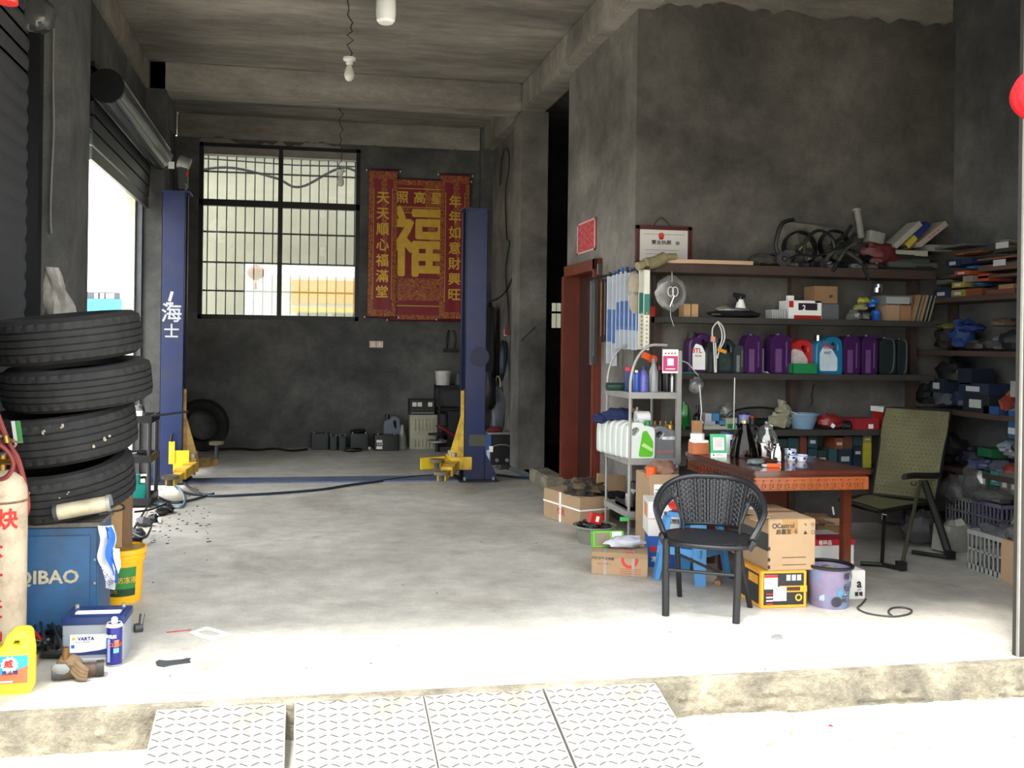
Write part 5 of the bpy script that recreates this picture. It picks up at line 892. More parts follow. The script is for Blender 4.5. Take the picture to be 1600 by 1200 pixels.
# fan shroud
a = PY(1213, 408, 6.78); b = PY(1338, 336, 6.78); Wf, Hf = b.x-a.x, b.z-a.z
t = thing('fan_shroud', 'dusty black radiator fan shroud with two fans on the top shelf', 'car part', ((a.x+b.x)/2, 6.78, SZ[1]), rot=(-.1, .0, 0)); dp = mat('dusty_black_plastic', '2e2e2b', .75, 0, .3, 14, dirt='5f5a4f', dirt_amt=.4, dscale=10)
g = G(); 
G().prism([(-Wf*.42, 0), (Wf*.48, 0), (Wf*.5, Hf*.86), (-Wf*.38, Hf), (-Wf*.45, Hf*.5)], 0, .02, M=Matrix.Translation((0, .05, 0)) @ Matrix.Rotation(PI/2, 4, 'X')).obj('panel', mat('dusty_shroud_panel', '6d695e', .85, 0, .25, 9, dirt='34332f', dirt_amt=.6, dscale=7), t)
for (xx, zz, rr_) in ((-Wf*.2, Hf*.42, Hf*.36), (Wf*.24, Hf*.5, Hf*.33)):
    c_ = G().lathe([(rr_*.93, -.03), (rr_, -.03), (rr_, .03), (rr_*.93, .03)], (xx, 0, zz), 32, rot=(PI/2, 0, 0), loop=True).obj('fan_ring', black, t)
    G().cyl((xx, -.03, zz), (xx, .02, zz), rr_*.25, n=18).obj('hub', dp, c_)
    for k in range(6): a_ = 2*PI*k/6+xx; G().add([(xx+rr_*.2*math.cos(a_), -.02, zz+rr_*.2*math.sin(a_)), (xx+rr_*.9*math.cos(a_-.2), -.02, zz+rr_*.9*math.sin(a_-.2)), (xx+rr_*.9*math.cos(a_+.25), .015, zz+rr_*.9*math.sin(a_+.25)), (xx+rr_*.22*math.cos(a_+.5), .01, zz+rr_*.22*math.sin(a_+.5))], [(0, 1, 2, 3)]).obj('blade', mat('grey_brown_blade', '4b473f', .7), c_, recalc=False)
t = thing('headlamp', 'old headlamp with chrome reflectors left of the fan shroud', 'car part', (PY(1192, 412, 6.7).x, 6.7, SZ[1])); G().ball((0, 0, .05), (.12, .08, .055), 14, amp=.12, seed=2, flat_bottom=True).obj('housing', dp, t)
for k in range(3): G().cyl((-.05+.02*k, -.05, .02+.035*k), (.07, -.05, .015+.035*k), .012, n=10).obj('reflector_strip', chrome, t)
t = thing('alternator', 'greasy round alternator at the front edge of the top shelf', 'car part', (PY(1225, 412, 6.64).x, 6.66, SZ[1])); G().cyl((0, -.02, .06), (0, .1, .06), .06, n=20).obj('housing', dgrey, t); G().lathe([(.016, -.004), (.022, -.004), (.022, .004), (.016, .004)], (0, -.025, .06), 18, rot=(PI/2, 0, 0), loop=True).obj('bearing_ring', chrome, t); G().cyl((.03, .0, .12), (.05, .05, .13), .012).obj('lug', dgrey, t)
rr = random.Random(21)
for k in range(14):
    x, y = 1240+k*10+rr.uniform(-5, 5), rr.uniform(395, 410); p = PY(x, y, 6.68); d = (rr.uniform(.04, .08), rr.uniform(.03, .05), rr.uniform(.02, .035)); g = G().ball((0, 0, d[2]*.75), d, 10, amp=.35, fr=3.5, seed=k+60, flat_bottom=True)
    tag(g.obj('scrap_part', [dp, dgrey, mat('dull_metal', '6b6a66'), black][k % 4], loc=(p.x, p.y-.03, max(SZ[1], p.z-.03) if k % 3 == 2 else SZ[1]), rot=(0, 0, k)), 'greasy scrap car part heaped before the fan shroud on the top shelf', 'car part', group='scrap parts before the fan shroud')
for k, pts in enumerate(([(1336, 365), (1322, 385), (1312, 405), (1300, 424)], [(1322, 398), (1345, 412), (1352, 425), (1357, 438)], [(1300, 380), (1318, 370), (1330, 352)], [(1215, 395), (1212, 380), (1222, 350), (1240, 343)])): wire('rubber_hose', ['black rubber hose hanging over the top shelf edge below the fan shroud', 'black hose with a pale end drooping right of the fan shroud', 'short black hose curving over the right fan', 'black hose arching beside the left fan'][k], [PY(x, y, 6.6) for x, y in pts], .016, blackp, 'hose')
for k, (x0, y0, x1, y1, c_, lb) in enumerate(((1400, 392, 1450, 399, 'a5a292', 'white-edged flat book lying under the leaning boxes'), (1396, 399, 1462, 405, '1d1e20', 'black flat book below the white-edged one'), (1394, 405, 1452, 411, '3a3e38', 'dark green flat pack in the middle of the book pile'), (1388, 411, 1466, 417, '55544c', 'grey flat pack near the bottom of the book pile'), (1384, 417, 1458, 423, '262829', 'dark flat pack at the bottom of the book pile'), (1452, 383, 1486, 392, '7f8078', 'grey flat folder sticking out right of the book pile'))):
    sh_box(x0, y0, x1, y1, PY(x0, y1, 6.68).z if k != 4 else 1, 'book', lb, 'book', mat('flat_'+c_, c_, .7, 0, .1), dep=.18, Y=6.68, rz=.05*math.sin(k*2.3))
for k, pts in enumerate(([(1260, 408), (1256, 392), (1262, 372), (1280, 360), (1300, 372), (1306, 395)], [(1290, 408), (1300, 396), (1318, 392), (1334, 400), (1346, 410)], [(1232, 404), (1250, 398), (1276, 400), (1298, 392), (1324, 378)], [(1310, 408), (1322, 390), (1334, 382), (1344, 376)])): wire('rubber_hose', ['thick black hose looping over the middle of the fan shroud', 'black hose lying along the shelf before the right fan', 'long thin black hose stretched across both fans', 'short dark hose rising to the upright grey pipe'][k], [PY(x, y, 6.56-.01*k) for x, y in pts], (.013, .016, .008, .014)[k], dp if k % 2 else blackp, 'hose')
wire('yellow_strip', 'thin bright yellow strip lying across the fan shroud', [PY(1249, 390, 6.66), PY(1256, 384, 6.66), PY(1264, 380, 6.66)], .006, mat('dull_yellow_strip', 'a8a45a', .5), 'strip')
t = thing('metal_pipe', 'dusty grey pipe standing upright at the right of the fan shroud', 'pipe', (0, 0, 0)); G().tube([PY(1346, 372, 6.75), PY(1343, 350, 6.75), PY(1339, 328, 6.75)], .026, 12).obj('pipe', mat('dusty_grey_pipe', '85837b', .7), t); G().lathe([(0, 0), (.035, 0), (.035, .02), (0, .02)], PY(1339, 330, 6.75), 16).obj('flange', mat('dusty_grey_pipe', '85837b'), t)
tag(G().rbox((0, 0, 0), (.14, .1, .09), .02, rot=(0, .2, 0)).obj('air_duct', mat('dusty_grey_pipe', '85837b'), loc=PY(1366, 372, 6.75)), 'dusty grey plastic duct right of the upright pipe', 'car part')
t = thing('red_bag', 'faded red plastic bag slumped on the top shelf', 'bag', PY(1375, 398, 6.72)); G().ball((0, 0, 0), (.16, .08, .09), 18, amp=.2, fr=3, seed=4).obj('film', mat('faded_maroon_bag', '64282b', .5, 0, .25, 12), t)
for k, (x0, y0, x1, y1, col, lb) in enumerate(((1402, 388, 1442, 352, 'a29f94', 'white thick book leaning on the top shelf, first of the leaning three'), (1420, 388, 1455, 352, '1f2f66', 'navy and yellow long box leaning in the middle of the leaning three'), (1440, 386, 1482, 352, 'a89a90', 'pale printed long box leaning last of the leaning three'))):
    p = PY(x0, y0, 6.68); q = PY(x1, y1, 6.68); d = q-p; L = d.length; a_ = math.atan2(d.z, d.x); t = thing('long_box', lb, 'box', p, rot=(0, -a_, 0)); G().bb((0, 0, 0), (L, .16, .045)).obj('body', mat('long_box_%d' % k, col, .6, 0, .1), t, bevel=.002)
    if k == 1: G().bb((0, -.001, -.001), (L*.4, .161, .046)).obj('yellow_end', mat('dull_yellow_box', 'b7a53a', .6), t)
    if k == 0: G().bb((-.1, .01, -.0), (-.0, .15, .04)).obj('page_block', mat('page_edges', '8b8272'), t)
    if k == 2: txt('★ 汽车 ★', .026, red_txt, t, (L/2, -.0015, .022))
# fourth shelf (behind the table)
t = thing('green_bag', 'green crisp packet on the fourth shelf beside the dark bottle', 'bag', (PY(1073, 660, 6.66).x, 6.70, SZ[4])); G().ball((0, 0, .1), (.045, .03, .095), 14, amp=.25, seed=2).obj('packet', mat('green_foil', '1f6a2e', .25, .2, .2, 14), t)
def bottle(x, yt, k, R_, lab, m, cap_m, name='bottle', Y=6.68, yb=None, shape='wine'):
    z0 = SZ[k] if isinstance(k, int) else k; zt_ = PY(x, yt, Y).z; Hh = zt_-z0; t = thing(name, lab, 'bottle', (PY(x, yt, Y).x, Y, z0))
    if shape == 'wine': G().lathe([(0, 0), (R_, 0), (R_, Hh*.55), (R_*.35, Hh*.7), (R_*.3, Hh*.95), (0, Hh*.95)], n=20).obj('glass', m, t); G().cyl((0, 0, Hh*.85), (0, 0, Hh), R_*.36, n=14).obj('cap', cap_m, t)
    elif shape == 'can': G().lathe([(0, 0), (R_, 0), (R_, Hh*.88), (R_*.9, Hh*.9), (0, Hh*.9)], n=20).obj('can', m, t); G().cyl((0, 0, Hh*.88), (0, 0, Hh), R_*.92, n=18).obj('lid', cap_m, t)
    return t
bt = bottle(1090, 633, SZ[4], .034, 'dark wine bottle with a black neck on the fourth shelf', mat('dark_bottle_glass', '16181a', .12), blackp, 'wine_bottle', Y=6.66); 
for k, (x0, y0, x1, y1, c_, lb) in enumerate(((1102, 646, 1112, 658, 'b7b9bb', 'small white box on top of the left pile on the fourth shelf'), (1113, 646, 1124, 658, '3f7fae', 'small blue box on top of the left pile on the fourth shelf'), (1101, 658, 1118, 665, '9fa4ab', 'flat grey box in the middle of the left pile on the fourth shelf'), (1124, 657, 1134, 666, '4a7ea6', 'small blue box right of the flat grey box'), (1100, 664, 1134, 672, 'a9a99c', 'long cream box at the bottom of the left pile'), (1134, 654, 1152, 672, '9fa68e', 'pale green and white box beside the white cord'))): sh_box(x0, y0, x1, y1, SZ[4] if y1 > 670 else PY(x0, y1, 6.66).z, 'small_box', lb, 'box', mat('shelf4_%s' % c_, c_, .6, 0, .1), dep=.1, patch_=(.15, .1, .85, .5, green) if k == 5 else None)
t = thing('clear_cup_bag', 'crumpled clear plastic lying on the small boxes', 'plastic', PY(1135, 641, 6.7)); G().ball((0, 0, 0), (.055, .04, .05), 14, amp=.25, seed=8).obj('film', m_bag, t)
bottle(1163, 645, 4, .045, 'blue and white patterned tin on the fourth shelf', mat('blue_white_tin', '8f93c2', .4, 0, .4, 60), navy, 'tin', shape='can'); bottle(1176, 650, 4, .03, 'dark can with a red cap beside the patterned tin', blackp, red, 'can', shape='can', Y=6.63)
t = thing('steering_cover', 'thin black ring standing behind the fourth shelf items', 'ring', (PY(1184, 672, 6.8).x, 6.8, SZ[4]+.0)); G().tube([(.27*math.cos(a), .0, .075+.085*math.sin(a)) for a in [2*PI*k/28 for k in range(28)]], .009, 6, closed=True).obj('ring', blackp, t); G().ball((.03, -.02, .04), (.2, .03, .04), 16, amp=.1, seed=4).obj('hub', blackp, t)
t = thing('crumpled_bag', 'pale crumpled plastic bag tied at the top on the fourth shelf', 'bag', (PY(1222, 665, 6.68).x, 6.72, SZ[4])); G().ball((0, 0, .06), (.1, .07, .065), 18, amp=.22, fr=3.5, seed=3, flat_bottom=True).obj('bag_body', mat('pale_olive_film', '8f8b74', .4, 0, .3, 16), t); G().ball((.04, 0, .14), (.06, .05, .05), 14, amp=.3, fr=4, seed=5).obj('bag_fold', mat('pale_olive_film', '8f8b74'), t); G().cyl((0, 0, .15), (.02, 0, .22), .006, .04, 8).obj('bag_neck', mat('pale_olive_film', '8f8b74'), t)
t = thing('blue_basin', 'pale blue enamel basin on the fourth shelf', 'basin', (PY(1260, 668, 6.68).x, 6.74, SZ[4])); G().lathe([(0, 0), (.08, 0), (.12, .11), (.13, .11), (.13, .118), (.115, .118), (.075, .008), (0, .008)], n=30).obj('bowl', mat('pale_blue_enamel', '7f9db5', .3, 0, .08), t); G().box((-.09, -.05, .125), (.07, .05, .004), (.3, .2, .3)).obj('paper_scrap', whitep, t)
t = thing('red_bag', 'red plastic bag with a white mark on the fourth shelf', 'bag', (PY(1300, 668, 6.66).x, 6.7, SZ[4])); G().ball((0, 0, .055), (.1, .07, .06), 16, amp=.2, fr=3, seed=7, flat_bottom=True).obj('film', mat('dull_red_bag', '8a2b2a', .4, 0, .2, 12), t); G().box((-.01, -.065, .03), (.03, .01, .03), (0, .6, 0)).obj('white_mark', whitep, t)
tag(G().ball((0, 0, .03), (.07, .05, .035), 12, amp=.3, seed=9, flat_bottom=True).obj('dark_rag', blackp, loc=(PY(1328, 668, 6.66).x, 6.7, SZ[4])), 'black rag between the red bag and the red box', 'cloth')
sh_box(1336, 656, 1374, 673, 4, 'parts_box', 'red and white diagonal-striped parts box on the fourth shelf', 'box', mat('red_stripe_box', '9a2730', .5, 0, .15, 40), dep=.18, Y=6.62, patch_=(.55, .1, .75, .5, whitep)); sh_box(1378, 628, 1402, 636, PY(1380, 640, 6.66).z-.02, 'parts_box', 'white and red carton peeping over the folding chair back', 'box', whitep, dep=.15, patch_=(.35, .1, .9, .8, red))
sh_box(1382, 640, 1400, 672, 4, 'parts_box', 'tall red carton hidden behind the folding chair back', 'box', red)
# dark cartons under the fourth shelf
uc = [(1196, 690, 1212, 734, '2a2f31'), (1214, 688, 1230, 734, '22373a'), (1231, 684, 1248, 732, '1f4146'), (1250, 682, 1261, 732, '6b3525'), (1263, 680, 1277, 700, '1d4048'), (1263, 701, 1277, 732, '1c3b47'), (1278, 704, 1293, 732, '23322e'), (1295, 702, 1308, 732, '2a4a50'), (1305, 684, 1318, 702, '7a4328'), (1319, 682, 1332, 702, '5a3626'), (1310, 704, 1331, 734, '1b2c3d'), (1333, 682, 1348, 697, '243a3f'), (1334, 698, 1347, 716, '182634'), (1334, 717, 1347, 734, '1a2a3c'), (1349, 680, 1362, 692, '8d7f2c'), (1349, 693, 1362, 732, 'a39a30')]
nmc = ['black', 'dark slate', 'deep teal', 'brick orange', 'upper dark teal', 'lower dark teal', 'dark green-grey', 'teal-grey', 'brown-orange', 'dull brown', 'navy with white strip', 'upper slate', 'middle midnight blue', 'lower midnight blue', 'small olive-yellow', 'tall yellow']
for k, (x0, y0, x1, y1, c_) in enumerate(uc):
    z0 = SZ[5] if y1 > 728 else PY(x0, y1, 6.66).z
    t = sh_box(x0, y0, x1, y1, z0, 'parts_box', nmc[k]+' parts box on the shelf under the fourth board behind the table', 'box', mat('ub_'+c_, c_, .6, 0, .12, 20), dep=.16)
    Hh = t.children[0].dimensions.z if False else 0
    W = (PY(x1, y1, 6.66).x-PY(x0, y1, 6.66).x); hh = PY(x1, y0, 6.66).z-PY(x1, y1, 6.66).z
    if k % 2 == 0 or k in (5, 10): G().bb((-W*.3, -.0018, hh*.35), (W*.3, 0, hh*.6)).obj('label', mat('pale_print', 'a7a9a8'), t)
# wires on the alcove wall
wire('wall_wire', 'white cord hanging on the alcove wall down to the fourth shelf', [PY(1148, 590, 6.6), PY(1147, 640, 6.6), PY(1146, 670, 6.6)], .005, wc); wire('wall_wire', 'white cord running from the plastic bag past the wine bottle', [PY(1093, 602, 6.5), PY(1096, 640, 6.45), PY(1095, 655, 6.45), PY(1099, 661, 6.45)], .005, wc); wire('wall_wire', 'thin dark wire curling above the blue basin', [PY(1262, 640, 6.8), PY(1270, 628, 6.8), PY(1268, 618, 6.88), PY(1272, 600, 6.88)], .004)
wire('wall_wire', 'pale cord from the rack arch to the clear bag on the jug shelf', [PY(1062, 563, 6.42), PY(1075, 568, 6.5), PY(1085, 580, 6.55), PY(1090, 586, 6.58)], .005, wc)
t = thing('clear_bag', 'small clear bag of fittings hanging below the jug shelf', 'bag', PY(1088, 602, 6.57)); G().ball((0, 0, 0), (.06, .025, .06), 14, amp=.2, seed=11).obj('film', m_bag, t); G().cyl((.02, 0, .05), (.01, 0, .085), .008).obj('neck', m_bag, t)
wire('green_strip', 'thin green strip lying on the jug shelf left end', [PY(1062, 582, 6.6), PY(1090, 583, 6.6)], .006, green, 'strip')
# ---------------------------------------------------------------- side shelving clutter
def rx(x0, y0, x1, y1, name, lab, cat, m, k=None, dep=.2, Xp=5.0, kind='box', tilt=0, label=False, group=None, seed=0):
    a = PX(x0, y1, Xp); b = PX(x1, y0, Xp); z = RZ[k] if k else a.z; L = abs(a.y-b.y); Hh = b.z-a.z; cyy = (a.y+b.y)/2
    t = thing(name, lab, cat, (Xp, cyy, z), rot=(tilt, 0, 0), group=group)
    if kind == 'box': G().bb((0, -L/2, 0), (dep, L/2, Hh)).obj('body', m, t, bevel=.002)
    else: G().ball((dep/2, 0, Hh/2), (dep/2, L/2, Hh/2), 14, amp=.22, fr=3.2, seed=seed, flat_bottom=True).obj('body', m, t)
    if label: G().bb((-.0015, -L*.2, Hh*.25), (0, L*.25, Hh*.7)).obj('label', mat('pale_print', 'a7a9a8'), t)
    return t
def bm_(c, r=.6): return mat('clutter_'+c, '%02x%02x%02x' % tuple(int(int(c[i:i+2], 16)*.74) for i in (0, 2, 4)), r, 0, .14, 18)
lst = [  # top of the side shelving
 (1458, 448, 1484, 462, 'long_box', 'dark blue and white flat box at the left of the top side shelf', 'box', '23305f', 1, 'box', 1), (1486, 450, 1508, 462, 'small_box', 'yellow box marked with print on the top side shelf, lower of two', 'box', 'a8983f', 1, 'box', 1), (1487, 440, 1507, 450, 'small_box', 'yellow box on the top side shelf, upper of two', 'box', 'b3a54b', 0, 'box', 1),
 (1509, 449, 1534, 462, 'small_box', 'faded orange-brown box on the top side shelf', 'box', '8a4a2c', 1, 'box', 0), (1510, 440, 1532, 449, 'blue_pack', 'bright blue pack lying on the faded orange box', 'box', '2f6fa8', 0, 'blob', 0), (1540, 452, 1586, 462, 'flat_carton', 'long reddish flat carton at the right of the top side shelf', 'box', '7d4636', 1, 'box', 0), (1560, 443, 1584, 452, 'flat_carton', 'tan flat carton on the reddish flat carton', 'box', 'a98258', 0, 'box', 0),
 (1452, 428, 1490, 438, 'magazine', 'brown folded magazine in the pile above the top side shelf', 'paper', '6f5a4d', 0, 'blob', 0), (1491, 422, 1514, 431, 'orange_box', 'small bright orange and white box in the left heap', 'box', 'd0552a', 0, 'box', 1), (1502, 413, 1518, 422, 'blue_roll', 'light blue roll in the left heap of the top side shelf', 'roll', '3277b5', 0, 'blob', 0), (1478, 404, 1500, 418, 'parts_box', 'navy box with white label in the left heap', 'box', '1f2a52', 0, 'box', 1), (1501, 402, 1519, 413, 'parts_box', 'navy box without label right of the labelled navy box', 'box', '202b55', 0, 'box', 0),
 (1480, 388, 1532, 402, 'flat_pack', 'orange and yellow flat pack on the top of the left heap', 'pack', 'a8603a', 0, 'blob', 0), (1460, 380, 1508, 390, 'grey_pack', 'grey flat pack crowning the left heap', 'pack', '77766f', 0, 'box', 0), (1504, 430, 1520, 441, 'parts_box', 'white and brown box above the bright blue pack', 'box', '9a948a', 0, 'box', 0), (1450, 434, 1476, 448, 'parts_box', 'dull grey lumpy parcel at the left end of the top side shelf', 'parcel', '5e605a', 0, 'blob', 0),
 (1528, 425, 1598, 436, 'paper_parcel', 'dark brown wrapped parcel low in the right heap', 'parcel', '5f4a3e', 0, 'box', 0), (1528, 408, 1598, 425, 'paper_parcel', 'brown wrapped parcel with a white slip in the right heap', 'parcel', '6a5142', 0, 'box', 2), (1526, 398, 1590, 408, 'orange_parcel', 'orange paper parcel in the middle of the right heap', 'parcel', '9a6140', 0, 'box', 0), (1536, 382, 1598, 398, 'paper_parcel', 'grey-brown wrapped parcel with a white slip near the heap top', 'parcel', '6b5b50', 0, 'blob', 2), (1545, 371, 1576, 384, 'white_parcel', 'white paper wrapped bundle on the very top of the right heap', 'parcel', 'a8a39b', 0, 'blob', 0), (1577, 374, 1600, 384, 'white_parcel', 'cream bundle beside the white paper bundle on the heap top', 'parcel', '8f8a76', 0, 'blob', 0), (1527, 427, 1545, 440, 'orange_box', 'orange-red carton corner under the brown parcels', 'box', 'c4502c', 0, 'box', 0), (1536, 436, 1562, 452, 'dark_bag', 'dark grey bag between the heaps on the top side shelf', 'bag', '3d3f3c', 1, 'blob', 0),
 # second side shelf
 (1452, 508, 1476, 546, 'dark_bag', 'dark brown bag heap at the left of the second side shelf', 'bag', '2f2825', 2, 'blob', 0), (1454, 503, 1478, 516, 'yellow_bag', 'dull yellow-green bag poking up left of the blue bag', 'bag', '6f6f33', 0, 'blob', 0), (1476, 498, 1500, 546, 'blue_bag', 'blue plastic bag with clear film, tallest on the second side shelf', 'bag', '24488c', 2, 'blob', 0), (1492, 505, 1512, 520, 'blue_bag', 'blue bag corner spreading right of the clear film', 'bag', '263f86', 0, 'blob', 0), (1500, 528, 1532, 546, 'metal_part', 'dark plastic wrapped metal part mid second side shelf', 'car part', '4a4745', 2, 'blob', 0), (1532, 520, 1552, 546, 'metal_part', 'grey greasy part beside the tan strip on the second side shelf', 'car part', '5c5b58', 2, 'blob', 0), (1536, 496, 1566, 512, 'tan_strip', 'tan curved strip leaning on the second side shelf', 'strip', '7c6656', 0, 'blob', 0), (1552, 512, 1590, 546, 'dark_parts', 'black heap of small parts at the right of the second side shelf', 'parts', '24262b', 2, 'blob', 0), (1544, 525, 1556, 534, 'white_part', 'small pale blue cap among the dark parts', 'cap', '8b96a0', 0, 'blob', 0),
 (1592, 520, 1600, 545, 'cream_box', 'cream box at the picture edge on the second side shelf', 'box', '9b927a', 2, 'box', 0),
 # third side shelf
 (1452, 560, 1492, 600, 'black_pouch', 'large black pouch hanging over the third side shelf', 'pouch', '131414', 0, 'blob', 0), (1410, 596, 1440, 630, 'dark_bag', 'dark crumpled bag behind the folding chair top', 'bag', '25262a', 3, 'blob', 0), (1452, 592, 1475, 612, 'parts_box', 'navy box with white tag at the left of the third side shelf', 'box', '1f2940', 0, 'box', 1), (1450, 612, 1478, 640, 'clear_parts_bag', 'grey bag of parts at the left of the third side shelf', 'bag', '595d66', 3, 'blob', 0), (1478, 604, 1502, 640, 'blue_parts', 'dark blue heap of wrapped filters on the third side shelf', 'parts', '243353', 3, 'blob', 0), (1496, 576, 1518, 600, 'parts_box', 'black and blue carton stack at the middle of the third side shelf', 'box', '182136', 0, 'box', 0), (1498, 600, 1545, 614, 'parts_box', 'blue carton with white stickers, upper one of the third side shelf', 'box', '20324f', 0, 'box', 1), (1504, 615, 1546, 640, 'parts_box', 'dark carton with white stickers, lower one of the third side shelf', 'box', '1c2630', 3, 'box', 1), (1536, 632, 1560, 642, 'blue_box', 'bright blue flat box at the front of the third side shelf', 'box', '2a5a9c', 3, 'box', 0), (1556, 602, 1575, 638, 'orange_pack', 'orange-red pack leaning on the third side shelf', 'pack', 'a84532', 3, 'blob', 0), (1578, 596, 1594, 620, 'white_can', 'white tin with metal rim near the right end of the third side shelf', 'tin', 'b9bab5', 0, 'box', 0), (1577, 620, 1594, 642, 'steel_cup', 'shiny steel cup under the white tin', 'cup', '8c8a86', 3, 'blob', 0),
 (1575, 642, 1597, 684, 'blue_bottle_pack', 'bright blue refill pack hanging near the right end, below the steel cup', 'pack', '1f66a0', 0, 'box', 2),
 # fourth side shelf
 (1450, 690, 1486, 730, 'dark_parts', 'black heap of parts behind the folding chair on the fourth side shelf', 'parts', '1d1f21', 4, 'blob', 0), (1488, 700, 1520, 730, 'parts_bag', 'dark navy bag of parts on the fourth side shelf', 'bag', '23273a', 4, 'blob', 0), (1527, 702, 1550, 712, 'green_box', 'green box lying on the fourth side shelf', 'box', '1e7447', 0, 'box', 0), (1506, 714, 1535, 729, 'parts_bag', 'blue and white plastic bag front of the fourth side shelf', 'bag', '59648a', 4, 'blob', 0), (1535, 712, 1560, 729, 'parts_bag', 'grey-blue plastic wrapped part on the fourth side shelf', 'bag', '6d7886', 4, 'blob', 0), (1552, 690, 1566, 708, 'white_tube', 'white and blue tube standing in the fourth side shelf heap', 'tube', 'a9b6c9', 0, 'blob', 0), (1558, 714, 1585, 731, 'red_pack', 'red and white crumpled pack at the right of the fourth side shelf', 'pack', 'b04038', 4, 'blob', 0), (1563, 703, 1580, 716, 'plastic_fitting', 'white and navy caps above the red crumpled pack', 'cap', 'a1a4ae', 0, 'blob', 0),
 (1576, 686, 1592, 712, 'round_belt', 'dark coiled belt at the right end of the fourth side shelf', 'belt', '35332f', 0, 'blob', 0),
 # fifth: crates level
 (1494, 738, 1512, 758, 'small_box', 'dark brown box with white tag under the fourth side shelf', 'box', '3f3734', 0, 'box', 1), (1513, 738, 1526, 752, 'small_box', 'teal box with a white tag under the fourth side shelf', 'box', '2c6a70', 0, 'box', 1), (1528, 738, 1545, 762, 'small_box', 'green box with a pale tag under the fourth side shelf', 'box', '2a6a3a', 0, 'box', 1), (1547, 738, 1560, 757, 'small_box', 'light teal box with a white tag under the fourth side shelf', 'box', '4aa0a8', 0, 'box', 1), (1546, 757, 1560, 770, 'small_box', 'dark tin under the light teal box', 'tin', '3d3c3b', 0, 'blob', 0), (1562, 740, 1578, 768, 'small_box', 'grey box with a white tag under the fourth side shelf, left one', 'box', '77766e', 0, 'box', 1), (1576, 742, 1594, 772, 'small_box', 'grey box with a white tag at the right end, under the fourth side shelf', 'box', '807e74', 0, 'box', 1)]
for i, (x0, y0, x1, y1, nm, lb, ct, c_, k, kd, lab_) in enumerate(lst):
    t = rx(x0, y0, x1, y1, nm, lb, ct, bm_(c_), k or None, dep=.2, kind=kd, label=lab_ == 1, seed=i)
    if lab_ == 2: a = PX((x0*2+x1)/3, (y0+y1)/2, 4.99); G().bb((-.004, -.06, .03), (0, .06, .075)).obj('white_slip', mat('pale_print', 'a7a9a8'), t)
# things on and in crates at the right
def crate(x0, y0, x1, y1, lab, m, z=None, dep=.3, Xp=4.96, Lmax=None, rz=0):
    a = PX(x0, y1, Xp); b = PX(x1, y0, Xp); z = a.z if z is None else z; L = abs(a.y-b.y); Hh = b.z-a.z
    t = thing('plastic_crate', lab, 'crate', (Xp, (a.y+b.y)/2, z), rz=rz)
    def side(fn, n, nm='side'):
        g = G(); 
        return g
    for (nm, ax, off, ln) in (('side', 'y', 0, L), ('side', 'y', dep, L), ('side', 'x', -L/2, dep), ('side', 'x', L/2, dep)):
        g = G(); nbar = max(4, int(ln/.035))
        def P_(s0, s1, z0, z1, th=.006):
            if ax == 'y': g.bb((off-th/2, -L/2+s0, z0), (off+th/2, -L/2+s1, z1))
            else: g.bb((s0, off-th/2, z0), (s1, off+th/2, z1))
        P_(0, ln, Hh*.88, Hh, .014); P_(0, ln, 0, Hh*.14); P_(0, ln, Hh*.48, Hh*.54)
        for q in range(nbar+1): s_ = ln*q/nbar; P_(max(0, s_-.005), min(ln, s_+.005), 0, Hh)
        g.obj(nm, m, t, smooth=0)
    G().bb((0, -L/2, 0), (dep, L/2, .008)).obj('base', m, t)
    return t, L, Hh
c1 = mat('pale_grey_crate', '85868a', .5, 0, .1); c2 = mat('lilac_grey_crate', '6d6a7c', .5, 0, .1); c3 = mat('white_grey_crate', '8f918c', .45, 0, .12)
crate(1478, 782, 1514, 818, 'pale grey perforated crate left on the lower side shelf', c1, z=RZ[5]); crate(1518, 785, 1566, 822, 'lilac grey open crate right on the lower side shelf', c2, z=RZ[5]+.0)
p = PX(1585, 870, 4.9); t, L, Hh = crate(1512, 842, 1574, 886, 'translucent white storage crate on the floor under the side shelving', c3, z=0.0, Xp=4.32)
G().ball((.14, 0, Hh+.0), (.1, .2, .05), 14, amp=.3, seed=3).obj('contents', mat('mixed_grey', '4f5154', .6, 0, .4, 25), t)
for (x, y, d, lb, mm, Xp, sd_) in ((1497, 768, (.1, .16, .12), 'clear plastic bag bulging over the pale grey crate', m_bag, 5.0, 1), (1518, 755, (.06, .1, .12), 'clear crumpled film between the two crates', m_bag, 4.98, 2), (1543, 772, (.1, .22, .06), 'clear plastic film heaped on the lilac crate', m_bag, 4.98, 3)): t = thing('clear_bag', lb, 'bag', PX(x, y, Xp)); G().ball((0, 0, 0), d, 18, amp=.22, fr=3, seed=sd_).obj('film', m_bag, t); G().ball((.0, 0, -.01), tuple(v*.6 for v in d), 12, amp=.3, seed=sd_+4).obj('contents', mat('mixed_grey', '4f5154'), t)
rx(1568, 783, 1592, 822, 'printed_pack', 'pale green printed bag slumped beside the lilac crate', 'bag', bm_('7d8868'), 5, kind='blob', seed=3, Xp=4.95)
t = thing('foam_block', 'white broken foam block on the floor beside the storage crate', 'foam', PZ(1503, 866)+Vector((0, .1, 0))); G().rbox((0, 0, .09), (.26, .14, .18), .03, rot=(0, .12, .2)).ball((.02, 0, .15), (.1, .06, .07), 10, amp=.3, fr=5, seed=6).obj('foam', mat('dirty_white_foam', '8b8a81', .9, 0, .1, 30, .3), t)
t = thing('plastic_sheet', 'grey crumpled plastic sack on the floor behind the folding chair', 'sack', PZ(1460, 862)+Vector((0, .15, 0))); G().ball((0, 0, .14), (.13, .09, .13), 16, amp=.22, fr=3, seed=16, flat_bottom=True).obj('film', mat('grey_sack', '434344', .5, 0, .3, 12), t)
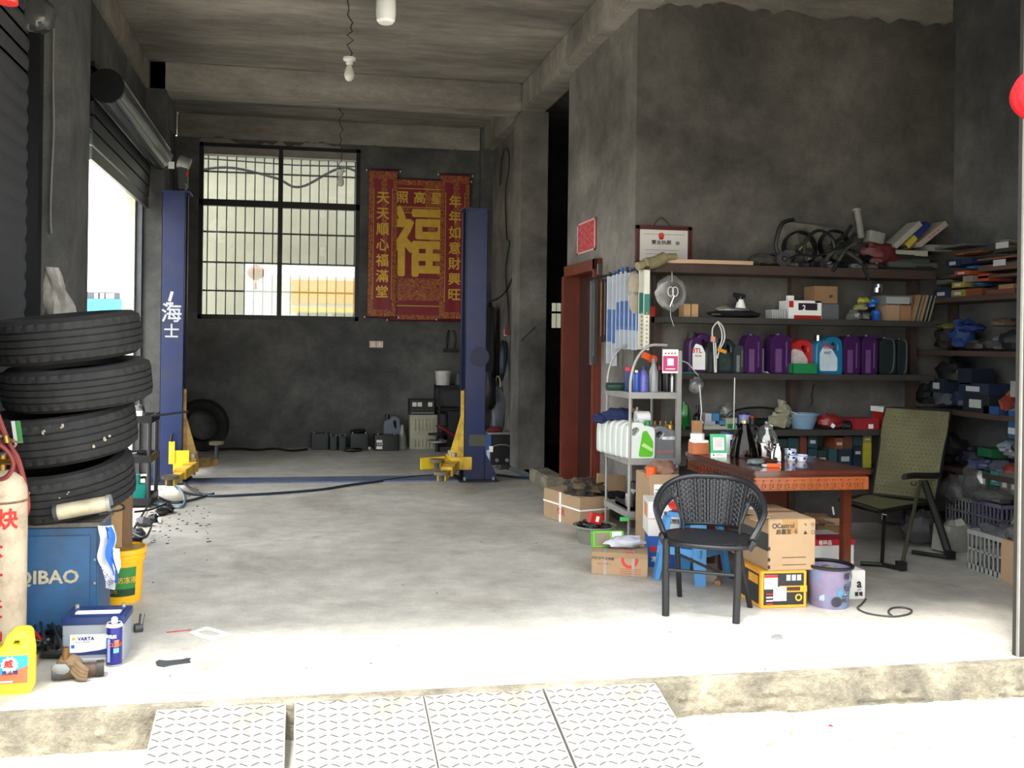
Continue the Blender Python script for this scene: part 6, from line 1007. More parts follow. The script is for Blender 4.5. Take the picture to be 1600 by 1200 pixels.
t = thing('carton', 'brown carton on the floor at the far right edge by the shutter rail', 'box', PZ(1578, 912)); G().bb((0, -.15, 0), (.3, .08, .26)).obj('body', card, t, bevel=.004); G().ball((.12, -.0, .30), (.12, .12, .08), 12, amp=.3, seed=4).obj('plastic_bag', m_bag, t)
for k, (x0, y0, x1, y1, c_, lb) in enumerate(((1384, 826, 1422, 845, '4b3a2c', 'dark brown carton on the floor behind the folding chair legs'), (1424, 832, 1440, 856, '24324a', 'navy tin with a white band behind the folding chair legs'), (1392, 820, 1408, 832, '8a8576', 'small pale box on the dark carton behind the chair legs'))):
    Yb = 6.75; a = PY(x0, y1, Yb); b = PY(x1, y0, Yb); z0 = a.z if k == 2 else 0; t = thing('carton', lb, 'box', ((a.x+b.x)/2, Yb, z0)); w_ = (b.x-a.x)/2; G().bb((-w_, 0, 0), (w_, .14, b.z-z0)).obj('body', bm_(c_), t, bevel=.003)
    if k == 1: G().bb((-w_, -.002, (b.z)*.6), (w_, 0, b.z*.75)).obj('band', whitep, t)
# rail of the front shutter at the right edge
t = thing('shutter_rail', 'upright steel shutter rail at the right edge of the picture', 'rail', (3.305, 3.80, 0)); G().bb((0, 0, 0), (.008, .012, 3.1)).obj('channel', mat('weathered_rail', '8a8781', .6, .2, .15), t); G().bb((.0, .013, 0), (.13, .035, 3.1)).obj('guide', mat('dark_rail', '2a2723', .6), t); G().bb((.010, .0, 0), (.13, .012, 3.1)).obj('guide', mat('dark_rail', '2a2723'), t)
# ---------------------------------------------------------------- metal rack in front of the alcove corner
RX0, RX1, RY0, RY1 = 2.325, 2.685, 6.30, 6.80
t = thing('display_rack', 'pale grey metal rack with arched top rails by the wall corner', 'rack', (RX0, RY0, 0)); rm = mat('pale_rack_paint', '9c9a95', .45, .3, .12, 10); w, dd = RX1-RX0, RY1-RY0
z1 = PY(1020, 613, RY0).z; z2 = PY(1020, 716, RY0).z; zt_ = PY(1058, 548, RY0).z
for (xx, yy, r_) in ((0, 0, .011), (0, dd, .009), (w, dd, .011)): G().cyl((xx, yy, 0), (xx, yy, z1+.05), r_, n=10).obj('upright', rm, t)
G().bb((w-.018, -.02, z2-.03), (w+.018, .01, zt_)).obj('upright', rm, t, bevel=.002); G().cyl((w, 0, 0), (w, 0, z2), .011, n=10).obj('upright', rm, t)
for zz in (z1, z2, .24): G().bb((-.01, -.01, zz-.012), (w+.01, dd+.01, zz)).bb((-.012, -.014, zz-.045), (w+.012, -.008, zz)).bb((-.014, -.012, zz-.045), (-.008, dd+.01, zz)).obj('shelf_tray', rm, t)
for (yy, r_) in ((0, .011), (dd, .009)): G().tube([(w*.5-w*.5*math.cos(a)*1.0, yy, z1+.04+.30*math.sin(a)) for a in [PI*.5*k/10 for k in range(11)]]+[(w*.75, yy, z1+.338)], r_, 8).obj('arch', rm, t)
q = Vector((RX0, RY0, 0)); a = PY(1035, 583, RY0-.03); b = PY(1060, 546, RY0-.03)
t2 = thing('payment_card', 'pink and white payment card clipped on the rack upright', 'sign', ((a.x+b.x)/2, RY0-.03, a.z)); W, Hh = b.x-a.x, b.z-a.z
G().bb((-W/2, 0, 0), (W/2, .004, Hh)).obj('card', whitep, t2); G().bb((-W/2+.004, -.0015, Hh*.08), (W/2-.004, 0, Hh*.72)).obj('pink_field', mat('pink_card_print', 'c23f77', .5, 0, .05), t2); G().bb((-W*.2, -.003, Hh*.32), (W*.2, -.0015, Hh*.62)).obj('white_square', whitep, t2)
for k in range(4): G().bb((-W*.36+k*W*.2, -.0015, Hh*.8), (-W*.36+k*W*.2+W*.1, 0, Hh*.86)).obj('mark', mat('card_red_mark', 'b04a4a', .6), t2)
G().bb((-W*.3, -.003, Hh*.16), (W*.3, -.0015, Hh*.2)).obj('text_line', whitep, t2)
def put(x, y, Y): p = PY(x, y, Y); return p
# top tier
def can_at(x, yt, yb, Y, r, lab, body, cap, nm='spray_can', z=None, **k):
    p = PY(x, yb, Y); z = z1 if z is None else z; h = PY(x, yt, Y).z-z; return spray_can(Vector((p.x, Y, z)), r, h*.9, lab, body, cap, **k)
can_at(982, 570, 612, 6.42, .030, 'dark blue can with a bright red cap on the rack top tier', navy, mat('crimson_cap', 'c01f38', .4), nozzle=False); can_at(994, 575, 615, 6.36, .026, 'blue can with a white nozzle on the rack top tier', mat('bright_blue_can', '3a56a8', .3, .2), whitep)
bottle_m = mat('violet_bottle', '5a5aa6', .3, 0, .3, 40)
def small_bottle(x, yt, yb, Y, r, lab, m, cap_m, z=None, nm='bottle'):
    p = PY(x, yb, Y); z = z1 if z is None else z; h = PY(x, yt, Y).z-z; t = thing(nm, lab, 'bottle', (p.x, Y, z)); G().lathe([(0, 0), (r, 0), (r, h*.6), (r*.5, h*.8), (r*.35, h*.88), (0, h*.88)], n=18).obj('body', m, t); G().cyl((0, 0, h*.84), (0, 0, h), r*.42, n=12).obj('cap', cap_m, t); return t
small_bottle(1005, 572, 614, 6.37, .036, 'violet and blue bottle behind the rack arch', bottle_m, navy); small_bottle(1021, 560, 614, 6.40, .034, 'clear grey bottle on the rack top tier', mat('clear_grey_bottle', '8d9090', .15), grey); small_bottle(1031, 572, 614, 6.5, .03, 'black can behind the clear grey bottle on the rack', blackp, red)
can_at(1042, 570, 614, 6.42, .028, 'dark can with a silver label under the pink card', blackp, dgrey, nozzle=False); small_bottle(1050, 576, 614, 6.36, .018, 'slim silver tube beside the rack upright', steel, steel)
p = put(963, 600, 6.55); tag(G().cyl((-.09, 0, .03), (.08, 0, .03), .03, n=16).obj('green_tube', mat('dark_green_tube', '1f3b33', .4), loc=(p.x, 6.5, z1)), 'dark green tube lying on the left of the rack top tier', 'tube')
t = thing('orange_tool', 'orange tape dispenser perched above the rack top tier bottles', 'tool', put(1014, 557, 6.5)); G().box((-.02, 0, 0), (.06, .04, .045), (0, .4, 0)).obj('block', orange, t); G().cyl((.03, -.02, -.02), (.03, .02, -.02), .03, n=16).obj('roll', orange, t)
# white jugs with green labels
wj = mat('white_jug_plastic', 'd6dbd5', .35, 0, .04); ygreen = mat('leaf_green_label', '5cb52c', .4, 0, .1)
jw = PY(1015, 700, 6.34).x-PY(973, 700, 6.34).x; jh = PY(995, 657, 6.34).z-z2
labs = ['white jug with a big green label, nearest of the row on the rack', 'second white jug from the front of the rack row', 'third white jug from the front of the rack row', 'fourth white jug from the front of the rack row', 'fifth white jug from the front of the rack row', 'hindmost white jug of the rack row']
xs = [992, 977, 968, 961, 953, 944]
for k in range(6):
    Yj = 6.34+.085*k; X = RX0+.085-.012*k
    t = oil_can('oil_jug', labs[k], 'jug', (X, Yj, z2), jw, .075, jh*(1-.0*k), wj, green if k == 0 else wj, group=None)
    for o in list(t.children): o.scale = (-1, 1, 1)
    if k < 2:
        G().prism(round_poly([(-.02, .01), (jw*.44, .01), (jw*.45, .12), (jw*.2, .2), (.01, .19)] , .02), 0, .001, M=Matrix.Translation((0, -.039, 0)) @ Matrix.Rotation(PI/2, 4, 'X')).obj('green_label', ygreen, t); G().prism([(-.0, .09), (jw*.42, .045), (jw*.42, .07), (.02, .11)], 0, .001, M=Matrix.Translation((0, -.0405, 0)) @ Matrix.Rotation(PI/2, 4, 'X')).obj('pale_stripe', mat('pale_green_stripe', 'b8e08c', .4), t)
sj = mat('silver_jug', '85868c', .3, .35, .06); W = PY(1056, 700, 6.36).x-PY(1016, 700, 6.36).x; h_ = PY(1030, 664, 6.36).z-z2
t = oil_can('oil_jug', 'silver grey oil jug at the right of the rack middle tier', 'jug', ((PY(1036, 700, 6.36)).x, 6.38, z2), W, .1, h_, sj, mat('dull_gold_cap', 'a8863e', .3, .6))
for o in list(t.children): o.scale = (-1, 1, 1)
G().bb((-.02, -.053, .13), (W*.42, -.05, .15)).obj('label', whitep, t); txt('5W-40', .022, dark_txt, t, (.04, -.055, .14)); G().bb((-.07, -.053, .03), (W*.42, -.05, .055)).obj('label_band', mat('red_grey_band', '8d6a66', .5), t)
for k in range(5): p = put(1013+k*8, 662, 6.5); small_bottle(1014+k*8.5, 658, 714, 6.50+.0*k, .022, ['first gold-capped bottle behind the silver jug', 'second gold-capped bottle behind the silver jug', 'third gold-capped bottle behind the silver jug', 'fourth gold-capped bottle behind the silver jug', 'rightmost gold-capped bottle behind the silver jug'][k], mat('grey_bottle', '6a6c70', .4), mat('dull_gold_cap', 'a8863e'), z=z2)
t = thing('paper_roll', 'white paper roll lying on top of the white jugs', 'paper roll', put(1003, 652, 6.5)); G().lathe([(.02, -.05), (.045, -.05), (.045, .05), (.02, .05)], n=22, rot=(0, PI/2, 0), loop=True).obj('roll', whitep, t)
t = thing('navy_cloth', 'navy work cloth bunched on the white jugs', 'cloth', put(967, 648, 6.6)); G().ball((0, 0, 0), (.11, .09, .05), 16, amp=.25, fr=3, seed=3).obj('cloth', mat('navy_cloth', '1d2750', .95, 0, .25, 20), t); G().ball((-.13, .05, -.03), (.06, .05, .035), 12, amp=.3, seed=4).obj('fold', mat('navy_cloth', '1d2750'), t)
t = thing('carton_flap', 'brown cardboard piece standing behind the paper roll', 'cardboard', put(997, 646, 6.72)); G().box((0, 0, 0), (.16, .01, .06), (0, .25, 0)).obj('sheet', card, t); G().box((-.02, -.02, .02), (.012, .012, .06), (0, .2, 0)).obj('white_stick', whitep, t)
# packs of wiper blades and strips on the side wall
wm = mat('blade_pack_white', 'c3cbd6', .4, 0, .12, 5); wb_ = mat('blade_pack_blue', '5c7db8', .4, 0, .35, 14)
pk = [(953, 432, 568), (961, 430, 572), (967, 428, 545), (973, 425, 545), (980, 424, 546), (987, 426, 546), (993, 424, 547), (999, 430, 546)]
for k, (x, ya, yb) in enumerate(pk):
    a = PX(x, ya, 2.50); b = PX(x, yb, 2.50); t = thing('wiper_blade_pack', ['first', 'second', 'third', 'fourth', 'fifth', 'sixth', 'seventh', 'eighth'][k]+' blue and white wiper blade pack from the door side', 'wiper pack', (2.50, a.y, b.z)); Hh = a.z-b.z
    G().bb((-.022, -.008, 0), (.022, .008, Hh)).obj('sleeve', wm, t); G().bb((-.021, -.0105, Hh*.25), (.018, -.008, Hh*.62)).obj('blue_print', wb_, t); G().bb((-.012, -.006, Hh), (.012, .006, Hh+.035)).obj('hanger', blue if k % 2 else dgrey, t)
for k, (x, ya, yb) in enumerate(((1003, 420, 545), (1011, 422, 547))):
    a = PX(x, ya, 2.50); b = PX(x, yb, 2.50); t = thing('wiper_blade_pack', ['white wiper blade pack with a green band, left of the two', 'white wiper blade pack with a green band, right of the two'][k], 'wiper pack', (2.50, a.y, b.z)); Hh = a.z-b.z
    G().bb((-.022, -.008, 0), (.02, .008, Hh)).obj('sleeve', mat('blade_pack_cream', 'd5d2c4', .5), t); G().bb((-.022, -.0105, Hh*.44), (.02, -.008, Hh*.70)).obj('green_band', mat('teal_green_print', '2c7566', .5), t)
    for j in range(9): G().box((-.0, -.0105, Hh*.05+j*.03), (.012, .002, .012)).obj('print', mat('tan_print', 'a58e5a', .6), t)
for k, (x, ya, yb, mm, lb) in enumerate(((926, 440, 570, mat('silver_strip', '85888c', .4, .5), 'silver wiper blade hanging nearest the wooden door'), (931, 436, 570, dgrey, 'dark wiper blade hanging beside the silver one'), (936, 412, 430, dgrey, 'short black bracket above the hanging wiper blades'), (942, 436, 535, mat('dark_maroon_strip', '3b1f1c', .5), 'dark maroon strip with a gold edge hanging on the side wall'), (948, 436, 533, mat('dark_maroon_strip', '3b1f1c'), 'wide dark maroon strip next to the blue and white packs'))):
    a = PX(x, ya, 2.50); b = PX(x, yb, 2.50); t = thing('hanging_wiper', lb, 'wiper blade', (2.50, a.y, b.z)); Hh = a.z-b.z; G().bb((-.018, -.01, 0), (.018, .01, Hh)).obj('blade', mm, t); G().bb((-.019, -.012, Hh*.1), (-.013, -.01, Hh*.95)).obj('edge', mat('tan_print', 'a58e5a') if k == 3 else steel, t)
wire('hanging_rod', 'dark rod carrying the wiper packs along the side wall', [PX(924, 436, 2.50), PX(1013, 418, 2.50)], .01, black, 'rod')
t = thing('cap_hat', 'beige baseball cap hanging over the wiper packs', 'hat', PX(989, 430, 2.46)); hm_ = mat('beige_cap_cloth', '9a9080', .9, 0, .12, 30)
g = G(); g.ball((0, -.03, -.07), (.055, .05, .10), 18, amp=.06, seed=2); g.obj('crown', hm_, t); g = G(); g.ball((0, -.045, -.20), (.045, .012, .09), 16, amp=.03); g.obj('peak', hm_, t); G().tube([(-.03, -.05, -.13), (0, -.075, -.14), (.03, -.05, -.13)], .006).obj('band', mat('dark_beige', '7a7163', .9), t)
# ---------------------------------------------------------------- carved table
TZ = .72; c0 = PZ(1180, 736, TZ); c1_ = PZ(1367, 736, TZ); tx0, tx1, ty0, ty1 = c0.x, c1_.x, c0.y, c0.y+.95
t = thing('carved_table', 'red-brown lacquered table with a carved key-pattern edge', 'table', (tx0, ty0, 0)); lac = mat('red_brown_lacquer', '512719', .22, 0, .3, 3.5, .06, 20, coat=.3); lac2 = mat('orange_brown_lacquer', '8f4c2a', .3, 0, .2, 5, .05, 30); tw, td = tx1-tx0, ty1-ty0
def wood_top():
    m = mat('lacquered_table_top', '54291f', .16, 0, .35, 2.2, .03, 12, dirt='3a1a12', dirt_amt=.6, dscale=3, coat=.4); return m
G().bb((-.01, -.01, TZ-.028), (tw+.01, td, TZ)).obj('tabletop', wood_top(), t, bevel=.006)
G().bb((.01, .01, TZ-.04), (tw-.01, td-.01, TZ-.028)).obj('moulding', lac, t)
G().bb((.0, .0, TZ-.115), (tw, .02, TZ-.04)).obj('apron', lac2, t, bevel=.003); G().bb((.0, .02, TZ-.115), (.02, td, TZ-.04)).obj('apron', lac, t, bevel=.003); G().bb((tw-.02, .02, TZ-.115), (tw, td, TZ-.04)).obj('apron', lac, t); G().bb((0, td-.02, TZ-.115), (tw, td, TZ-.04)).obj('apron', lac, t)
def key(x0, ax):
    g = G(); u = .044; th = .0045; zb_ = TZ-.105
    segs = [(0, 0, .036, 0), (.036, 0, .036, .026), (.008, .026, .036, .026), (.008, .013, .008, .026), (.008, .013, .026, .013), (0, 0, 0, .05), (0, .05, .044, .05), (.044, .0, .044, .05)]
    for (a0, b0_, a1, b1_) in segs:
        xa, xb, za, zb2 = min(a0, a1)-th/2, max(a0, a1)+th/2, min(b0_, b1_)-th/2, max(b0_, b1_)+th/2
        if ax == 'x': g.bb((x0+xa, -.004, zb_+za), (x0+xb, .001, zb_+zb2))
        else: g.bb((-.004, x0+xa, zb_+za), (.001, x0+xb, zb_+zb2))
    return g
n = int(tw/.048)
for k in range(n): key(.006+k*.048, 'x').obj('carved_key', lac2, t, smooth=0)
for k in range(int(td/.048)): key(.006+k*.048, 'y').obj('carved_key', lac, t, smooth=0)
lw = .05
lx = PY(1321, 800, ty0+.12).x-tx0
for (xx, yy) in ((lx, .12), (.12, .64), (lx, td-.12), (.12, td-.12)): G().bb((xx-lw/2, yy-lw/2, 0), (xx+lw/2, yy+lw/2, TZ-.1)).obj('leg', lac, t, bevel=.004)
G().bb((.12, td-.16, .16), (lx, td-.14, .56)).obj('back_panel', mat('dark_table_panel', '63301f', .4, 0, .2, 3), t); G().bb((.12, .63, .12), (lx, .65, .16)).obj('stretcher', lac, t)
def on_t(x, y, dz=0): p = PZ(x, y, TZ); return Vector((p.x, p.y, TZ+.001+dz))
p = on_t(1122, 714); t = thing('payment_card', 'green and white payment stand standing on the table', 'sign', p, rz=-.05); W, Hh = .105, .145
G().box((0, 0, Hh/2), (W, .006, Hh), (-.1, 0, 0)).obj('card', mat('bright_green_card', '35a56a', .4, 0, .04), t); G().box((0, -.010, .012), (W, .003, .026), (-.1, 0, 0)).obj('white_foot', whitep, t); G().box((0, -.0045, Hh*.57), (W*.68, .003, Hh*.56), (-.1, 0, 0)).obj('white_field', whitep, t); G().box((0, -.007, Hh*.6), (W*.5, .002, Hh*.38), (-.1, 0, 0)).obj('grey_square', mat('pale_rose_square', 'cdbdb9', .6), t); txt('微信支付', .013, green, t, (.01, -.0135, .013), (PI/2-.1, 0, 0)); G().cyl((-.035, -.012, .013), (-.035, -.014, .013), .006, n=12).obj('round_mark', green, t)
G().box((0, .03, .03), (.05, .06, .003), (.6, 0, 0)).obj('rear_prop', whitep, t)
p = on_t(1095, 710); t = thing('tissue_box', 'orange cardboard box with a white lid on the table', 'box', p+Vector((0, .03, 0)), rz=-.06); G().bb((-.055, -.04, 0), (.055, .05, .075)).obj('body', mat('terracotta_card', 'b4673f', .7, 0, .08), t, bevel=.003); G().bb((-.05, -.035, .075), (.05, .045, .09)).obj('packets', whitep, t); G().cyl((.0, .03, .075), (.0, .03, .13), .045, n=20).obj('white_cup', white, t)
p = on_t(1092, 706); t = thing('tan_carton', 'tall tan carton behind the orange box on the table', 'box', p+Vector((.02, .06, 0))); G().bb((-.03, 0, 0), (.03, .04, .2)).obj('body', mat('tan_card', '9c7350'), t)
p = on_t(1141, 712); t = thing('paint_tin', 'white and blue tin behind the green payment stand', 'tin', p+Vector((0, .05, 0))); G().cyl((0, 0, 0), (0, 0, .135), .038, n=22).obj('tin', whitep, t); G().cyl((0, 0, .135), (0, 0, .15), .04, n=22).obj('lid', navy, t); curved_label('navy_label', navy, t, .0384, .1, .9, .02, .1)
t = thing('clear_film', 'crumpled clear film beside the white and blue tin', 'plastic', on_t(1152, 706)+Vector((0, .08, .05))); G().ball((0, 0, 0), (.05, .05, .05), 12, amp=.25, seed=3).obj('film', m_bag, t)
blkch = mat('black_chrome', '2a2725', .12, .9, .05)
p = on_t(1172, 717); t = thing('vacuum_flask', 'glossy black tapered flask with a silver highlight on the table', 'flask', p+Vector((0, .08, 0))); G().lathe([(0, 0), (.088, 0), (.09, .01), (.075, .09), (.042, .17), (.03, .2), (.03, .215), (0, .22)], n=32).obj('body', blkch, t); G().tube(smooth_path([(.035, 0, .2), (.09, 0, .19), (.1, 0, .12), (.085, 0, .06)]), .008).obj('handle', blackp, t); G().cyl((0, 0, .215), (0, 0, .235), .02, n=16).obj('lid_knob', mat('silver_lid', 'b9a27a', .25, .9), t); G().add([(-.03, -.01, .2), (-.055, -.02, .215), (-.055, .02, .215), (-.03, .01, .2), (-.03, 0, .17)], [(0, 1, 2, 3), (0, 4, 1), (3, 2, 4), (1, 4, 2)]).obj('spout', blkch, t)
p = on_t(1207, 716); t = thing('steel_pot', 'shallow steel pot holding the glass teapot on the table', 'pot', p+Vector((.0, .09, 0))); G().lathe([(0, 0), (.085, 0), (.09, .01), (.09, .085), (.098, .088), (.098, .092), (.086, .09), (.082, .012), (0, .012)], n=34).obj('pan', chrome, t)
t = thing('glass_teapot', 'clear glass teapot with a knob lid standing in the steel pot', 'teapot', p+Vector((.005, .09, .088))); tg = clear_mat('teapot_glass', (.86, .88, .88), .16, .03, .06, (.6, .6, .6)); G().lathe([(.03, 0), (.074, 0), (.076, .01), (.06, .06), (.042, .088), (.04, .095)], n=28).obj('bowl', tg, t); G().lathe([(.042, .095), (.04, .1), (.02, .112), (.01, .118), (0, .118)], n=24).obj('lid', tg, t); G().ball((0, 0, .128), .012, 10).obj('knob', tg, t); G().ball((-.0, -.0, .03), (.045, .045, .02), 12, amp=.1).obj('tea', mat('dark_tea', '3a2c1c', .3), t)
p = on_t(1221, 722); t = thing('steel_kettle', 'small polished steel kettle in front of the steel pot', 'kettle', p+Vector((0, .045, 0))); G().lathe([(0, 0), (.048, 0), (.05, .006), (.045, .06), (.032, .085), (.03, .092), (0, .098)], n=30).obj('body', chrome, t); G().tube(smooth_path([(.03, 0, .09), (.07, 0, .09), (.08, 0, .06), (.07, 0, .02)]), .006).obj('handle', blackp, t); G().cyl((0, 0, .092), (0, 0, .108), .012, n=12).obj('lid_knob', chrome, t); G().cyl((-.04, 0, .06), (-.07, 0, .08), .01, .006, 10).obj('spout', chrome, t)
def bowl(x, y, dz, lab):
    t = thing('tea_bowl', lab, 'bowl', on_t(x, y)+Vector((0, .04, dz)), group=None); G().lathe([(.015, 0), (.024, 0), (.026, .006), (.038, .038), (.036, .038), (.022, .009), (0, .008)], n=28).obj('bowl', mat('white_porcelain', 'dfe3ea', .15, 0, .03), t)
    G().lathe([(.0265, .008), (.0275, .0105), (.0265, .0105)], n=28, loop=True).obj('foot_line', mat('cobalt_glaze', '22409a', .2), t); G().lathe([(.0376, .035), (.0392, .0385), (.0376, .0385)], n=28, loop=True).obj('rim_line', mat('cobalt_glaze', '22409a'), t)
    curved_label('flower', mat('cobalt_glaze', '22409a'), t, .0325, -.25, .25, .014, .028, .006, 6)
bowl(1241, 721, 0, 'lower front blue and white tea bowl on the table'); bowl(1240, 721, .032, 'blue and white tea bowl stacked on top of another'); bowl(1258, 722, 0, 'right-hand blue and white tea bowl on the table')
p = on_t(1186, 727); t = thing('grey_pouch', 'grey-green leather pouch lying at the front of the table', 'pouch', p+Vector((0, .04, 0))); G().ball((0, 0, .014), (.055, .04, .02), 16, amp=.12, seed=5, flat_bottom=True).obj('pouch', mat('grey_green_leather', '5c6562', .5, 0, .15, 14), t)
p = on_t(1211, 731); t = thing('utility_knife', 'orange plastic utility knife at the front edge of the table', 'knife', p+Vector((0, .02, 0)), rz=-.1); G().rbox((0, 0, .011), (.085, .022, .022), .006).obj('handle', orange, t, bevel=.003); G().bb((-.07, -.008, .004), (-.04, .008, .018)).obj('blade', steel, t); G().box((0, 0, .023), (.03, .01, .004)).obj('slider', dark_txt, t)
p = on_t(1206, 726); tag(G().ball((0, 0, .012), (.05, .04, .016), 12, amp=.2, seed=6, flat_bottom=True).obj('brown_wallet', mat('dark_brown_leather', '3c211a', .5), loc=p+Vector((.02, .07, 0))), 'dark brown leather wallet behind the orange knife', 'wallet')
t = thing('white_remote', 'small white label tag hanging from the fourth shelf edge', 'tag', PY(1201, 667, 6.57)); G().rbox((0, 0, 0), (.066, .01, .034), .01, axis='y').obj('tag', whitep, t); txt('OPEN'[:0] or '543', .016, dark_txt, t, (0, -.007, 0))
# ---------------------------------------------------------------- wicker chair
FLp, FRp, RLp, RRp = PZ(1040, 962), PZ(1150, 974), PZ(1062, 932), PZ(1172, 949)
cen = (FLp+FRp+RLp+RRp)/4; ang = math.atan2((FRp-FLp).y, (FRp-FLp).x); t = thing('wicker_chair', 'black woven wicker armchair with a rounded back in front of the table', 'chair', cen, rz=ang)
inv = Matrix.Rotation(-ang, 3, 'Z'); L_ = [inv @ (q-cen) for q in (FLp, FRp, RLp, RRp)]; wk = mat('black_wicker', '202226', .3, 0, .25, 60, .1, 120); wkl = mat('worn_black_tube', '18191b', .4, .2, .3, 30)
fy = (L_[0].y+L_[1].y)/2; ry = (L_[2].y+L_[3].y)/2; sz_ = PY(1100, 841, cen.y).z; ztop = PY(1110, 746, cen.y+.2).z
hw_ = .285; 
def rim(th):   # th in [-1,1], 0 = back centre
    a = th*math.radians(118); s_ = abs(th); X = hw_*math.sin(a)*(1 if s_ < .78 else 1-.55*(s_-.78)); Y = .02+.25*math.cos(a); Z = ztop-(ztop-sz_-.02)*max(0, (s_-.12)/.88)**2.1
    return Vector((X, Y, Z))
def low(th):
    r_ = rim(th); s_ = abs(th)
    if s_ < .36: return Vector((r_.x*.80, r_.y-.035, sz_+.035))
    k = min(1, (s_-.36)/.06); band = Vector((r_.x*.93, r_.y-.01, r_.z-.085*(1-.5*max(0, s_-.7)/.3)))
    return Vector((r_.x*.80, r_.y-.035, sz_+.035)).lerp(band, k) if k < 1 else band
for (nm, xx, yy, sx) in (('leg', L_[0].x, L_[0].y, -1), ('leg', L_[1].x, L_[1].y, 1)): G().tube([(xx, yy, 0), (xx+.005*sx, yy+.02, sz_*.6), (xx+.005*sx, yy+.03, sz_+.01)], .0195, 12).obj(nm, wkl, t)
for (xx, yy, sx) in ((L_[2].x, L_[2].y, -1), (L_[3].x, L_[3].y, 1)): G().tube([(xx, yy, 0), (xx-.05*sx*(1 if sx > 0 else -.2), yy-.06, sz_*.7), (xx-.06*sx*(1 if sx > 0 else -.2), yy-.07, sz_)], .015, 10).obj('leg', wkl, t)
G().tube([(L_[0].x+.01, fy+.01, sz_*.62), (L_[1].x, fy+.02, sz_*.62)], .009, 8).obj('stretcher', wkl, t); G().tube([(L_[0].x+.02, ry-.03, sz_*.66), (L_[1].x-.01, fy+.03, sz_*.55)], .008, 8).obj('stretcher', wkl, t)
g = G(); n = 40; top = []
for k in range(n): a = 2*PI*k/n; top.append((.235*math.copysign(abs(math.cos(a))**.75, math.cos(a)), .21*math.copysign(abs(math.sin(a))**.75, math.sin(a))))
g.prism(top, sz_-.012, sz_+.006); g.obj('seat', mat('black_seat_weave', '161719', .55, 0, .3, 80, .3, 150), t, bevel=.004); G().tube([(x*1.02, y*1.02, sz_-.004) for x, y in top], .013, 8, closed=True).obj('seat_ring', wkl, t)
for k in range(18): yy = -.19+.0222*k; hwid = .225*(1-abs(yy/.22)**2.6); G().bb((-hwid, yy, sz_+.005), (hwid, yy+.014, sz_+.010)).obj('seat_strand', wk, t) if hwid > .02 else None
G().tube([rim(-1+2*k/60) for k in range(61)], .016, 10).obj('rim', wk, t)
for sx in (-1, 1): 
    G().tube(smooth_path([rim(sx*1.0), Vector((sx*.235, -.13, sz_+.02)), Vector((sx*.215, -.14, sz_-.02))]), .015, 8).obj('arm_end', wkl, t)
    q0, q1 = rim(sx*.36), low(sx*.355); G().tube([q0, q1, Vector((q1.x, q1.y-.01, sz_))], .010, 8).obj('back_post', wkl, t)
G().tube([low(-.35+.7*k/20) for k in range(21)], .010, 8).obj('panel_rail', wkl, t)
g = G()
for k in range(-44, 45):     # ribs
    th = k/46; a_, b_ = rim(th), low(th)
    if k % 2: continue
    if abs(th) < .352: g.tube([a_.lerp(b_, j/4) for j in range(5)], .0042, 4)
    elif abs(th) > .36: g.tube([a_, b_], .0042, 4)
rows = 19
for r_ in range(1, rows):    # woven strands
    v = r_/rows; pts = []
    NC = 22; hh_ = .0058
    for k in range(NC):
        sgn = 1 if (k+r_) % 2 else -1; P6 = []
        for (f_, off) in ((-.12, .0), (.2, .0055), (.8, .0055), (1.12, .0)):
            th = max(-.352, min(.352, -.35+.7*(k+f_)/NC)); q_ = rim(th).lerp(low(th), v); nrm = Vector((q_.x, q_.y, 0)).normalized(); P6.append(q_+nrm*off*sgn)
        vs_ = [p_+Vector((0, 0, dz_)) for dz_ in (-hh_, hh_) for p_ in P6]+[p_*.994+Vector((0, 0, dz_)) for dz_ in (-hh_, hh_) for p_ in P6]
        g.add(vs_, [(0, 1, 5, 4), (1, 2, 6, 5), (2, 3, 7, 6), (8, 12, 13, 9), (9, 13, 14, 10), (10, 14, 15, 11), (4, 5, 13, 12), (5, 6, 14, 13), (6, 7, 15, 14), (0, 8, 9, 1), (1, 9, 10, 2), (2, 10, 11, 3)])
for sx in (-1, 1):
    for r_ in range(1, 6):
        v = r_/6; pts = []
        for k in range(0, 56):
            th = sx*(.36+.6*k/55); q_ = rim(th).lerp(low(th), v); nrm = Vector((q_.x, q_.y, 0)).normalized(); pts.append(q_+nrm*.004*(1 if (k+r_) % 2 else -1))
        g.tube(pts, .0066, 4, flat=.45)
    g.tube([low(sx*(.37+.6*k/20)) for k in range(21)], .009, 6)
g.obj('weave', wk, t)['kind'] = 'stuff'
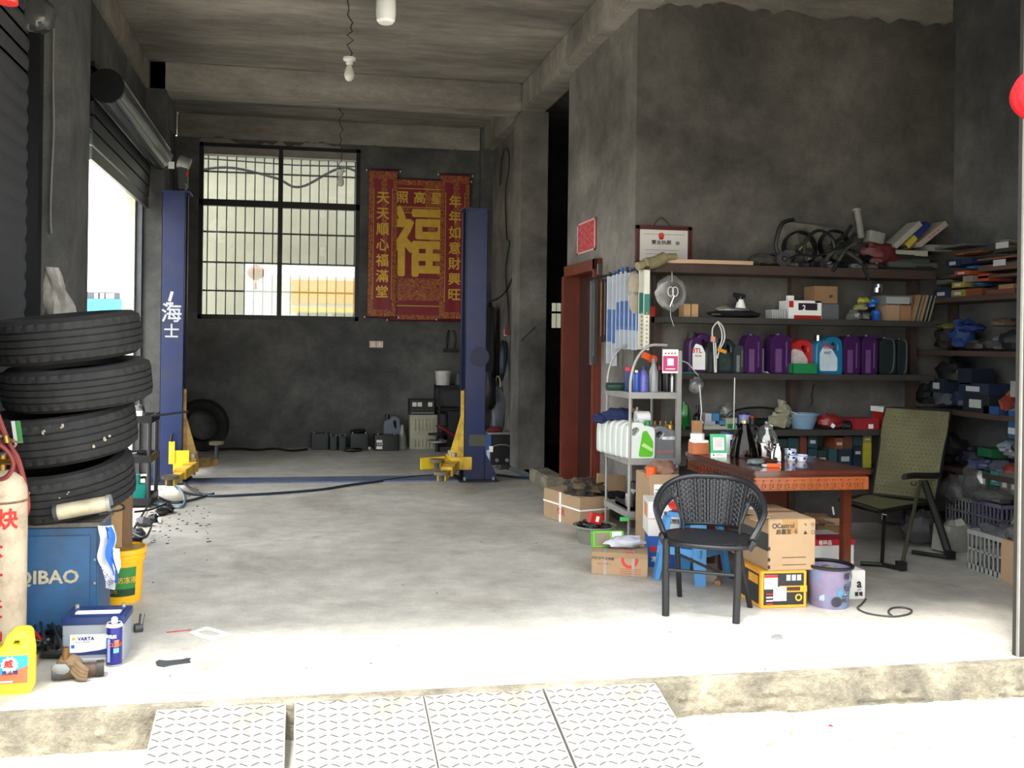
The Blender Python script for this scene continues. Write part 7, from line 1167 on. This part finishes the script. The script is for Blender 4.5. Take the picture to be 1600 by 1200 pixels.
# ---------------------------------------------------------------- blue stool with a red bag
a, b, c = PZ(1021, 904), PZ(1095, 917), PZ(1141, 904); d = a+c-b; bs = mat('sky_blue_stool', '4b8cc4', .35, 0, .06); hz_ = PY(1062, 793, a.y+.1).z; cen = (a+c)/2
t = thing('plastic_stool', 'sky blue plastic stool behind the wicker chair', 'stool', (cen.x, cen.y, 0))
ins = .72
cs = [q-Vector((cen.x, cen.y, 0)) for q in (a, b, c, d)]; tops = [Vector((q.x*ins, q.y*ins, hz_-.03)) for q in cs]
g = G(); poly = round_poly([(q.x*ins*1.05, q.y*ins*1.05) for q in cs], .05, 4); g.prism(poly, hz_-.03, hz_); g.obj('seat', bs, t, bevel=.008)
for q, tp in zip(cs, tops):
    dr_ = Vector((q.x, q.y, 0)).normalized(); sd_ = Vector((-dr_.y, dr_.x, 0)); g = G(); W2 = .032
    g.add([q-sd_*W2, q+sd_*W2, q+sd_*W2-dr_*.03, q-sd_*W2-dr_*.03, tp-sd_*W2*1.5, tp+sd_*W2*1.5, tp+sd_*W2*1.5-dr_*.03, tp-sd_*W2*1.5-dr_*.03], [(3, 2, 1, 0), (4, 5, 6, 7), (0, 1, 5, 4), (1, 2, 6, 5), (2, 3, 7, 6), (3, 0, 4, 7)]); g.obj('leg', bs, t, bevel=.004)
for i in range(4):
    q0, q1 = cs[i].lerp(tops[i], .42), cs[(i+1) % 4].lerp(tops[(i+1) % 4], .42); g = G(); up_ = Vector((0, 0, .045)); n_ = Vector((0, 0, 1)).cross(q1-q0).normalized()*.006
    g.add([q0-n_, q1-n_, q1+n_, q0+n_, q0-n_+up_, q1-n_+up_, q1+n_+up_, q0+n_+up_], [(3, 2, 1, 0), (4, 5, 6, 7), (0, 1, 5, 4), (1, 2, 6, 5), (2, 3, 7, 6), (3, 0, 4, 7)]); g.obj('stretcher', bs, t)
t = thing('red_bag', 'red plastic bag lying on the sky blue stool', 'bag', PY(1070, 789, cen.y)+Vector((0, 0, -.02))); t.location.z = hz_+.002; G().ball((0, 0, .03), (.1, .08, .04), 16, amp=.2, fr=3, seed=4, flat_bottom=True).obj('film', mat('bright_red_bag', 'c93228', .4, 0, .1, 10), t)
# ---------------------------------------------------------------- cartons on the floor
def carton(name, lab, fl, fr, ytop, dep, m, z=0.0, cat='box', bl=None, group=None, bev=.004, tape=None):
    a = PZ(*fl, z); b = PZ(*fr, z); u = b-a; W = u.length; ang = math.atan2(u.y, u.x); Hh = PY(fl[0], ytop, a.y).z-z
    if bl: q = PZ(*bl, z); dep = max(.05, (q-a).length)
    t = thing(name, lab, cat, a, rz=ang, group=group); t['_w'] = W; G().bb((0, 0, 0), (W, dep, Hh)).obj('body', m, t, bevel=bev); del t['_w']
    if tape: G().bb((0, dep*.45, Hh), (W, dep*.55, Hh+.001)).obj('tape', tape, t); G().bb((W*.0-.001, dep*.45, Hh-.08), (0, dep*.55, Hh)).obj('tape', tape, t)
    return t, W, dep, Hh
bt_ = mat('clear_brown_tape', '8f6d45', .3)
t, W, D, Hh = carton('battery_carton', 'black and yellow battery carton on the floor under the brown carton', (1188, 951), (1260, 949), 893, .34, mat('amber_carton', 'dc9a26', .6, 0, .06), bl=(1157, 929))
G().bb((.018, -.002, .018), (W-.018, 0, Hh-.012)).obj('black_field', mat('printed_black', '211f1e', .5), t); G().bb((W*.4, -.0035, Hh*.43), (W, -.001, Hh*.60)).obj('amber_band', mat('amber_carton', 'dc9a26'), t); G().bb((W*.5, -.005, Hh*.47), (W*.85, -.003, Hh*.57)).obj('dark_bar', mat('dark_maroon_print', '4a1a14', .5), t)
G().bb((.02, -.004, Hh*.52), (W*.36, -.002, Hh-.02)).obj('white_label', whitep, t); G().bb((.02, -.005, Hh-.035), (W*.36, -.0035, Hh-.02)).obj('red_header', red, t); G().bb((W*.27, -.006, Hh*.2), (W*.55, -.0045, Hh*.58)).obj('white_slip', whitep, t); txt('1110', .03, dark_txt, t, (W*.42, -.0075, Hh*.52)); 
for k in range(3): G().bb((W*.55+k*W*.115, -.004, Hh*.74), (W*.64+k*W*.115, -.002, Hh*.90)).obj('handling_mark', mat('pale_print', 'a7a9a8'), t)
G().lathe([(.012, 0), (.02, 0), (.02, .002), (.012, .002)], (W*.82, -.002, Hh*.28), 20, rot=(PI/2, 0, 0), loop=True).obj('round_seal', gold, t)
for k in range(4): G().bb((W*.12, -.004, Hh*.1+k*.018), (W*.26, -.002, Hh*.1+k*.018+.007)).obj('text_line', (red, whitep, whitep, red)[k], t)
G().bb((-.002, .02, .02), (0, D-.02, Hh-.02)).obj('black_side', mat('printed_black', '211f1e'), t); G().bb((-.004, D*.1, Hh*.62), (-.002, D*.5, Hh*.85)).obj('amber_side_mark', mat('amber_carton', 'dc9a26'), t)
bx = t
hz1 = Hh+.001; a0_ = t.location.copy(); ang0 = t.rotation_euler.z
Wc = (PY(1273, 860, a0_.y).x-PY(1200, 860, a0_.y).x); Hc = PY(1235, 811, a0_.y).z-hz1; 
t = thing('oil_carton', 'large brown oil carton stacked on the black and yellow carton', 'box', (PY(1200, 880, a0_.y).x, a0_.y+.0, hz1), rz=ang0+.02); Dc = .46
G().bb((0, 0, 0), (Wc, Dc, Hc)).obj('body', card, t, bevel=.004); G().bb((-.002, 0.0, Hc*.38), (0, Dc, Hc*.72)).obj('dark_side_band', mat('dark_green_grey_print', '343634', .7), t)
txt('Castrol', .036, dark_txt, t, (Wc*.36, -.002, Hc*.87), bold=.02, sx=.95); G().lathe([(.009, 0), (.014, 0), (.014, .001), (.009, .001)], (Wc*.13, -.0005, Hc*.87), 18, rot=(PI/2, 0, 0), loop=True).obj('round_emblem', dark_txt, t); txt('启嘉至', .03, dark_txt, t, (Wc*.32, -.002, Hc*.75), bold=.02); txt('6', .04, mat('brown_stamp', '6f4a22', .7), t, (Wc*.58, -.002, Hc*.76), bold=.03)
for (ii, jj, ch) in ((0, 0, '↑'), (1, 0, '☂'), (0, 1, '▲'), (1, 1, '□')): txt(ch, .026, dark_txt, t, (Wc*.78+ii*.045, -.002, Hc*.88-jj*.042)); 
for z_ in (.03, .07): G().bb((Wc*.3, -.002, z_), (Wc*.8, -.0005, z_+.003)).obj('ruled_line', dark_txt, t)
for z_ in (.0, .04, .10, ): G().bb((-.002, -.002, .012+z_), (.012, 0, .03+z_)).obj('corner_mark', dark_txt, t)
G().bb((0, Dc*.42, Hc), (Wc, Dc*.55, Hc+.001)).obj('tape', bt_, t); G().bb((Wc*.3, -.0015, Hc*.72), (Wc*.62, 0, Hc)).obj('tape', mat('tape_on_card', '94703f', .35), t); G().box((Wc*.25, Dc*.7, Hc+.002), (.14, .1, .002), (0, 0, .3)).obj('white_slip', whitep, t)
G().box((-.03, Dc/2, Hc+.0), (.09, Dc*.96, .003), (0, -.25, 0)).obj('flap', card, t); G().box((.02, Dc*.45, Hc+.004), (Wc*.9, .16, .003), (0, .06, 0)).obj('flap', card, t)
t, W, D, Hh = carton('grey_carton', 'grey carton with red stripes behind the flower-print bin', (1262, 939), (1300, 938), 890, .12, mat('grey_carton_print', '8f9092', .6, 0, .05))
for k in range(3): G().bb((W*.2, -.002, Hh*(.55+.1*k)), (W*.9, 0, Hh*(.6+.1*k))).obj('red_stripe', mat('dark_red_print', '7c2b2b', .5), t)
txt('SVOLT', .022, dark_txt, t, (W*.4, -.003, Hh*.28)); txt('蓄电池', .02, dark_txt, t, (W*.4, -.003, Hh*.14))
t, W, D, Hh = carton('white_carton', 'white carton end with black letters right of the flower-print bin', (1325, 937), (1352, 936), 892, .25, mat('white_carton', 'd9d7d2', .6, 0, .04)); txt('a', .07, dark_txt, t, (W*.62, -.003, Hh*.55), bold=.03); txt('ort', .02, dark_txt, t, (W*.62, -.003, Hh*.34)); txt('蓄電', .026, dark_txt, t, (W*.6, -.003, Hh*.18), bold=.02)
t, W, D, Hh = carton('foam_box', 'white foam box with red printed tape behind the bin', (1268, 905), (1334, 903), 845, .3, mat('white_foam', 'dcdad4', .8, 0, .05, 8)); G().bb((-.003, -.003, Hh-.02), (W+.003, D+.003, Hh+.002)).obj('lid', mat('white_foam', 'dcdad4'), t, bevel=.003)
G().bb((.0, -.005, Hh-.03), (W, D*.5, Hh+.005)).obj('red_tape', mat('red_tape', 'b32430', .35), t); txt('易碎品', .03, whitep, t, (W*.3, -.0065, Hh-.014), bold=.02); 
t2, W2_, D2, H2 = carton('carton', 'open brown carton behind the white foam box', (1275, 868), (1322, 868), 820, .25, mat('aged_carton', '8a6b4c')); G().box((W2_/2, .0, H2+.02), (W2_, .004, .05), (-.4, 0, 0)).obj('flap', card, t2); 
t = thing('paper_scrap', 'crumpled brown paper on top of the cartons under the table', 'paper', PY(1272, 812, 5.9)); G().ball((0, 0, 0), (.12, .1, .04), 14, amp=.3, seed=4).obj('paper', mat('crumpled_kraft', '8c6a58', .8, 0, .15), t)
# flower-print bin
p = PZ(1311, 953); p = Vector((p.x, p.y+.1, 0)); Hb = PY(1311, 879, p.y).z; r0, r1 = .098, .117; t = thing('waste_bin', 'mauve waste bin with printed flowers and a black rim', 'bin', p)
G().lathe([(0, 0), (r0, 0), (r0+.003, .01), (r1, Hb-.02), (r1-.004, Hb-.02), (r0-.004, .012), (0, .012)], n=44).obj('tub', mat('mauve_print', '837893', .35, 0, .25, 5, dirt='5a8cb0', dirt_amt=.7, dscale=7), t); G().lathe([(r1-.002, Hb-.022), (r1+.012, Hb-.015), (r1+.014, Hb-.004), (r1+.004, Hb), (r1-.006, Hb-.01)], n=44, loop=True).obj('rim', blackp, t); G().lathe([(0, Hb-.05), (r1-.01, Hb-.05)], n=30).obj('liner', blackp, t)
for k, ch in enumerate('缤纷花'): txt(ch, .042, dark_txt, t, (0, 0, Hb*.78-.062*k), bend=(lerp(r0, r1, .9-.26*k)+.005, .30+.05*math.sin(k*2)), bold=.01)
fl_ = mat('pale_blue_petal', '9db4d2', .4); rr = random.Random(2)
for k in range(11):
    a_ = rr.uniform(-1.1, 1.1); z_ = rr.uniform(.04, Hb*.66); r_ = lerp(r0, r1, z_/Hb)+.0045
    for j in range(3): curved_label('petal', fl_ if k % 3 else mat('teal_petal', '4f8fa8', .4), t, r_, a_+j*.07, a_+j*.07+.08, z_+.006*(j % 2), z_+.022+.004*j, .003, 2)
g = G()
for k in range(18): a_ = 2*PI*k/18; c_ = Vector((-.02, -(r0+.010), .045)); g.add([c_, c_+Vector((.03*math.cos(a_-.12), 0, .026*math.sin(a_-.12))), c_+Vector((.036*math.cos(a_), .0, .03*math.sin(a_))), c_+Vector((.03*math.cos(a_+.12), 0, .026*math.sin(a_+.12)))], [(0, 1, 2, 3)])
g.obj('dark_flower', dark_txt, t, recalc=False); G().ball((0, .0, Hb-.035), (.06, .05, .02), 10, amp=.4, seed=3).obj('rubbish', mat('mixed_litter', '6e6a5c', .6, 0, .5, 40), t)
wire('power_lead', 'thin dark cord curling on the floor right of the bin', [PZ(x, y, .006) for x, y in ((1353, 936), (1346, 944), (1340, 950), (1352, 957), (1372, 961), (1398, 963), (1420, 959), (1424, 953), (1410, 949), (1394, 950), (1388, 956), (1394, 962))], .005, dgrey, 'cord')
# boxes left of the chair
t, W, D, Hh = carton('carton', 'brown carton with grey straps lying flat left of the wicker chair', (924, 897), (1012, 902), 862, .22, card)
for xx in (.25, .75): G().bb((W*xx-.012, -.002, 0), (W*xx+.006, D+.002, Hh+.002)).obj('strap', mat('grey_strap', '9b948b', .4), t)
txt('汽车空气滤清器', .02, dark_txt, t, (W*.2, -.003, Hh*.72)); txt('W/L CW 5', .018, red_txt, t, (W*.22, -.003, Hh*.5)); G().lathe([(.035, 0), (.052, 0), (.052, .001), (.035, .001)], (W*.68, -.0005, Hh*.72), 20, rot=(PI/2, 0, 0), loop=True).obj('red_logo', red_txt, t); G().box((W/2, -.008, Hh-.012), (W*.98, .003, .035), (.35, 0, 0)).obj('flap', card, t)
for k in range(3): G().bb((W*.5, -.0025, Hh*(.1+.1*k)), (W*.88, -.001, Hh*(.115+.1*k))).obj('red_line', red_txt, t)
ct1 = t.location.copy(); Hc1 = Hh
t = thing('filter_box', 'green and white filter box resting on the strapped flat carton', 'box', PZ(931, 858, Hc1+.002)+Vector((0, .05, 0)), rot=(-.15, .0, -.05)); G().bb((0, 0, 0), (.2, .06, .1)).obj('body', ygreen, t, bevel=.002); G().bb((.01, -.0015, .01), (.11, 0, .09)).obj('brown_panel', mat('olive_brown_print', '7e7358', .6), t); G().bb((.125, -.0015, .05), (.185, 0, .095)).obj('white_panel', whitep, t)
t = thing('film_bag', 'pale crumpled film bag on the right of the strapped carton', 'bag', PZ(985, 856, Hc1+.02)+Vector((0, .08, .02))); G().ball((0, 0, 0), (.12, .06, .04), 14, amp=.25, seed=3).obj('film', mat('pale_film', 'b3b3bd', .4, 0, .1), t)
t, W, D, Hh = carton('carton', 'brown carton tied with white string by the wooden door', (906, 826), (952, 822), 778, .42, card, bl=(884, 805))
G().bb((-.003, -.003, Hh*.55), (W+.003, D+.003, Hh*.6)).obj('white_string', whitep, t); G().bb((-.003, D*.5, 0), (0, D*.55, Hh)).obj('white_string', whitep, t); txt('红星', .06, red_txt, t, (-.004, D*.5, Hh*.35), (PI/2, 0, -PI/2)); G().cyl((W*.8, -.003, Hh*.35), (W*.8, -.001, Hh*.35), .03, n=12).obj('red_mark', red_txt, t)
cl = t.location.copy(); t = thing('camouflage_coat', 'dark camouflage coat heaped on the string-tied carton', 'coat', (cl.x+.1, cl.y+.2, Hh)); G().ball((0, 0, .05), (.16, .17, .075), 20, amp=.25, fr=3, seed=5, flat_bottom=True).obj('cloth', mat('camouflage_cloth', '2b2822', .95, 0, .5, 12, dirt='8a6f52', dirt_amt=.8, dscale=9), t); G().ball((.2, -.08, -.0), (.13, .08, .03), 14, amp=.3, seed=7).obj('sleeve', mat('black_cloth', '131416'), t)
t = thing('cardboard_sheet', 'plain cardboard sheet leaning on the wall behind the string-tied carton', 'cardboard', PX(955, 765, XR-.12)); G().box((0, 0, 0), (.26, .012, .24), (-.12, .1, .1)).obj('sheet', card, t)
p = PZ(940, 855); t = thing('rubber_basin', 'grey plastic basin full of black parts left of the rack', 'basin', (p.x, p.y+.16, 0)); bloc = t.location.copy(); Hb2 = PY(940, 822, p.y+.1).z
G().lathe([(0, 0), (.115, 0), (.14, Hb2-.02), (.16, Hb2-.012), (.158, Hb2), (.135, Hb2-.004), (.11, .01), (0, .01)], n=36).obj('tub', mat('grey_green_basin', '77776b', .5, 0, .1), t)
rr = random.Random(4)
for k in range(12): a_ = rr.uniform(0, 6.28); r_ = rr.uniform(0, .1); tag(G().ball((0, 0, 0), (rr.uniform(.02, .045), rr.uniform(.02, .035), .02), 10, amp=.3, seed=k).obj('black_part', blackp if k % 2 else dgrey, loc=(t.location.x+r_*math.cos(a_), t.location.y+r_*math.sin(a_), Hb2-.01+rr.uniform(0, .015)), rot=(0, 0, a_)), 'small black car part heaped in the grey basin', 'car part', group='black parts in the grey basin')
t = thing('red_box', 'small crushed red box above the grey basin', 'box', bloc+Vector((.0, .0, Hb2+.045))); G().box((0, 0, 0), (.09, .06, .075), (0, .25, .2)).obj('body', red, t, bevel=.002); G().box((.01, -.034, 0), (.025, .004, .04), (0, .25, .2)).obj('white_mark', whitep, t)
t = thing('engine_parts_tray', 'black oily tray of parts on the bottom of the rack', 'tray', (RX0+.05, RY0+.02, .245)); G().bb((-.04, -.01, 0), (.28, .3, .02)).bb((-.04, -.01, 0), (-.03, .3, .05)).bb((-.04, -.01, 0), (.28, .0, .05)).obj('tray', black, t)
for k in range(5): G().ball((.01+.058*k, .08+.03*(k % 2), .06), (.05, .05, .04), 12, amp=.3, seed=k).obj('oily_lump', blackp if k % 2 else dp, t)
t = thing('glass_cup', 'milky glass lamp cover lying on the rack bottom tray', 'lamp cover', (RX0+.07, RY0-.0, .36)); G().lathe([(.03, 0), (.05, .02), (.055, .07), (.035, .1), (.03, .1)], n=22, rot=(0, 1.2, 0)).obj('glass', mat('grey_milky', '9a9b92', .25), t)
t = thing('green_handle_tool', 'small tool with a bright green handle under the rack tray', 'tool', PY(976, 811, 6.25)); G().rbox((0, 0, 0), (.07, .02, .025), .01).obj('handle', mat('bright_green_grip', '4fc06a', .4), t); G().cyl((.03, 0, 0), (.14, 0, -.01), .006).obj('shaft', steel, t)
can_at(983, 765, 796, 6.33, .028, 'silver spray can on the rack bottom tier', steel, galv, z=.27); t = thing('steel_mug', 'dark steel mug with a pale band beside the rack bottom', 'mug', (PY(1003, 778, 6.4).x, 6.5, .25)); G().cyl((0, 0, 0), (0, 0, .17), .05, n=20).obj('body', blackp, t); G().lathe([(.051, .04), (.0515, .12), (.051, .12)], n=20, loop=True).obj('band', galv, t)
# white and blue stacked boxes
t, W, D, Hh = carton('blue_carton', 'bright blue carton with a red badge beside the sky blue stool', (1012, 886), (1078, 888), 838, .26, mat('bright_blue_card', '2453a3', .5, 0, .05), bl=(1001, 876)); G().bb((W*.05, -.002, Hh*.5), (W*.22, 0, Hh*.68)).obj('red_badge', red, t); txt('净水机', .04, whitep, t, (W*.3, -.003, Hh*.25), bold=.02)
bz = Hh+.001; bl0 = t.location.copy(); an = t.rotation_euler.z; W3 = W*.98; H3 = PY(1020, 784, bl0.y).z-bz
t = thing('white_carton', 'white carton with orange print standing on the bright blue carton', 'box', (bl0.x, bl0.y, bz), rz=an); G().bb((0, 0, 0), (W3, .28, H3)).obj('body', mat('white_carton', 'd9d7d2'), t, bevel=.003); G().bb((0, -.002, H3*.5), (W3, 0, H3*.515)).obj('orange_line', orange, t); G().bb((-.002, .06, H3*.5), (0, .2, H3*.9)).obj('orange_print', mat('soft_orange_print', 'cf8a5c', .6), t)
for k, s_ in enumerate(('家用清洗剂(新', '高效护发机')): txt(s_, .032, dark_txt, t, (W3*.75, -.003, H3*(.66-.22*k)), bold=.02)
a = PY(1015, 742, 5.98); W = PY(1062, 742, 5.98).x-a.x; Hh = a.z; t = thing('open_carton', 'tall brown carton stuffed with paper between the rack and the table', 'box', (a.x, 5.98, 0)); G().bb((0, 0, 0), (W, .26, Hh)).obj('body', card, t, bevel=.004); G().bb((W*.15, -.002, Hh*.62), (W*.55, 0, Hh*.88)).obj('white_label', whitep, t)
for k in range(5): G().bb((W*.18, -.003, Hh*(.65+.04*k)), (W*(.3+.05*(k % 3)), -.0015, Hh*(.658+.04*k))).obj('print_line', dark_txt, t)
oc = t.location.copy(); G().ball((W*.6, .1, Hh+.02), (W*.5, .1, .06), 16, amp=.25, fr=3, seed=4).obj('kraft_paper', mat('crumpled_kraft', '8c6a58'), t); G().cyl((W*.12, .04, Hh-.02), (W*.12, .04, Hh+.05), .035, n=14).obj('orange_cup', orange, t)
t, W, D, Hh = carton('small_carton', 'small pale carton under the table behind the stool legs', (1098, 910), (1120, 911), 892, .06, mat('pale_card', 'a39a8e', .7)); t, W, D, Hh = carton('small_carton', 'tiny tan carton behind the wicker chair legs', (1116, 914), (1126, 915), 907, .05, mat('tan_card', '9c7350'))
# ---------------------------------------------------------------- folding recliner
BL, BR, TL, TR = PY(1362, 773, 6.28), PY(1462, 784, 6.0), PY(1383, 636, 6.52), PY(1486, 643, 6.24); F1, F2 = PY(1312, 781, 5.95), PY(1374, 799, 5.62)
t = thing('folding_chair', 'olive mesh reclining folding chair with a dark metal frame', 'chair', (0, 0, 0)); mesh_m = mat('olive_mesh', '6f6b4c', .75, 0, .18, 4, .5, 220, dirt='3d3a2c', dirt_amt=.5, dscale=3); tube_m = mat('dark_green_tube_frame', '22241f', .4, .4, .15)
def sling(a, b, c, d, bulge, n=18):
    nr = (b-a).cross(d-a).normalized()
    def f(u, v): p_ = a.lerp(b, u).lerp(d.lerp(c, u), v); return p_+nr*bulge*math.sin(PI*u)*.6+nr*bulge*.5*math.sin(PI*v*2)
    return f
g = G(); g.grid(sling(BL, BR, TR, TL, -.02), 16, 20); sf = sling(BL, BR, TR, TL, -.02); g.grid(lambda u, v: sf(u, v)+Vector((.003, .006, 0)), 16, 20); g.obj('back_mesh', mesh_m, t, recalc=False)
dots = G()
for i in range(14):
    for j in range(22):
        p_ = sf((i+.5+.5*(j % 2))/15, (j+.7)/23); dots.box(p_+Vector((0, -.004, 0)), (.016, .003, .006), (0, .3 if j % 2 else -.3, 0))
dots.obj('mesh_pattern', mat('pale_olive_thread', '82805f', .8), t)['kind'] = 'stuff'
g = G(); s2 = sling(F1, F2, BR, BL, -.02); g.grid(s2, 12, 12); g.grid(lambda u, v: s2(u, v)-Vector((0, 0, .012)), 12, 12); g.obj('seat_mesh', mesh_m, t, recalc=False)
for (a, b, r_) in ((BL, TL, .007), (BR, TR, .009), (TL, TR, .006), (BL, BR, .014), (F1, BL, .012), (F2, BR, .012), (F1, F2, .017)): G().tube(smooth_path([a, a.lerp(b, .5)+Vector((0, 0, .004)), b], 4), r_, 8).obj('frame_tube', tube_m, t)
AR0, AR1 = PY(1413, 745, 5.85), PY(1468, 743, 6.1)
G().tube(smooth_path([AR0, AR0.lerp(AR1, .3)+Vector((0, 0, .006)), AR0.lerp(AR1, .7), AR1], 4), .018, 10, flat=1.5).obj('armrest', blackp, t)
J = PY(1438, 752, 5.95); ff = PZ(1408, 888, .02); rf = PZ(1484, 871, .02); mf_ = PZ(1378, 882, .02); lf_ = PZ(1345, 880, .02); rf2 = PZ(1425, 862, .02)
G().tube([J, ff], .013, 8).obj('leg', mat('worn_leg_tube', '5a5744', .4, .4), t); G().tube([J+Vector((.03, 0, 0)), J.lerp(rf, .5)+Vector((.02, 0, 0)), rf], .018, 8, flat=1.4).obj('leg', tube_m, t); G().tube([PY(1382, 802, 5.75), mf_], .012, 8).obj('leg', tube_m, t); G().tube([lf_, mf_, ff], .014, 8).obj('foot_bar', tube_m, t); G().tube([rf2, rf], .014, 8).obj('foot_bar', tube_m, t)
for q in (ff, rf): G().box(q+Vector((0, 0, .02)), (.05, .05, .05)).obj('foot', blackp, t)
G().tube([PY(1382, 803, 5.74), PY(1380.5, 812, 5.74)], .014, 8).obj('white_sleeve', whitep, t)
G().tube(smooth_path([PY(1424, 752, 5.86), PY(1424, 757, 5.86), PY(1430, 758, 5.87), PY(1432, 752, 5.88)]), .004, 6).obj('arm_lever', tube_m, t)
ALT, ART = PY(1318, 752, 6.35), PY(1340, 770, 6.2)
wire('white_stick', 'short white stick propped under the table behind the table leg', [PY(1303, 804, 5.9), PY(1301, 792, 5.9)], .006, whitep, 'stick')
# ---------------------------------------------------------------- chequer-plate ramp
plm = mat('galvanised_chequer_plate', '8e8c86', .55, .1, .14, 6, .1, 60, dirt='6c6050', dirt_amt=.4, dscale=4)
tp = [(245, 1107), (447, 1096), (460, 1094), (660, 1083), (662, 1083), (846, 1074), (850, 1074), (1022, 1064)]
sl_a = math.radians(13.5)
tread = None
for k in range(4):
    a = PZ(*tp[2*k], .0); b = PZ(*tp[2*k+1], .0); W = b.x-a.x; Lr = .66
    t = thing('ramp_plate', ['leftmost', 'second from left', 'third from left', 'rightmost'][k]+' steel chequer ramp plate laid against the shop step', 'ramp', (a.x, (a.y+b.y)/2-.004, -.004), rot=(sl_a, 0, (0.0, .0, 0, 0)[k]))
    G().bb((0, -Lr, -.006), (W, 0, 0)).obj('plate', plm, t, smooth=0)
    G().bb((0, -Lr, -.03), (.006, 0, -.006)).obj('edge_flange', plm, t); G().bb((W-.006, -Lr, -.03), (W, 0, -.006)).obj('edge_flange', plm, t)
    g = G(); st = .040; ny = int(Lr/st); nx = int(W/st)
    for j in range(ny):
        for i in range(nx):
            x_, y_ = (i+.5)*W/nx, -(j+.5)*Lr/ny; s_ = 1 if (i+j) % 2 else -1; c_, sn = math.cos(s_*.52), math.sin(s_*.52); l_, w_ = .0165, .0026
            P4 = [(x_+c_*u-sn*v, y_+sn*u+c_*v, .0) for u, v in ((-l_, -w_), (l_, -w_), (l_, w_), (-l_, w_))]; Q4 = [(x_+c_*u-sn*v, y_+sn*u+c_*v, .0024) for u, v in ((-l_*.7, -w_*.4), (l_*.7, -w_*.4), (l_*.7, w_*.4), (-l_*.7, w_*.4))]
            g.add(P4+Q4, [(4, 5, 6, 7), (0, 1, 5, 4), (1, 2, 6, 5), (2, 3, 7, 6), (3, 0, 4, 7)])
    g.obj('tread', mat('worn_tread', '4c4944', .5, .2, .2, 30), t, smooth=0, recalc=False)['kind'] = 'stuff'
